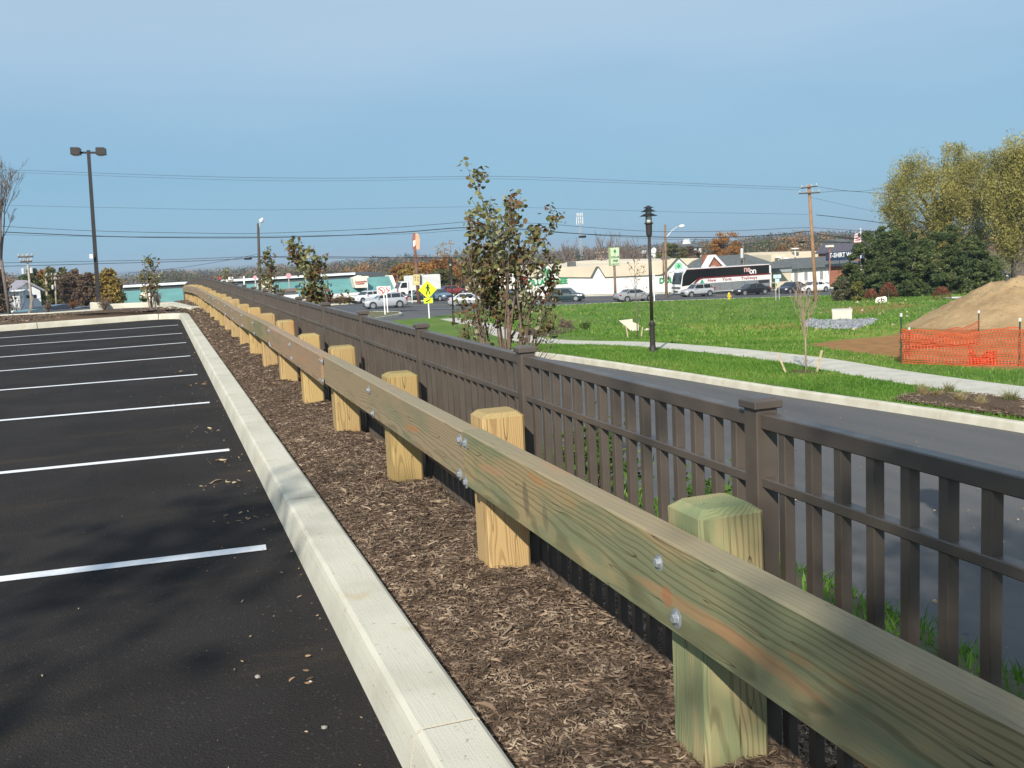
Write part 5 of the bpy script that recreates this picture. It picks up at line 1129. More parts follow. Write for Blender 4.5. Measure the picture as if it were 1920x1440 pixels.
def make_car(label, kind, col, loc, rz, group=None, name='parked_car', cat='car', lower=None):
    Lc, W, H, prof, gh, belt, wr, ax = KINDS[kind]
    t = thing(name, label, cat, loc, rz, group); X0 = Lc/2; mb = MB(); stn = []
    xs = sorted(set([p[0] for p in prof]+[.10, .14, .35, .5, .65, .9]))
    for u in xs:
        zt = float(np.interp(u, [p[0] for p in prof], [p[1] for p in prof])); e = min(u, 1-u); hw = W/2*(1-.22*math.exp(-e*26)); zb = .20+.12*math.exp(-e*24); stn.append((X0-u*Lc, hw, zb, zt))
    ns = 9
    for (x, hw, zb, zt) in stn:
        zm = zb+(zt-zb)*.55
        mb.v += [(x, -hw*.90, zb), (x, -hw*.985, zb+.10), (x, -hw, zm), (x, -hw*.955, zt-.07), (x, -hw*.86, zt), (x, 0, zt+.035), (x, hw*.86, zt), (x, hw*.955, zt-.07), (x, hw, zm), (x, hw*.985, zb+.10), (x, hw*.90, zb)]
    k = 11
    for i in range(len(stn)-1):
        for j in range(k-1): mb.f.append((i*k+j, i*k+j+1, (i+1)*k+j+1, (i+1)*k+j))
        mb.f.append((i*k+k-1, i*k, (i+1)*k, (i+1)*k+k-1))
    mb.f += [tuple(range(k)), tuple((len(stn)-1)*k+j for j in range(k-1, -1, -1))]
    body = part('body', mb, col, t, smooth=True)
    md = body.modifiers.new('b', 'BEVEL') if False else None
    a, b_, c_, d_ = [X0-u*Lc for u in gh]; wb, wt = W/2*.90, W/2*.70; rt = H
    rf = MB(); vs = [(a, -wb, belt), (b_, -wt, rt-.05), ((b_+c_)/2, -wt, rt-.01), (c_, -wt, rt-.06), (d_, -wb, belt+.02), (a, wb, belt), (b_, wt, rt-.05), ((b_+c_)/2, wt, rt-.01), (c_, wt, rt-.06), (d_, wb, belt+.02), (b_-.1, 0, rt-.015), ((b_+c_)/2, 0, rt+.0), (c_+.08, 0, rt-.02)]
    rf.add(vs, [(0, 1, 2, 3, 4), (9, 8, 7, 6, 5), (0, 5, 6, 1), (3, 8, 9, 4), (1, 6, 10), (1, 10, 11, 2), (2, 11, 12, 3), (3, 12, 8), (6, 7, 11, 10), (7, 8, 12, 11)]); part('roof', rf, col, t, smooth=False)
    def lerp3(p, q, u): return tuple(p[i]+(q[i]-p[i])*u for i in range(3))
    def pane(p0, p1, p2, p3, off, nm='window'):
        cx = [sum(p[i] for p in (p0, p1, p2, p3))/4 for i in range(3)]; vs = [tuple(p[i]+off[i] for i in range(3)) for p in (p0, p1, p2, p3)]; vs += [tuple(p[i]-off[i] for i in range(3)) for p in (p0, p1, p2, p3)]
        part(nm, MB().add(vs, [(0, 1, 2, 3), (7, 6, 5, 4), (0, 4, 5, 1), (1, 5, 6, 2), (2, 6, 7, 3), (3, 7, 4, 0)]), glass, t)
    for s in (-1, 1):
        def side(x, h):      # point on the side glass plane
            u = (h-belt)/(rt-.05-belt); return (x, s*(wb+(wt-wb)*u), h)
        z0, z1 = belt+.05, rt-.12; hf = lambda x: x
        xa0, xa1 = a-(a-b_)*.10-.12, b_+(a-b_)*.13-.08; mid = (b_+c_)/2+.05; xd0, xd1 = d_+(c_-d_)*.12+.10, c_-(c_-d_)*.12+.06
        off = (0, s*.006, .002)
        pane(side(xa0, z0), side(mid+.04, z0), side(mid+.04, z1), side(xa1, z1), off)
        m2 = mid-(mid-c_)*.95
        pane(side(mid-.04, z0), side(max(m2, d_+.5), z0), side(m2, z1), side(mid-.04, z1), off)
        if kind != 'sedan' : pane(side(max(m2, d_+.5)-.07, z0), side(xd0, z0), side(xd1, z1), side(m2-.07, z1), off)
        else: pane(side(max(m2, d_+.5)-.05, z0), side(xd0+.12, z0), side(m2-.05, z1-.05), side(m2-.05, z1), off)
        for (hx, nm, mt, zz_, ln) in ((X0-.16, 'headlight', hl, .72 if 'suv' in kind else .62, .30), (-X0+.14, 'tail_light', tl, .95 if 'suv' in kind else .82, .22)):
            sg = 1 if nm == 'headlight' else -1; zc = zz_; hh = .09 if sg > 0 else (.16 if 'suv' in kind else .08)
            part(nm, MB().bbox(hx-ln/2, hx+ln/2, s*W/2*.86-.11, s*W/2*.86+.075, zc-hh, zc+hh, .03), mt, t)
    pane(lerp3((a, -wb, belt), (b_, -wt, rt-.05), .1), lerp3((a, wb, belt), (b_, wt, rt-.05), .1), lerp3((a, wb, belt), (b_, wt, rt-.05), .92), lerp3((a, -wb, belt), (b_, -wt, rt-.05), .92), (.006, 0, .006), 'windscreen')
    pane(lerp3((d_, -wb, belt), (c_, -wt, rt-.06), .15), lerp3((d_, wb, belt), (c_, wt, rt-.06), .15), lerp3((d_, wb, belt), (c_, wt, rt-.06), .9), lerp3((d_, -wb, belt), (c_, -wt, rt-.06), .9), (-.006, 0, .006), 'rear_window')
    part('grille', MB().bbox(X0-.10, X0+.012, -W*.26, W*.26, .42, .66, .02), plasticd, t)
    part('bumper', MB().bbox(X0-.30, X0+.02, -W*.40, W*.40, .22, .40, .03), lower or plasticd, t); part('bumper', MB().bbox(-X0-.02, -X0+.30, -W*.40, W*.40, .24, .45, .03), lower or plasticd, t)
    if lower: part('cladding', MB().box(-X0+.25, X0-.25, -W/2-.004, W/2+.004, .22, .42), lower, t)
    for u in ax:
        for s in (-1, 1):
            x = X0-u*Lc; part('wheel_arch', MB().lathe([(wr+.065, s*(W/2-.14)), (wr+.065, s*(W/2+.004))], 20, ax='Y', c=(x, 0, wr+.02)), plasticd, t)
            w_ = part('wheel', MB().lathe([(wr*.6, s*(W/2-.20)), (wr, s*(W/2-.19)), (wr, s*(W/2-.01)), (wr*.93, s*(W/2+.014)), (wr*.66, s*(W/2+.016))], 22, ax='Y', c=(x, 0, wr), cap=False), tyre, t)
            rm = MB().lathe([(wr*.70, s*(W/2+.018)), (wr*.62, s*(W/2+.004)), (.03, s*(W/2-.02))], 20, ax='Y', c=(x, 0, wr))
            for k_ in range(5):
                a0 = k_*math.tau/5; ca, sa = math.cos(a0), math.sin(a0); rm.add([(x+ca*.03-sa*.03, s*(W/2+.012), wr+sa*.03+ca*.03), (x+ca*wr*.62-sa*.035, s*(W/2+.016), wr+sa*wr*.62+ca*.035), (x+ca*wr*.62+sa*.035, s*(W/2+.016), wr+sa*wr*.62-ca*.035), (x+ca*.03+sa*.03, s*(W/2+.012), wr+sa*.03-ca*.03)], [(0, 1, 2, 3)])
            part('rim', rm, rimm, w_)
        for s in (-1, 1) if u == ax[0] else ():
            part('mirror', MB().bbox(a-.42, a-.26, min(s*W*.46, s*W*.56), max(s*W*.46, s*W*.56), belt-.02, belt+.13, .02), col, t)
    return t
silver = paint('silver', (.36, .38, .41), .3); silv2 = paint('dull_silver', (.27, .28, .29), .32); black = paint('black', (.012, .012, .014)); dkgreen = paint('dark_teal', (.02, .045, .05)); white = paint('white', (.78, .79, .80)); redp = paint('red', (.22, .025, .03)); navy = paint('navy', (.02, .025, .04)); lblue = paint('light_blue', (.22, .33, .42)); tealp = paint('teal', (.05, .14, .16)); grey_ = paint('grey', (.18, .19, .2))
make_car('silver crossover driving left on the main road behind the no left turn sign', 'suv', silver, onroad(723, 575.5), math.pi-.03)
make_car('white car partly hidden behind the front of the silver crossover', 'sedan', white, P(690, 571, 129)*[1, 1, 0]+[0, 0, float(farz(P(690, 571, 129)[0], P(690, 571, 129)[1]))], math.pi+.5)
make_car('silver sedan heading right before the white store wall, left of the nearer lamp', 'sedan', silv2, onroad(1190, 563), .06)
make_car('dark teal crossover turned towards us at the left of the white store wall', 'small_suv', dkgreen, onroad(1062, 563.5), -.62)
make_car('silver compact crossover driving left before the front of the coach', 'small_suv', silver, onroad(1308, 554.5), math.pi+.02, lower=plasticd)
make_car('black sedan driving left before the rear half of the coach', 'sedan', black, onroad(1409, 551), math.pi)
make_car('dark hatchback parked before the white building behind the white sedan', 'hatch', navy, onroad(1483, 548), math.pi+.35)
make_car('white sedan parked behind the brown utility pole', 'sedan', white, onroad(1524, 546.5), math.pi+.12)
make_car('dark red car on the far road between the crossing sign and the far path lamp', 'sedan', redp, P(846, 560, 150)*[1, 1, 0]+[0, 0, float(farz(*P(846, 560, 150)[:2]))], .3)
make_car('pale grey car just right of the far path lamp', 'sedan', silver, onroad(881, 571), -.5)
make_car('black car behind the lower stems of the tallest young tree, below the stop sign', 'suv', black, onroad(978, 573), .1)
make_car('dark grey car left of the black one, behind the tallest young tree', 'sedan', grey_, onroad(938, 574), .15)
make_car('dark green car parked behind the brown sign pole', 'sedan', dkgreen, P(790, 568, 133)*[1, 1, 0]+[0, 0, float(farz(*P(790, 568, 133)[:2]))], 2.9)
make_car('blue grey car just right of the crossing sign post', 'hatch', paint('blue_grey', (.10, .16, .22)), P(822, 570, 131)*[1, 1, 0]+[0, 0, float(farz(*P(822, 570, 131)[:2]))], -1.1)
_b = P(1866, 527, 112); make_car('light blue car under the trees above the top of the dirt mound', 'sedan', lblue, _b, .9)
_b = P(1925, 527, 112); make_car('white car at the right edge behind the tree trunk', 'sedan', white, _b, .3)
def low(px, py, d): q = P(px, py, d); return (q[0], q[1], float(T(q[0], q[1]))+.01)
make_car('teal car in the lower lot behind the leaning stake', 'sedan', tealp, low(70, 583, 60), .7); make_car('dark car in the lower lot behind the brown island shrub', 'suv', navy, low(118, 582, 62), .9); make_car('dark sedan in the lower lot left of the concrete lamp base', 'sedan', black, low(161, 582, 62), .5)

# --- coach
def coach(loc, rz):
    t = thing('coach', 'long white, black and red coach lettered New York Trailways on the main road', 'bus', loc, rz); Lb, W, H = 13.7, 2.6, 3.55; h = Lb/2
    prof = [(h-.02, .35), (h, .9), (h-.06, 1.4), (h-.32, 2.6), (h-.62, 3.3), (h-.95, H), (-h+.25, H), (-h, H-.3), (-h, .35)]
    wht = paint('coach_white', (.74, .74, .73), .3); slv = M('brushed_panel', (.42, .44, .45), .3, .06, 3, metal=.6); crim = paint('crimson', (.16, .012, .018)); blkg = M('coach_black', (.010, .010, .013), .12, .05, 3, spec=.7)
    part('body', MB().prism(prof, -W/2, W/2, 'Y'), wht, t)
    for s in (-1, 1):
        y0, y1 = (s*(W/2+.004), s*(W/2+.016)) if s > 0 else (-(W/2+.016), -(W/2+.004))
        part('window_band', MB().prism([(h-.2, 1.30), (h-1.35, 1.40), (h-2.6, 2.2), (h-3.0, 2.30), (-h+.3, 2.32), (-h+.3, 3.42), (h-.95, 3.42), (h-.42, 2.7)], y0, y1, 'Y'), blkg, t)
        part('red_stripe', MB().prism([(h-1.5, 1.25), (h-1.75, 1.25), (h-2.9, 2.05), (h-3.3, 2.14), (-h+.1, 2.14), (-h+.1, 2.32), (h-3.0, 2.32), (h-2.5, 2.15)], *((y0+.006*s, y1+.006*s) if s > 0 else (y0+.006*s, y1+.006*s)), 'Y'), crim, t)
        part('top_stripe', MB().box(-h+.1, h-1.0, min(y0, y1)+.004*s, max(y0, y1)+.004*s, 3.40, 3.46), crim, t)
        part('luggage_panel', MB().prism([(h-3.3, .42), (-h+.2, .42), (-h+.2, 1.52), (h-3.6, 1.52)], y0, y1, 'Y'), slv, t)
        for k in range(5): part('panel_seam', MB().box(h-4.0-1.85*k-.015, h-4.0-1.85*k+.015, min(y0, y1)+.006*s, max(y0, y1)+.006*s, .45, 1.5), plasticd, t)
        part('vent_grille', MB().box(-h+.35, -h+2.0, min(y0, y1)+.008*s, max(y0, y1)+.008*s, 1.05, 1.45), plasticd, t)
        for k in range(7): part('window_divider', MB().box(h-3.0-1.55*k-.012, h-3.0-1.55*k+.012, min(y0, y1)+.006*s, max(y0, y1)+.006*s, 2.4, 3.35), M('divider', (.025, .025, .028), .4), t)
        for x in (h-2.5, -h+3.1, -h+1.9):
            part('wheel_arch', MB().lathe([(.62, s*(W/2-.3)), (.62, s*(W/2+.02))], 20, ax='Y', c=(x, 0, .52)), plasticd, t)
            w_ = part('wheel', MB().lathe([(.3, s*(W/2-.3)), (.5, s*(W/2-.29)), (.5, s*(W/2)), (.46, s*(W/2+.03)), (.32, s*(W/2+.03))], 22, ax='Y', c=(x, 0, .5), cap=False), tyre, t); part('rim', MB().lathe([(.32, s*(W/2+.02)), (.1, s*(W/2-.04)), (.08, s*(W/2+.03)), (.01, s*(W/2+.035))], 16, ax='Y', c=(x, 0, .5)), rimm, w_)
    part('skirt', MB().prism([(h-.7, 1.24), (h-2.6, 1.24), (h-2.8, .98), (h-.4, .95)], -(W/2+.02), -(W/2+.006), 'Y'), wht, t)
    f = lambda z: float(np.interp(z, [.35, .9, 1.4, 2.6, 3.3, H], [h-.02, h, h-.06, h-.32, h-.62, h-.95]))
    def frontpane(nm, z0, z1, w, mt, off=.012):
        vs = []; zs = np.linspace(z0, z1, 4)
        for z in zs: vs += [(f(z)+off, -w, z), (f(z)+off, w, z)]
        o = part(nm, MB().add(vs, [(2*i, 2*i+1, 2*i+3, 2*i+2) for i in range(3)]), mt, t); md = o.modifiers.new('th', 'SOLIDIFY'); md.thickness = .02
    frontpane('front_mask', .95, 3.42, W/2-.06, blkg); frontpane('windscreen', 1.75, 3.05, W/2-.18, M('coach_glass', (.04, .055, .06), .12, .1, 1.0, spec=.5), .026); frontpane('bumper', .38, .86, W/2-.03, wht, .03)
    for s in (-1, 1): part('headlight', MB().bbox(h-.06, h+.05, s*.95-.2, s*.95+.2, .68, .9, .03), hl, t)
    part('grille', MB().box(h-.02, h+.045, -.55, .55, .5, .7), plasticd, t)
    for s in (-1, 1): part('mirror', MB().tube([(h-.5, s*W/2, 3.2), (h+.15, s*(W/2+.22), 3.1), (h+.2, s*(W/2+.24), 2.6)], .04, 6).bbox(h+.1, h+.26, s*(W/2+.24)-.12, s*(W/2+.24)+.12, 2.1, 2.65, .03), blk, t)
    for x in (h-1.15, h-1.65): part('marker_light', MB().box(x-.22, x+.22, -W/2-.03, -W/2-.005, 3.30, 3.38), hl, t)
    Y_ = -(W/2+.024); R0 = (math.pi/2, 0, 0)
    # seen side: the coach's right side faces the camera when it heads left (local -y is towards us after the half turn it is +y)
    yy = W/2+.026; rot = (math.pi/2, 0, math.pi)
    lt = paint('letter_maroon', (.30, .02, .03), .5)
    for txt, xc, sx in (('New', h-4.65, 1.15), ('York', h-6.9, 1.15), ('Trailways', h-10.3, 1.05)):
        o = put_text(t, 'lettering', txt, .50, (xc, yy, 1.85), rot, lt, .008, .012, 1.18, sx)
    pink = paint('logo_pink', (.62, .38, .38), .4); ww = paint('logo_white', (.80, .78, .76), .4)
    put_text(t, 'logo', 'ne', 1.15, (h-10.0, yy, 3.02), rot, pink, .008, .02, .85, 1.0); put_text(t, 'logo', 'on', 1.15, (h-10.85, yy+.004, 2.74), rot, ww, .008, .02, .85, 1.0)
    part('tree_emblem', MB().prism([(h-3.55, 1.56), (h-2.85, 1.56), (h-3.05, 1.75), (h-2.98, 1.75), (h-3.2, 2.1), (h-3.42, 1.75), (h-3.35, 1.75)], yy-.02, yy-.006, 'Y'), M('emblem_green', (.03, .32, .20), .5), t)
    return t
q = onroad(1352, 550.5); coach((71.6, 123.2, float(zr(71.6))+.01), math.pi)
# --- white box truck
q = P(786, 560, 146); zq = float(farz(q[0], q[1])); t = thing('box_truck', 'white box truck parked in front of the autumn trees right of the teal roofed store', 'truck', (q[0], q[1], zq), math.pi+.08)
part('cargo_box', MB().bbox(-2.9, 1.7, -1.2, 1.2, .95, 3.0, .03), M('truck_white', (.66, .67, .66), .5, .03, 2), t); part('cab', MB().prism([(1.8, .5), (3.5, .5), (3.55, 1.2), (3.2, 1.35), (2.75, 2.25), (1.8, 2.3)], -1.05, 1.05, 'Y'), white, t); part('chassis', MB().box(-2.8, 3.2, -.5, .5, .5, .95), plasticd, t)
for s in (-1, 1):
    part('window', MB().prism([(2.0, 1.4), (3.0, 1.4), (2.7, 2.1), (2.0, 2.12)], s*1.06-.01, s*1.06+.01, 'Y'), glass, t)
    for x in (-1.7, 2.7): part('wheel', MB().lathe([(.44, s*.85), (.44, s*1.1), (.25, s*1.12)], 16, ax='Y', c=(x, 0, .44)), tyre, t)
part('windscreen', MB().add([(3.24, -.9, 1.4), (3.24, .9, 1.4), (2.80, .88, 2.2), (2.80, -.88, 2.2)], [(0, 1, 2, 3)]), glass, t)
q = P(912, 562, 150); zq = float(farz(q[0], q[1])); o = thing('white_van', 'white van or trailer glimpsed through the branches of the tallest young tree', 'van', (q[0]+2, q[1], zq), .05); part('body', MB().bbox(-3.6, 3.6, -1.1, 1.1, .5, 2.7, .1), M('truck_white', (.8, .8, .78)), o); 
for s in (-1, 1): part('wheel', MB().lathe([(.4, -1.0), (.4, -1.12)], 14, ax='Y', c=(s*2.4, 0, .4)), tyre, o)

# ================================================================== BUILDINGS
wallw = M('white_wall', (.80, .80, .78), .8, .03, .6); beige = M('beige_wall', (.66, .57, .43), .85, .05, .5); cream = M('cream_wall', (.62, .56, .42), .85, .05, .5); trimd = M('dark_trim', (.10, .12, .09), .6); roofg = M('grey_shingle', (.115, .125, .125), .9, .18, 2.0, bump=.4, bscale=6); tealr = M('teal_metal', (.13, .30, .29), .5, .08, .6); brick = M('brick_wall', (.34, .14, .085), .9, .2, 4); winm = M('window_glass', (.03, .035, .04), .15, .1, 1); trimw = M('white_trim', (.82, .82, .80), .6, .03, 1); greenl = M('green_lettering', (.02, .36, .12), .5); creamsg = M('sign_cream', (.80, .74, .62), .6, .03, 2)
def atY(px, Y, py=None):
    """point on the plane y = Y seen at (px, py)"""
    r = ray(px, py if py is not None else 500); return EYE+r*(Y/r[1])
def Xof(px, Y, py=540): return float(atY(px, Y, py)[0])
def Zof(px, py, Y): return float(atY(px, Y, py)[2])
def bldg(name, label, cat='building'): return thing(name, label, cat)
def win(t, x0, x1, z0, z1, Y, frame=True, mat=None):
    w = part('window', MB().box(x0, x1, Y-.05, Y-.01, z0, z1), mat or winm, t)
    if frame: part('frame', MB().box(x0-.07, x0, Y-.08, Y-.01, z0-.07, z1+.07).box(x1, x1+.07, Y-.08, Y-.01, z0-.07, z1+.07).box(x0, x1, Y-.08, Y-.01, z1, z1+.07).box(x0, x1, Y-.09, Y-.01, z0-.07, z0), trimw, w)
    return w
# -- discount store: long white wall with pointed gables, beige wall above
Y0 = 131.5; t = bldg('discount_store', 'long white store with pointed parapet gables and green lettering behind the main road')
gz = float(zr(60))-.5
ppx = [(985, 521), (1004, 521), (1026, 496), (1048, 521), (1110, 521.5), (1121, 500.5), (1134, 521), (1240, 516.5), (1246, 514), (1272, 485), (1303, 513), (1316, 513)]
line = [(Xof(px, Y0, py), Zof(px, py, Y0)) for px, py in ppx]
part('wall', MB().prism([(line[0][0], gz)]+line+[(line[-1][0], gz)], Y0, Y0+.4, 'Y'), wallw, t)
tr = MB()
for (a, b_) in zip(line[:-1], line[1:]):
    v = np.array([b_[0]-a[0], b_[1]-a[1]]); ln = np.linalg.norm(v); nn = np.array([-v[1], v[0]])/ln*.11; tr.prism([a, b_, (b_[0]+nn[0], b_[1]+nn[1]), (a[0]+nn[0], a[1]+nn[1])], Y0-.12, Y0+.42, 'Y')
part('parapet_trim', tr, trimd, t)
zt1 = [(Xof(px, Y0+7, py), Zof(px, py, Y0+7)) for px, py in [(985, 506), (1060, 501.5), (1100, 498.5), (1160, 496), (1215, 493), (1222, 489.5), (1300, 484), (1318, 484)]]
part('upper_wall', MB().prism([(zt1[0][0], gz)]+zt1+[(zt1[-1][0], gz)], Y0+7, Y0+40, 'Y'), beige, t)
for (px, py) in ((1076, 497), (1252, 487)): x = Xof(px, Y0+9); z = Zof(px, py, Y0+9); part('roof_vent', MB().box(x-.5, x+.5, Y0+9, Y0+10, z-1, z+.5), roofg, t)
part('roof', MB().box(line[0][0]+.2, line[-1][0]-.2, Y0+.4, Y0+7, line[0][1]-1.2, line[0][1]-1.05), roofg, t)
put_text(t, 'lettering', 'DOLLAR TREE', 1.05, (Xof(1021, Y0), Y0-.10, Zof(1021, 529, Y0)), mat=greenl, bold=.03, depth=.04)
x0 = Xof(1228, Y0); put_text(t, 'lettering', 'DOLLAR TREE', 1.05, (x0+3.95, Y0-.10, Zof(1262, 525, Y0)), mat=greenl, bold=.03, depth=.04)
for (px, py) in ((1273, 500), (1027, 511)):
    cx, cz = Xof(px, Y0), Zof(px, py, Y0); e = part('tree_emblem', MB().lathe([(.62, Y0-.08), (.62, Y0-.02)], 22, ax='Y', c=(cx, 0, cz)), M('pale_green', (.30, .62, .42), .5), t); part('tree_mark', MB().prism([(cx-.3, cz-.05), (cx+.3, cz-.05), (cx, cz+.45)], Y0-.12, Y0-.09, 'Y').box(cx-.05, cx+.05, Y0-.12, Y0-.09, cz-.4, cz-.05), greenl, e)
# -- pole sign of the store
q = onroad(1154, 560); q = P(1154, 556, 129); q[2] = float(farz(q[0], q[1])); d = 129; pz = d/FOC; t = thing('store_pole_sign', 'pale green pole sign reading Dollar Tree above the white store', 'sign', q, .25); rel = lambda py: float(P(1151, py, d)[2])-q[2]
part('pole', MB().lathe([(.17, -.3), (.15, rel(497))], 12), M('brown_pole', (.22, .15, .11), .8), t, smooth=True)
part('frame', MB().bbox(-.72, .72, -.2, .2, rel(498), rel(464), .03), M('olive_frame', (.34, .42, .22), .6), t); part('panel', MB().box(-.66, .66, -.225, -.205, rel(497.3), rel(464.7)), M('sign_pale_green', (.68, .76, .52), .5, .03, 3), t)
part('tree_emblem', MB().lathe([(.20, -.24), (.20, -.228)], 16, ax='Y', c=(-.02, 0, rel(471))).box(-.05, .01, -.24, -.228, rel(478), rel(471)), greenl, t)
dkg = M('dark_green_lettering', (.05, .22, .12), .5)
put_text(t, 'lettering', 'DOLLAR', .33, (0, -.235, rel(482)), mat=dkg, bold=.012); put_text(t, 'lettering', 'TREE', .36, (0, -.235, rel(489)), mat=dkg, bold=.012); put_text(t, 'lettering', 'EVERYTHING $1', .15, (0, -.235, rel(495)), mat=dkg, bold=.004)
# -- brick gable house behind the coach
def hip(x0, x1, y0, y1, z0, z1, inset): return MB().add([(x0, y0, z0), (x1, y0, z0), (x1, y1, z0), (x0, y1, z0), (x0+inset, (y0+y1)/2, z1), (x1-inset, (y0+y1)/2, z1)], [(0, 3, 2, 1), (0, 1, 5, 4), (1, 2, 5), (2, 3, 4, 5), (3, 0, 4)])
Y1 = 131.; t = bldg('brick_gable_house', 'brick house with white trimmed gable, tall chimney and long grey roof behind the coach')
x0, x1 = Xof(1318, Y1), Xof(1447, Y1); ze = Zof(1390, 506, Y1); zp = Zof(1390, 477, Y1+5); part('wall', MB().box(x0, x1, Y1, Y1+12, float(zr(x0))-1, ze), cream, t)
part('roof', hip(Xof(1340, Y1)-1.5, Xof(1473, Y1), Y1-.8, Y1+12, ze-.05, zp, 3.0), roofg, t)
gx0, gx1, gxm = Xof(1323, Y1-1), Xof(1351, Y1-1), Xof(1334, Y1-1); gz0, gzp = Zof(1335, 502, Y1-1), Zof(1334, 481, Y1-1)
part('gable', MB().prism([(gx0, gz0-3), (gx0, gz0), (gxm, gzp), (gx1, gz0), (gx1, gz0-3)], Y1-1.6, Y1-.9, 'Y'), brick, t)
for (a, b_) in (((gx0-.3, gz0-.2), (gxm, gzp)), ((gxm, gzp), (gx1+.3, gz0-.2))):
    v = np.array(b_)-np.array(a); nn = np.array([-v[1], v[0]])/np.linalg.norm(v)*.34; part('gable_trim', MB().prism([a, b_, tuple(np.array(b_)+nn), tuple(np.array(a)+nn)], Y1-1.95, Y1-.7, 'Y'), trimw, t)
win(t, gxm-.25, gxm+.25, gz0-.9, gz0+.2, Y1-1.65)
cx = Xof(1321, Y1+1, 490); part('chimney', MB().box(cx-.42, cx+.42, Y1+.2, Y1+1.0, gz0-2, Zof(1321, 478, Y1+1)), brick, t)
# -- cream low building right of the coach
Y2 = 133.; t = bldg('cream_store', 'low cream store with a grey parapet strip right of the coach'); x0, x1 = Xof(1436, Y2), Xof(1484, Y2); part('wall', MB().box(x0, x1, Y2, Y2+9, float(zr(x0))-1, Zof(1460, 511, Y2)), cream, t); part('parapet', MB().box(x0-.1, x1, Y2-.15, Y2, Zof(1460, 511, Y2), Zof(1460, 503, Y2)), M('grey_strip', (.34, .38, .40), .7), t); part('eave', MB().box(x0-.3, x1+.2, Y2-.4, Y2+8.9, Zof(1460, 503, Y2), Zof(1460, 501.5, Y2)), roofg, t)
q = onroad(1450, 547)
# -- t-shirt store
Y3 = 136.; t = bldg('t_shirt_store', 'white walled store with grey hipped roof and a dark blue T-shirt sign'); x0, xm, x1 = Xof(1483, Y3), Xof(1556, Y3), Xof(1612, Y3); zt = Zof(1530, 501, Y3); zb = float(zr(x0))-1
part('wall', MB().box(x0, xm, Y3, Y3+11, zb, zt), wallw, t); part('brick_wall', MB().box(xm, x1, Y3-.02, Y3+11, zb, zt), brick, t); part('roof', hip(x0-1.2, x1+2, Y3-.9, Y3+12, zt, Zof(1530, 482, Y3+5), 3.8), roofg, t)
for px in (1492, 1511, 1540): 
    x = Xof(px, Y3); win(t, x-.3, x+.3, zt-1.9, zt-.6, Y3, mat=M('grey_window', (.30, .32, .34), .3)); 
for px in (1500, 1520, 1548): x = Xof(px, Y3); part('downpipe', MB().box(x-.05, x+.05, Y3-.1, Y3-.01, zb, zt-.1), M('grey_plate'), t) if 'grey_plate' in MATS else None
sx0, sx1 = Xof(1549, Y3-2, 480), Xof(1618, Y3-2, 480); sz0, sz1 = Zof(1580, 487.5, Y3-2), Zof(1580, 471.5, Y3-2)
sg = thing('t_shirt_sign', 'dark blue rooftop sign with white T-shirt world lettering', 'sign', (0, 0, 0)); part('panel', MB().box(sx0, sx1, Y3-2.1, Y3-1.9, sz0, sz1), M('navy_sign', (.015, .035, .09), .6), sg)
put_text(sg, 'lettering', 'T-SHIRT WORLD', .98, ((sx0+sx1)/2+.15, Y3-2.13, (sz0+sz1)/2+.12), mat=signw, bold=.02, sx=.80)
for k in range(4): x = sx0+.5+k*(sx1-sx0-1)/3; part('leg', MB().tube([(x, Y3-2, sz0+.05), (x, Y3-2, sz0-.65)], .05, 5), signk, sg)
# -- big beige store behind
Y4 = 165.; t = bldg('beige_warehouse', 'flat roofed beige warehouse behind the grey roofed stores'); 
for (a, b_, yt, mt) in ((1447, 1480, 477, cream), (1478, 1532, 472, beige), (1530, 1600, 474.5, cream)): part('wall', MB().box(Xof(a, Y4), Xof(b_, Y4), Y4+(.05 if mt is beige else 0), Y4+20, float(farz(110, Y4))-3, Zof((a+b_)/2, yt, Y4)), mt, t)
for px, py in ((1491, 467), (1460, 483), (1474, 485)): x = Xof(px, Y4-1, py); z = Zof(px, py, Y4-1); part('roof_vent', MB().lathe([(.12, z-1.4), (.12, z), (.7, z), (.7, z+.2)], 12, c=(x, Y4-1, 0)), signw, t)
q = P(1556, 500, 150); d = 150; pz = d/FOC; zq = float(farz(q[0], q[1])); t = thing('t_shaped_sign', 'small flat topped pole sign above the T-shirt store', 'sign', (q[0], q[1], zq), .1); part('pole', MB().lathe([(.10, 0), (.10, float(P(1555, 463, d)[2])-zq)], 8), brick, t); z = float(P(1555, 461.5, d)[2])-zq; part('panel', MB().bbox(-.55, .55, -.3, .3, z-.15, z+.14, .02), creamsg, t)
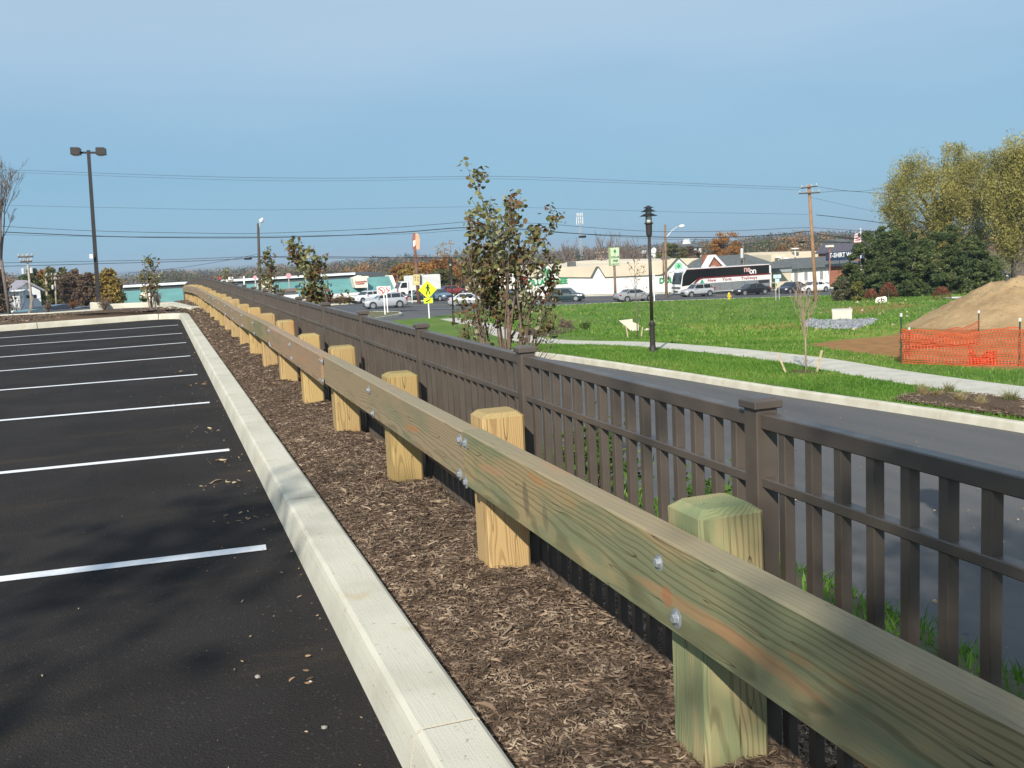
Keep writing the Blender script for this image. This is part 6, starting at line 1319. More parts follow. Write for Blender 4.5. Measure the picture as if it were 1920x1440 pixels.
def house(label, px, py_b, py_e, py_p, w, d, wall, roofm, name='house', gable=True, rz=0., wins=1, dep=8, cat='house'):
    q = P(px, py_b, d); pz = d/FOC; zb = q[2]-.0; t = thing(name, label, cat, (q[0], q[1], zb), rz); W = w/2*pz; he = (py_b-py_e)*pz; hp = (py_b-py_p)*pz
    if gable:
        part('wall', MB().prism([(-W, -4), (W, -4), (W, he), (0, hp), (-W, he)], 0, dep, 'Y'), wall, t)
        r1 = MB()
        for s in (-1, 1): r1.add([(s*(W+.35), -.5, he-.22), (0, -.5, hp+.06), (0, dep+.4, hp+.06), (s*(W+.35), dep+.4, he-.22), (s*(W+.35), -.5, he-.02), (0, -.5, hp+.3), (0, dep+.4, hp+.3), (s*(W+.35), dep+.4, he-.02)], [(0, 1, 2, 3), (4, 7, 6, 5), (0, 4, 5, 1), (1, 5, 6, 2), (2, 6, 7, 3), (3, 7, 4, 0)])
        part('roof', r1, roofm, t)
    else:
        part('wall', MB().box(-W, W, 0, dep, -4, he), wall, t)
        part('roof', MB().prism([(-.6, he), (dep+.6, he), (dep/2, hp)], -W-.3, W+.3, 'X'), roofm, t)
    for k in range(wins):
        ww_ = min(.35, W*.12); x = 0 if wins == 1 else (-W*.55+k*W*1.1/(wins-1)); w_ = part('window', MB().box(x-ww_, x+ww_, -.05, -.01, he*.45, he*.45+ww_*2.3), winm, t); part('sill', MB().box(x-.43, x+.43, -.08, -.055, he*.45-.08, he*.45), trimw, w_)
    return t
house('brick house with a white edged gable right of the T-shirt sign', 1601, 480, 472, 459, 26, 168, brick, M('slate', (.10, .095, .12), .9), wins=1, cat='house')
house('pale house on the hill behind the tree line, left of the orange tree', 1300, 476, 463, 457, 34, 290, M('pale_siding', (.55, .55, .53)), roofg, gable=False, wins=3)
house('grey roofed house on the hill just above the T-shirt store', 1586, 463, 453, 448, 24, 260, cream, roofg, gable=False, wins=2)
house('small white house among the trees left of the orange tree', 1328, 473, 464, 459, 17, 285, M('pale_siding'), roofg, wins=1) if False else None
house('tiny white house on the hill above the nearer path lamp', 1225, 471, 466, 462, 12, 420, wallw, roofg, wins=1)
house('white church like building with a pointed roof on the far hill', 1292, 462, 459, 449, 5, 520, wallw, wallw, wins=0, name='church', dep=5, cat='church')
# flagpole
q = P(1614, 470, 150); zq = float(farz(q[0], q[1])); t = thing('flagpole', 'white flagpole with a hanging red and white flag above the evergreens', 'flagpole', (q[0], q[1], zq)); zt_ = float(P(1613, 427, 150)[2])-zq; part('pole', MB().lathe([(.09, 0), (.05, zt_)], 8), signw, t)
fl = part('flag', MB().prism([(-.05, zt_-.6), (-1.0, zt_-.9), (-1.15, zt_-2.0), (-.5, zt_-2.4), (-.05, zt_-2.1)], -.05, .05, 'Y'), M('flag_white', (.75, .7, .68), .8), t)
for k in range(4): part('stripe', MB().prism([(-.1-.05, zt_-.85-k*.4), (-1.0, zt_-1.05-k*.33), (-1.0, zt_-1.17-k*.33), (-.15, zt_-1.0-k*.4)], -.065, -.052, 'Y'), M('flag_red', (.5, .05, .06), .8), fl)
part('canton', MB().prism([(-.12, zt_-.65), (-.55, zt_-.8), (-.55, zt_-1.3), (-.12, zt_-1.3)], -.075, -.067, 'Y'), M('flag_blue', (.05, .07, .25), .8), fl)

# -- strip mall with the teal mansard roof, left of the main road sign
Y5 = 147.; t = bldg('strip_mall', 'long low strip mall with teal mansard roof, white eaves and an arched front'); zg = float(farz(30, Y5))
xa, xb = Xof(222, Y5, 550), Xof(737, Y5, 540)
def mz(py, px=700, Y=Y5): return Zof(px, py, Y)
zEave, zTop = mz(546), mz(520.5)
xr0 = Xof(520, Y5, 540)
part('back_wall', MB().box(xa, xb, Y5+5, Y5+30, zg-1, zTop+.50), M('mall_shadow', (.07, .075, .08), .8), t)  # dark wall colour paints the shadow band under the white coping
part('coping', MB().box(xa+.5, Xof(668, Y5+4, 518), Y5+4.6, Y5+5.1, zTop+.48, zTop+.78), trimw, t)
part('mansard_roof', MB().prism([(Y5-1.2, zEave), (Y5+2.2, zTop), (Y5+5.2, zTop-.02), (Y5+5.2, zEave)], xa, xb, 'X'), tealr, t)
for k in range(150): 
    x = xa+.3+k*(xb-xa-.6)/149; part('standing_seam', MB().add([(x-.02, Y5-1.22, zEave+.02), (x+.02, Y5-1.22, zEave+.02), (x+.02, Y5+2.18, zTop+.03), (x-.02, Y5+2.18, zTop+.03), (x-.02, Y5-1.2, zEave), (x+.02, Y5-1.2, zEave), (x+.02, Y5+2.2, zTop), (x-.02, Y5+2.2, zTop)], [(0, 1, 2, 3), (0, 3, 7, 4), (1, 5, 6, 2)]), tealr, t)
part('end_wall', MB().prism([(Y5-1.3, zEave-.1), (Y5+2.1, zTop+.12), (Y5+5.3, zTop+.12), (Y5+5.3, zEave-.1)], xb, xb+.5, 'X'), creamsg, t); part('fascia', MB().box(xa, xb+.4, Y5-1.35, Y5-1.15, zEave-.35, zEave), trimw, t)
part('shop_wall', MB().box(xa, xb, Y5+1.5, Y5+1.9, zg-1, zEave), M('tan_brick', (.50, .40, .28), .9, .1, 2), t)
na = 22
for k in range(na):
    x0 = xb-.2-(k+1)*3.05; xc = x0+1.52; 
    if x0 < xa: break
    pl = [(x0, zEave-.34), (x0, zg-.5), (x0+.28, zg-.5), (x0+.28, zEave-1.3)]+[(xc-1.24*math.cos(a), zEave-1.3+.85*math.sin(a)) for a in np.linspace(.15, math.pi-.15, 9)]+[(x0+2.77, zEave-1.3), (x0+2.77, zg-.5), (x0+3.05, zg-.5), (x0+3.05, zEave-.34)]
    part('arch', MB().prism(pl, Y5-1.25, Y5-1.05, 'Y'), trimw, t)
    part('shop_window', MB().box(x0+.7, x0+2.4, Y5+1.44, Y5+1.49, zg+.3, zg+2.1), winm, t)
# pentagon fascia sign
sg = thing('pentagon_sign', 'cream pentagon shaped store sign with dark red lettering on the teal roof', 'sign'); Ys = Y5-2.2
pp = [(Xof(px, Ys, py), Zof(px, py, Ys)) for px, py in [(661.5, 521.5), (676, 516.5), (688.5, 521.5), (688.5, 539.2), (666.5, 539.8)]]; part('panel', MB().prism(pp, Ys, Ys+2.4, 'Y'), creamsg, sg)
dr = M('maroon_lettering', (.35, .04, .03), .6); xc = Xof(677.5, Ys, 530); put_text(sg, 'lettering', 'Connection', .38, (xc, Ys-.03, Zof(677.5, 528, Ys)), mat=dr, bold=.015); put_text(sg, 'lettering', 'Counter', .38, (xc-.2, Ys-.03, Zof(677.5, 531.6, Ys)), mat=dr, bold=.015)
# cream gable entries of the mall
for (a, b_, e, p_) in ((263, 287, 552, 541.5), (486, 512, 533, 522)):
    sg = part('gable_entry', MB().prism([(Xof(a, Ys, e), zg), (Xof(a, Ys, e), Zof(a, e, Ys)), (Xof((a+b_)/2, Ys, p_), Zof((a+b_)/2, p_, Ys)), (Xof(b_, Ys, e), Zof(b_, e, Ys)), (Xof(b_, Ys, e), zg)], Ys, Ys+3, 'Y'), creamsg, t)
# small kiosk with brown roof, low white box
q = P(543, 556, 120); house('small white kiosk with a flat brown roof behind the fence', 543, 557, 546, 542, 33, 126, wallw, M('brown_roof', (.22, .13, .10)), gable=False, wins=0, name='kiosk', dep=4, cat='kiosk')
# hedge before the mall
HDG = leafmat('russet_hedge', [(0, (.045, .02, .012)), (.5, (.10, .045, .028)), (1, (.17, .09, .05))], trans=.1, big=.6)
for k, (px, w, h) in enumerate([(625, 36, 12), (650, 34, 13), (668, 26, 12), (797, 30, 7), (770, 24, 6)]):
    q = P(px, 579 if k < 3 else 573, 124 if k < 3 else 132); pz = 124/FOC; z = float(farz(q[0], max(q[1], 127.6))); shrub('hedge', ['low dark russet hedge mound before the mall, leftmost', 'low dark russet hedge mound between two others before the mall', 'low dark russet hedge mound ahead of the silver crossover', 'thin low hedge strip right of the brown sign pole', 'thin low hedge strip left of the brown sign pole'][k], 'hedge', (q[0], q[1]+4, z), w/2*pz, 1.2, h*pz, 1100, .22, HDG, 12, 300+k, power=.5)

# ================================================================== POLES AND WIRES
polew = M('utility_wood', (.24, .165, .11), .9, .22, 3, col2=(.15, .10, .075)); polebr = M('orange_utility_wood', (.34, .20, .115), .9, .18, 2, col2=(.21, .125, .075)); armm = M('dark_crossarm', (.12, .085, .07), .9, .2, 3); grey_c = M('transformer', (.55, .57, .57), .5, .05, 6); wirem = M('wire', (.02, .02, .022), .6)
def upole(label, pxt, pyt, pxb, pyb, d, rt=.13, rb=.18, mat=None, arms=(), trans=(), name='utility_pole', light=None, zb=None, ins=True, cat='utility pole', group=None):
    a = P(pxt, pyt, d); b_ = P(pxb, pyb, d); 
    if zb is not None: b_[2] = zb
    t = thing(name, label, cat, b_, 0, group); H = a[2]-b_[2]; off = a-b_
    part('pole', MB().tube([(0, 0, -.8), tuple(off*.5), tuple(off)], [rb, (rb+rt)/2, rt], 10), mat or polew, t, smooth=True); yaw = FACE(pxt)
    c, s_ = math.cos(yaw), math.sin(yaw)
    def at(px, py, dd=0):
        q = P(px, py, d+dd)-b_; return q
    for (pa, ya, pb, yb) in arms:
        A, B = at(pa, ya, -.3), at(pb, yb, -.3); ar = part('crossarm', MB().tube([A, B], .06, 4), armm, t)
        if ins:
            for u in (.04, .35, .65, .96): q = A+(B-A)*u; part('insulator', MB().lathe([(.03, .05), (.07, .12), (.05, .22), (.02, .28)], 8, c=tuple(q)), M('insulator_grey', (.45, .43, .40), .4), ar)
    for (px, py, hh) in trans:
        q = at(px, py, -.35); part('transformer', MB().lathe([(.03, -hh/2*1.12), (.085+.09*hh, -hh/2), (.09+.09*hh, hh/2*.9), (.07+.08*hh, hh/2), (.03, hh/2*1.15)], 14, c=tuple(q)), grey_c, t, smooth=False)
    if light:
        (x0_, y0_, x1_, y1_, xh, yh) = light; A = at(x0_, y0_); B = at(x1_, y1_); Hh = at(xh, yh); part('lamp_arm', MB().tube([A, (A+B)/2+np.array([0, 0, .15]), B, Hh], .035, 6), steel, t)
        v = Hh-B; part('lamp_head', MB().tube([B*.6+Hh*.4, Hh, Hh+(Hh-B)/max(1e-3, np.linalg.norm(Hh-B))*.35], [.12, .26, .08], 8), M('lamp_white', (.8, .82, .82), .4), t, smooth=True)
    return t
upole('tall orange brown utility pole with two crossarms right of the coach', 1516.5, 347, 1531, 572, 98, .15, .19, polebr, arms=[(1502, 353, 1532, 349), (1498, 363, 1537, 361)])
upole('grey wooden pole with a street light arm between nearer lamp and coach', 1247, 421, 1249.5, 555, 128, .13, .19, arms=(), light=(1248.5, 446, 1270, 425, 1279, 424))
upole('wooden pole with a short street light rising behind the young trees', 484, 419, 488, 575, 112, .13, .18, M('dark_pole', (.075, .06, .05), .9), light=(485, 440, 487, 420, 490, 414))
upole('thin pole with a grey transformer can above the grey roof behind the coach', 1393, 455, 1396, 552, 150, .10, .13, trans=((1391, 475, 1.3),))
upole('brown wooden pole standing among the leaves of the tallest young tree', 992, 400, 994, 566, 128, .12, .18) if False else None
upole('distant double pole with crossarms left of the store pole sign', 1127, 474, 1129, 520, 175, .12, .14, arms=((1116, 476, 1140, 474), (1118, 487, 1138, 487)))
upole('thin pole at the left of the street light pole, with a small lamp', 1243, 470, 1244, 512, 134, .09, .1, ins=False)
upole('leaning utility pole with two pale transformers at the far left, nearest of three', 50, 477, 60, 572, 84, .075, .11, M('pale_pole', (.42, .36, .29), .9, .15, 3), arms=((34, 482, 62, 481), (38, 491, 60, 490)), trans=((43.5, 508.5, .42*1), (59, 507, .42)), cat='utility pole')
upole('utility pole with two crossarms and two transformers, middle one at the left', 103, 513, 105, 566, 125, .09, .13, M('pale_pole'), arms=((87, 516.5, 115, 516), (96, 525, 112, 524)), trans=((99, 538.5, .5), (110.5, 538, .5)))
upole('farthest left utility pole with two transformers just left of the lot light', 146, 513, 147, 566, 150, .12, .16, M('pale_pole'), arms=((140, 515.5, 154, 515),), trans=((141.5, 533.5, .5), (150.5, 534, .5)))
upole('plain grey pole left of the middle utility pole', 87, 514, 88, 566, 128, .14, .17, M('pale_pole'))
upole('short thin dark pole with a small lamp right of the mall roof', 745, 515, 746, 562, 140, .08, .1, M('rust_pole', (.2, .09, .07), .8), ins=False)
upole('thin grey lot lamp pole before the pentagon sign', 688.5, 521, 690, 560, 137, .07, .08, steel, ins=False, name='shopping_lot_lamp', cat='lamp post')
q = P(685, 520, 137); tag(part('lamp_box', MB().bbox(-.55, .4, -.2, .2, -.15, .15, .02), creamsg, None), 'pale box lamp head before the pentagon sign', 'lamp').location = q
bpy.data.objects['lamp_box'].parent = bpy.data.objects['shopping_lot_lamp']; bpy.data.objects['lamp_box'].location = tuple(P(685, 520, 137)-np.array(bpy.data.objects['shopping_lot_lamp'].location)); 
for k_ in ('label', 'category'):
    if k_ in bpy.data.objects['lamp_box']: del bpy.data.objects['lamp_box'][k_]
# tall two sided brown pole sign
d = 124; b_ = onroad(786, 571); b_ = P(786, 570, d); b_[2] = float(farz(b_[0], max(127.5, b_[1]))); t = thing('tall_pole_sign', 'tall rusty pole sign seen edge on with a plain panel and lower marquee board', 'sign', b_, 0)
zf = lambda px, py: tuple(P(px, py, d)-b_); rust = M('rusty_steel', (.17, .085, .065), .8, .25, 1.2)
part('pole', MB().tube([(0, 0, -.5), zf(778, 468)], [.24, .17], 12), rust, t, smooth=True)
def plate(nm, pts, th, mat, dy=0.): 
    q = [np.array(zf(*p))+np.array([0, dy, 0]) for p in pts]; return part(nm, MB().add([tuple(v+np.array([0, -th/2, 0])) for v in q]+[tuple(v+np.array([0, th/2, 0])) for v in q], [tuple(range(len(q))), tuple(range(2*len(q)-1, len(q)-1, -1))]+[(i, (i+1) % len(q), len(q)+(i+1) % len(q), len(q)+i) for i in range(len(q))]), mat, t)
plate('panel_side', [(778, 436.5), (783, 438), (786, 446), (786, 467), (780, 468.5), (778.5, 455)], .5, M('orange_panel', (.60, .34, .20), .6))
plate('panel_face', [(774.2, 437), (778.2, 436.8), (778.7, 467.5), (773.5, 467.5), (772.8, 448)], .1, M('brown_panel', (.24, .08, .06), .6), -.1); plate('panel_stripe', [(773.5, 452), (778, 450), (778, 460), (774.5, 463)], .06, creamsg, -.2)
mq = plate('marquee', [(773.8, 514.5), (785.5, 514.5), (785.5, 535), (773.8, 534.5)], .25, M('marquee_yellow', (.55, .45, .20), .6), -.3); plate('marquee_edge', [(785.7, 514.5), (788, 515), (788, 534), (785.7, 535)], .2, signk, -.2); plate('marquee_back', [(788, 513.5), (793.5, 513.5), (793.5, 534), (788, 534.5)], .2, M('marquee_grey', (.42, .46, .44), .6), .2)
for k in range(2):
    for j in range(2):
        x, y = 777.+5*j, 519.5+5.5*k; plate('panel_digit', [(x-1, y-1.6), (x+1, y-1.6), (x+1, y+1.6), (x-1, y+1.6)], .02, M('marquee_dark', (.28, .2, .08), .6), -.46)
upole('thin white post left of the rusty sign pole', 771.5, 529, 773, 571, 126, .07, .07, signw, ins=False, name='white_post', cat='post')
# cell tower
d = 480; b_ = P(1090.5, 480, d); b_[2] = -6; t = thing('cell_tower', 'distant grey lattice cell tower with white antenna clusters above the trees', 'tower', b_)
f_ = lambda px, py: np.array(P(px, py, d)-b_); lat = MB(); tp = f_(1086.5, 402); 
for a in range(3):
    o_ = np.array([math.cos(a*2.094), math.sin(a*2.094), 0]); lat.tube([o_*.75, tp+o_*.25], .12, 4)
for k in range(24): 
    u = k/24; z0 = tp*u; z1 = tp*(u+1/24); a = (k % 3)*2.094; r0 = .75-.5*u; lat.tube([z0+np.array([math.cos(a), math.sin(a), 0])*r0, z1+np.array([math.cos(a+2.094), math.sin(a+2.094), 0])*r0], .07, 3)
part('mast', lat, M('tower_steel', (.33, .35, .37), .6), t)
for (py, w) in ((402, 4.2), (410, 5.0), (417, 5.2)):
    for s in (-1, -.35, .35, 1): q = f_(1086.8, py)+np.array([s*w*.25*1.2, 0, 0]); part('antenna', MB().box(q[0]-.16, q[0]+.16, q[1]-.1, q[1]+.1, q[2]-.9, q[2]+.7), signw, t)
    q = f_(1086.8, py+1.5); part('platform', MB().box(q[0]-w*.32, q[0]+w*.32, q[1]-.1, q[1]+.1, q[2]-.08, q[2]+.02), M('tower_steel'), t)
def wire(label, pts, r, d, n=6, group='overhead wires along the main road'):
    pp = curve_pts([P(px, py, dd if dd else d) for px, py, dd in [(p+(None,) if len(p) == 2 else p) for p in pts]], n)
    o = part('overhead_wire', MB().tube(pp, r, 4, cap=False), wirem); tag(o, label, 'wire', group); return o
wire('thickest overhead cable crossing the whole sky left of the tall tree', [(-60, 432), (180, 442.5), (330, 445.5), (487, 445.5), (640, 441.5), (760, 435), (880, 426.5), (1005, 431)], .042, 112)
wire('thick overhead cable from the tall tree past the nearer lamp to the orange pole', [(1005, 431), (1090, 438.5), (1240, 444.5), (1340, 445), (1430, 442), (1480, 438), (1520, 433.5), (1537, 439), (1600, 447), (1720, 458)], .038, 108)
wire('thin wire just above the thick cable at the left', [(-60, 420), (0, 424), (180, 433), (400, 437.5), (487, 437.5), (640, 432), (760, 425), (880, 415.5)], .022, 112)
wire('thin wire above the thick cable at the right', [(880, 415.5), (1010, 419), (1100, 426), (1215, 433.5), (1330, 434), (1430, 430.5), (1516, 427), (1600, 432), (1720, 438)], .020, 110)
wire('thin wire just under the thick cable', [(-60, 438), (180, 443.5), (487, 443), (760, 438.5), (880, 431), (1010, 434), (1230, 448), (1340, 449)], .014, 113)
wire('low double wire at the left passing behind the lot light, upper strand', [(-60, 493.5), (60, 492), (180, 489.8), (330, 486.5), (487, 481), (640, 481.5), (800, 484), (990, 486)], .024, 113)
wire('low double wire at the left passing behind the lot light, lower strand', [(-60, 500.5), (60, 498), (180, 494.5), (330, 490.5), (450, 485.5), (487, 482), (640, 483.8), (860, 482.5), (1000, 482)], .030, 113)
wire('slanting wire from the left hills up to the street light pole', [(240, 512), (330, 503), (420, 489), (486, 476)], .018, 112.5)
wire('faint high wire crossing the sky, upper one', [(-60, 316), (60, 320), (400, 331.5), (640, 334), (860, 331), (1000, 332), (1250, 342), (1505, 352)], .016, 125)
wire('faint high wire crossing the sky, second one', [(-60, 320), (400, 336.5), (640, 339), (860, 335.5), (1000, 337), (1250, 346), (1500, 356)], .013, 124)
wire('faint wire across the middle of the sky', [(-60, 383), (200, 389), (500, 393.5), (860, 388), (1000, 389.5), (1250, 397), (1516, 402)], .013, 124)
wire('cable running from the orange pole down into the willow', [(1530, 403), (1560, 406), (1610, 412), (1660, 418.5), (1740, 428)], .028, 100)
wire('thin wire from the upper crossarm into the willow, upper', [(1532, 350), (1580, 357), (1620, 358), (1670, 348)], .014, 99); wire('thin wire from the lower crossarm into the willow', [(1536, 361), (1580, 358), (1640, 362), (1700, 368)], .014, 99)
wire('thin wire sloping from the orange pole into the willow, lowest', [(1520, 370), (1600, 388), (1680, 404)], .010, 99)
wire('lower cable with the splice box near the orange pole', [(1200, 478), (1330, 463), (1440, 455), (1503, 453), (1560, 454), (1640, 458)], .026, 112)
for (px, py, dd, lb) in ((465, 485, 113, 'black splice box on the low wire left of the street light pole'), (1092, 443.8, 108, 'black splice box on the cable before the cell tower'), (1503, 454, 111, 'black splice box on the low cable at the orange pole')):
    q = P(px, py, dd); o = part('splice_box', MB().lathe([(.04, -.42), (.12, -.36), (.13, .36), (.04, .42)], 10, ax='X'), signk, smooth=False); o.location = q; tag(o, lb, 'splice box', 'splice boxes on the overhead wires')

# ================================================================== TREES
def cloud_tree(name, label, loc, H, W, stops, seed, nclump=60, nleaf=60, ls=.35, trunk=.2, group=None, droop=0., shape='round', bark=None, D=None, trr=.03, lo=.18, aspect=.6, gap=.0, clump=.17, limbs=9, mat=None, oval=1.):
    t = thing(name, label, 'tree', loc, 0, group); r = np.random.default_rng(seed); D = D or W
    mb = MB(); tops = []
    th = H*trunk; mb.tube([(0, 0, -.8), (r.normal()*.01*H, 0, th*.6), (r.normal()*.02*H, r.normal()*.02*H, th), (r.normal()*.03*H, r.normal()*.03*H, H*.72)], [trr*H*1.25, trr*H, trr*H*.9, trr*H*.2], 9)
    cl = []
    while len(cl) < nclump:
        p = r.uniform(-1, 1, 3); p[2] = r.uniform(0, 1)
        h = p[2]
        if shape == 'round': lim = math.sqrt(max(0, 1-(abs(h*2-1)**2.2)))
        elif shape == 'cone': lim = (1-h)**.75*.95+.07
        elif shape == 'vase': lim = min(1, .35+h*1.2)*math.sqrt(max(0, 1-max(0, h-.6)**2/.165))
        elif shape == 'fan': lim = (.25+.85*h)*math.sqrt(max(0, 1-max(0, h-.72)**2/.082))
        elif shape == 'mound': lim = math.sqrt(max(0, 1-h*h))
        q = math.hypot(p[0], p[1])
        if q > lim or (q < lim*.45 and r.random() < .6): continue
        cl.append((p[0]*W/2, p[1]*D/2, H*(lo+(1-lo)*h*.97), max(.5, lim)))
    for k in range(min(limbs, len(cl))):
        c = cl[k]; s = th*.8+r.random()*H*.25; mb.tube([(0, 0, min(s, c[2]*.8)), (c[0]*.4, c[1]*.4, s+(c[2]-s)*.55), (c[0]*.95, c[1]*.95, c[2])], [trr*H*.42, trr*H*.26, trr*H*.06], 5, cap=False)
    C = []
    for c in cl:
        n_ = int(nleaf*r.uniform(.6, 1.4)); R = H*clump*r.uniform(.55, 1.15); v = r.normal(size=(n_, 3)); v /= np.linalg.norm(v, axis=1)[:, None]; v *= (r.random((n_, 1))**.5)*R; v[:, 2] *= .62
        if droop: v[:, 2] -= droop*np.abs(r.normal(size=n_))*R
        C.append(np.array(c[:3])+v)
    C = np.concatenate(C); sz_ = H/np.percentile(C[:, 2], 99.6); sx_ = W/2/np.percentile(np.abs(C[:, 0]), 98.5); C *= np.array([sx_, sx_, sz_]); C[:, 2] = np.maximum(C[:, 2], .05); mb.v = [(v[0], v[1], v[2]*sz_) for v in mb.v]
    part('trunk', mb, bark or barkB, t, smooth=True)
    V, F = leaf_cloud(C, ls, seed+1, aspect, -.9*bool(droop)); link('crown', npmesh('crown', V, F, mat or leafmat('crown_'+'_'.join(str(int(c*1000)) for s in stops for c in s[1]), stops, trans=.2, big=.35)), t); return t
YEL = [(0, (.15, .10, .03)), (.4, (.28, .19, .04)), (.75, (.40, .29, .06)), (1, (.50, .40, .13))]
ORG = [(0, (.11, .05, .02)), (.4, (.27, .12, .03)), (.75, (.40, .20, .05)), (1, (.50, .32, .11))]
OLV = [(0, (.04, .045, .015)), (.4, (.09, .095, .03)), (.75, (.16, .15, .05)), (1, (.27, .24, .09))]
GRN_ = [(0, (.02, .035, .012)), (.4, (.05, .07, .02)), (.75, (.09, .11, .035)), (1, (.16, .17, .06))]
BRW = [(0, (.06, .04, .028)), (.4, (.13, .085, .055)), (.75, (.21, .14, .09)), (1, (.30, .22, .14))]
DKG = [(0, (.026, .042, .014)), (.35, (.060, .090, .028)), (.7, (.105, .135, .044)), (1, (.19, .20, .08))]
WIL = [(0, (.08, .085, .022)), (.3, (.19, .18, .045)), (.6, (.32, .29, .08)), (.85, (.44, .385, .13)), (1, (.54, .46, .19))]
TAN = [(0, (.16, .11, .06)), (.5, (.34, .24, .14)), (1, (.48, .36, .23))]
def tree_px(label, px, yt, yb, w, d, stops, seed, name='tree', **k):
    q = P(px, yb, d); pz = d/FOC; z = float(T(q[0], q[1])) if q[1] < 127 else float(farz(q[0], q[1])); z = min(z, q[2]+.3); H = float(P(px, yt, d)[2])-z
    return cloud_tree(name, label, (q[0], q[1], z), H, w*pz, stops, seed, **k)
# the two great willows and the evergreens at the right
wk = dict(nclump=180, nleaf=430, ls=.26, clump=.088, droop=1.1, aspect=.28, shape='vase', trunk=.24, trr=.028, lo=.14, limbs=30)
tree_px('great yellow green willow above the dark evergreens', 1768, 282, 558, 214, 116, WIL, 501, 'willow_tree', **wk)
tree_px('tallest willow at the right edge with its thick trunk beside the dirt mound', 1912, 262, 528, 128, 104, WIL, 502, 'willow_tree', **dict(wk, nclump=130, lo=.22, trr=.05, trunk=.3))
tree_px('willow beyond the right edge whose crown closes the view', 2010, 290, 528, 130, 108, WIL, 503, 'willow_tree', **dict(wk, nclump=80))
ev = dict(nclump=190, nleaf=120, ls=.34, clump=.085, shape='mound', trunk=.1, lo=.01, aspect=.34, limbs=12, trr=.02)
for k, (px, yt, w, d, sd, sh) in enumerate([(1621, 438, 96, 103, 11, 'cone'), (1668, 426, 80, 108, 12, 'mound'), (1716, 440, 100, 102, 13, 'mound'), (1772, 428, 104, 106, 14, 'mound'), (1822, 448, 90, 102, 15, 'mound'), (1858, 492, 60, 100, 16, 'mound')]):
    tree_px(['leftmost dark evergreen with a pointed top, beside the T-shirt store', 'dark evergreen second from the left in the clump', 'broad dark evergreen third from the left, behind the large red shrub', 'tall dark evergreen fourth from the left, before the great willow', 'dark evergreen fifth from the left, above the white beam', 'lowest dark evergreen, reaching toward the top of the dirt mound'][k], px, yt, 560, w, d, DKG, 520+sd, 'evergreen_tree', **dict(ev, shape=sh, nclump=190 if k < 5 else 90))
tree_px('dull grey green bush left of the evergreens by the utility pole', 1585, 525, 566, 50, 99, [(0, (.05, .05, .025)), (.5, (.10, .095, .05)), (1, (.18, .16, .09))], 540, 'bush', nclump=50, nleaf=90, ls=.22, clump=.16, shape='mound', trunk=.1, lo=.02)
tree_px('yellow green bush between the evergreens and the grey green bush', 1608, 528, 562, 20, 97, [(0, (.05, .06, .015)), (.5, (.13, .13, .03)), (1, (.30, .26, .06))], 541, 'bush', nclump=30, nleaf=70, ls=.18, clump=.16, shape='mound', lo=.02)
q = onroad(1425, 548); shrub('green_bush', 'small green bush against the cream wall right of the coach', 'shrub', P(1449, 545, 141)*[1, 1, 0]+[0, 0, float(farz(*P(1449, 545, 141)[:2]))], .6, .6, 1.5, 500, .18, LVG, 8, 9)
# autumn trees behind the mall and the road
bg_ = dict(nclump=70, nleaf=120, ls=.32, clump=.13, trunk=.16, lo=.08)
L_ = [('bright yellow tree left of the rusty sign pole', 772, 497, 545, 44, 165, YEL, {}), ('orange brown tree behind the yellow tree', 768, 492, 545, 62, 190, ORG, {}), ('broad orange and green tree right of the rusty sign pole', 812, 488, 545, 62, 172, ORG, {}), ('green tree under the orange one behind the crossing sign', 826, 505, 552, 60, 160, OLV, {}), ('orange tree behind the far path lamp', 846, 484, 545, 60, 175, ORG, {}), ('dark green bush behind the crossing sign', 829, 533, 552, 30, 152, GRN_, {}), ('pale tan thin topped tree behind the far path lamp', 842, 453, 540, 52, 178, TAN, dict(nclump=40, nleaf=34)), ('brown tree behind the left side of the tallest young tree', 900, 492, 560, 62, 170, BRW, {}), ('orange brown tree behind the tallest young tree', 950, 486, 560, 60, 168, ORG, {}),
      ('dense orange tree rising behind the coach', 1364, 437, 505, 62, 205, ORG, {}), ('small round orange tree on the hill above the cream store', 1463, 462, 484, 18, 230, ORG, dict(shape='round', nclump=24)), ('yellow green tree behind the big white gable', 1262, 455, 505, 60, 200, OLV, {}), ('green brown tree right of the yellow green one', 1290, 463, 505, 46, 215, BRW, {}),
      ('yellow orange tree just right of the lot light', 207, 507, 568, 46, 112, YEL, {}), ('olive tree left of the lot light with a brown top', 112, 503, 575, 58, 130, OLV, {}), ('rusty topped tree left of the lot light', 92, 507, 575, 40, 140, ORG, dict(nclump=40)), ('brown tree with an orange top between two utility poles', 142, 507, 575, 46, 125, BRW, {}), ('brown tree behind the lot light pole', 170, 513, 572, 40, 122, BRW, {}), ('dark purple brown tree at the left edge', -6, 505, 585, 44, 95, BRW, {}), ('dark green tree behind the white house at the left', 62, 505, 575, 40, 118, GRN_, {})]
for k, (lb, px, yt, yb, w, d, st, ex) in enumerate(L_): tree_px(lb, px, yt, yb, w, d, st, 600+k, 'autumn_tree', **dict(bg_, **ex))
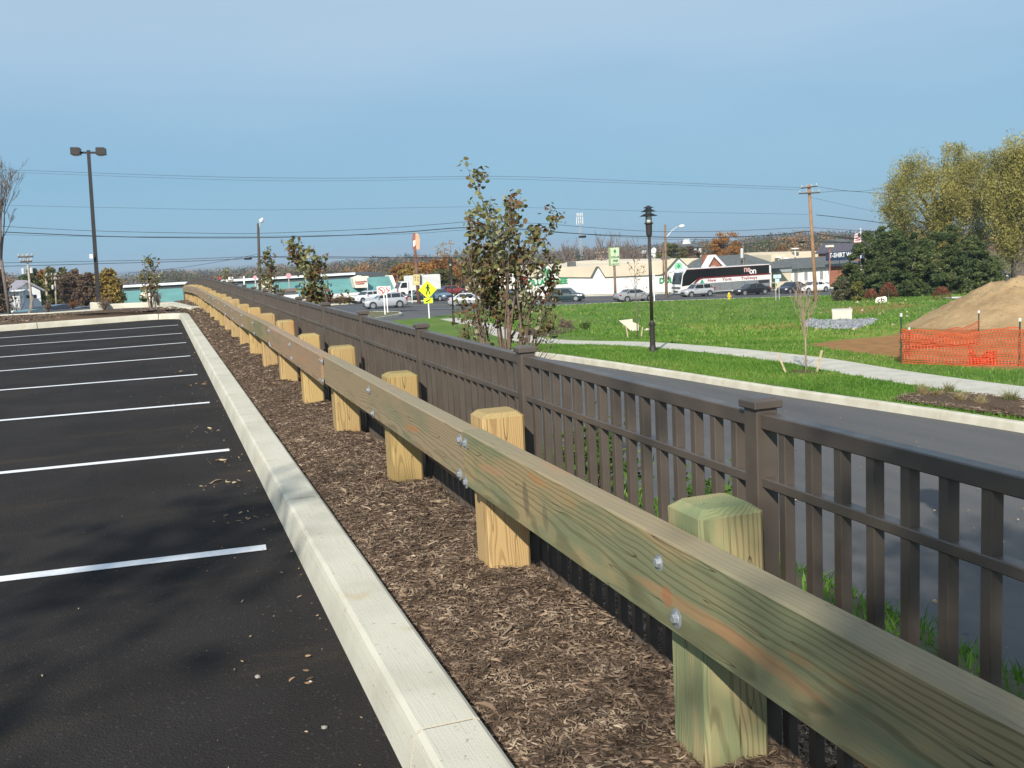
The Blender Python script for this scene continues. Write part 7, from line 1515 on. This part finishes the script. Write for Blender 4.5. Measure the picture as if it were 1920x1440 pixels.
for k, (px, yt, w, d, lb) in enumerate([(1138, 441, 62, 190, 'large bare grey tree just left of the store pole sign'), (1176, 445, 52, 195, 'bare grey tree behind the store pole sign'), (1066, 452, 44, 200, 'bare grey tree right of the tallest young tree'), (1205, 466, 40, 210, 'low bare tree left of the nearer path lamp'), (1105, 462, 40, 205, 'bare brownish tree between the cell tower and the large bare tree'), (1035, 470, 40, 190, 'bare brown tree hidden by the right side of the tallest young tree')]):
    q = P(px, 505, d); z = float(farz(q[0], q[1])); H = float(P(px, yt, d)[2])-z; bare_tree('bare_tree', lb, 'tree', (q[0], q[1], z), H, 700+k, .2, 10, .30, .42, bark=M('far_twigs', (.20, .16, .145), .9, .2, 1.), depth=3, kids=(4, 6))
for (px, yt, yb, w, d, lb, sd) in [(33, 478, 580, 40, 78, 'leafless dark tree before the white house at the left', 5)]:
    q = P(px, yb, d); z = float(T(q[0], q[1])); bare_tree('bare_tree', lb, 'tree', (q[0], q[1], z), 3.4, 720, .25, 7, .09, .5, bark=M('dark_bark', (.05, .045, .04), .9), depth=2)
# houses at the left
house('white gabled house with siding behind the leaning utility pole', 54, 572, 544, 531, 44, 104, M('white_siding', (.74, .76, .78), .7, .05, 1), M('lavender_roof', (.28, .27, .31)), rz=.2, wins=3, dep=9)
house('white wing of the gabled house, lower and set to its left', 30, 572, 553, 545, 26, 106, M('white_siding'), M('lavender_roof'), gable=False, wins=2, dep=5)
house('low white flat building at the left edge', 20, 575, 547, 545, 34, 100, M('white_siding'), trimw, gable=False, wins=2, dep=6)
house('grey roofed house with a white gable end behind the teal roof', 238, 556, 546, 533, 40, 175, M('white_siding'), M('slate', (.10, .095, .12), .9), gable=False, wins=0, dep=9)
house('pale gabled house right of the grey roofed one behind the teal roof', 268, 556, 544, 531, 34, 172, M('grey_siding', (.42, .45, .48)), M('slate'), wins=2, dep=7)
house('grey gabled house hidden among the brown trees left of the lot light', 160, 560, 541, 526, 44, 150, M('grey_siding'), trimw, wins=1, dep=6)
for k, (px, w, h, lb) in enumerate([(8, 40, 18, 'dark green hedge at the far left edge beyond the island'), (33, 34, 16, 'dark green hedge below the white house'), (52, 26, 15, 'small dark green hedge behind the leaning stake')]):
    q = P(px, 582, 52); z = float(T(q[0], q[1])); shrub('hedge', lb, 'hedge', (q[0], q[1], z), w/2*52/FOC, .5, h*52/FOC+.5, 900, .12, GRN, 12, 800+k, power=.4)
# small bits beyond the fence: round signs, white sign boxes, lamp
def board(name, label, px, py, w, h, d, mat, rounded=False, cat='sign', pole=True, group=None):
    q = P(px, py, d); z = float(farz(q[0], max(q[1], 128))); pz = d/FOC; t = thing(name, label, cat, (q[0], q[1], z), FACE(px), group); zc = q[2]-z
    if rounded: part('panel', MB().lathe([(w/2*pz, -.15), (w/2*pz, .05)], 18, ax='Y', c=(0, 0, zc)), mat, t)
    else: part('panel', MB().bbox(-w/2*pz, w/2*pz, -.15, .05, zc-h/2*pz, zc+h/2*pz, .02), mat, t)
    if pole: part('pole', MB().lathe([(.09, -.5), (.09, zc-h/2*pz)], 8), steel, t)
    return t
pinkm = M('pink_sign', (.62, .30, .36), .6, .1, 2)
board('round_sign', 'round pink and white sign on the mall roof left of the second young tree', 541, 517, 10, 9, 143, pinkm, True); board('round_sign', 'smaller pink round sign behind the left young tree', 478, 520, 7, 6, 143, pinkm, True)
board('white_sign', 'white square sign at the far end of the fence', 433, 524, 9, 9, 140, signw); board('white_sign', 'small white and red sign left of the white square one', 413, 523, 5, 6, 150, M('flag_red'))
board('white_vent', 'white roof ventilator on the mall roof behind the second young tree', 572, 512, 5, 9, 143, signw)
upole('short white bollard like post at the far end of the fence', 457.5, 518, 458, 540, 120, .09, .09, signw, ins=False, name='white_post', cat='post')
# --- distant woods: many trees that read as one mass
r = np.random.default_rng(99); pal = {'b': (.115, .085, .066), 'p': (.125, .105, .098), 'o': (.27, .135, .045), 'y': (.36, .25, .07), 'g': (.075, .085, .035), 'd': (.030, .048, .024), 't': (.20, .15, .10)}
sky_px = [-80, 60, 150, 230, 300, 380, 440, 520, 600, 680, 720, 760, 830, 900, 1000, 1060, 1150, 1200, 1260, 1340, 1400, 1450, 1500, 1560, 1640, 1800, 2000]
sky_y = [516, 514, 514, 518, 508, 508, 505, 500, 496, 488, 482, 479, 480, 478, 474, 468, 462, 462, 458, 450, 440, 434, 428, 430, 430, 430, 424]
VV, FF, CC, o_ = [], [], [], 0
TV, TF, to_ = [], [], 0
def wood_layer(D, step, under, hmin, hmax, px0=-80, px1=2000, ls=1., nl=110, weights='bbpogdtgb'):
    global o_, to_
    ls *= .66; nl = int(nl*2.1)
    px = px0
    while px < px1:
        px += step*r.uniform(.6, 1.4); ys_ = np.interp(px, sky_px, sky_y)+under-6*(px < 1330)+abs(r.normal())*3.5*(600/D)**.3+r.uniform(-1, 3); dd = D*r.uniform(.88, 1.12); q = P(px, ys_, dd); h = r.uniform(hmin, hmax); wd = h*r.uniform(.6, 1.0); base = q[2]-h
        n_ = nl; u = r.normal(size=(n_, 3)); u /= np.linalg.norm(u, axis=1)[:, None]; u *= r.random((n_, 1))**.4; C = np.array([q[0], q[1], base+h*.56])+u*np.array([wd/2, wd/2, h*.44])
        V, F = leaf_cloud(C, ls, int(px*7+D) % 99999, .7); VV.append(V); FF.append(F+o_); o_ += len(V)
        c = np.array(pal[weights[r.integers(len(weights))]])*r.uniform(.75, 1.25); cc = c[None]*(r.uniform(.82, 1.18, (n_, 1))); CC.append(np.repeat(np.concatenate([cc, np.ones((n_, 1))], 1), 4, axis=0))
wood_layer(900, 5, 0, 14, 20, ls=2.2, nl=90); wood_layer(620, 7, 3, 12, 17, ls=1.6, nl=110); wood_layer(450, 9, 8, 9, 14, ls=1.25, nl=120, weights='bbpoggtgdbo'); wood_layer(330, 12, 15, 8, 12, ls=1.0, nl=130, weights='bbpoggtbgb'); wood_layer(250, 17, 26, 7, 11, ls=.85, nl=150, weights='bbpobgtbg'); wood_layer(205, 22, 38, 6, 10, px0=-80, px1=1000, ls=.7, nl=160, weights='bbpobgtb')
wm = bpy.data.materials.new('far_leaves'); n, l, b = nodes(wm); at = n.new('ShaderNodeAttribute'); at.attribute_name = 'tint'; l.new(at.outputs['Color'], b.inputs['Base Color']); b.inputs['Roughness'].default_value = .9; b.inputs['Specular IOR Level'].default_value = .1
tag(link('far_woods', npmesh('far_woods', np.concatenate(VV), np.concatenate(FF), wm, attrs={'tint': ('FLOAT_COLOR', np.concatenate(CC))})), 'distant autumn woods in brown, olive and orange covering the low hills', 'woods', kind='stuff')

# ================================================================== AIR
hm_ = bpy.data.materials.new('haze'); hm_.use_nodes = True; n = hm_.node_tree.nodes; n.clear(); l = hm_.node_tree.links
ho = n.new('ShaderNodeOutputMaterial'); hv = n.new('ShaderNodeVolumePrincipled'); hv.inputs['Color'].default_value = (.70, .86, 1.0, 1); hv.inputs['Density'].default_value = .00024; hv.inputs['Anisotropy'].default_value = .2; l.new(hv.outputs[0], ho.inputs['Volume'])
tag(link('haze', MB().box(-9200, 9200, -9200, 9200, -51.5, 19).mesh('haze', hm_)), 'thin pale autumn haze lying over the distant hills', 'haze', kind='stuff')

# ================================================================== BEHIND THE CAMERA: what shades the foreground
def shade_tree(x, y, H, W, seed, label, n=60, nl=60, cl=.10):
    return cloud_tree('autumn_tree', label, (x, y, 0), H, W, ORG, seed, nclump=n, nleaf=nl, ls=.17, clump=cl, trunk=.35, lo=.38, aspect=.7, trr=.014)
shade_tree(-2.62, -9.7, 10.8, 6.2, 901, 'autumn tree behind the photographer that shades the near end of the rail', 340, 150, .135)
shade_tree(-7.5, -5.4, 9.4, 2.6, 902, 'second thinner autumn tree behind the photographer at the left', 20, 50)
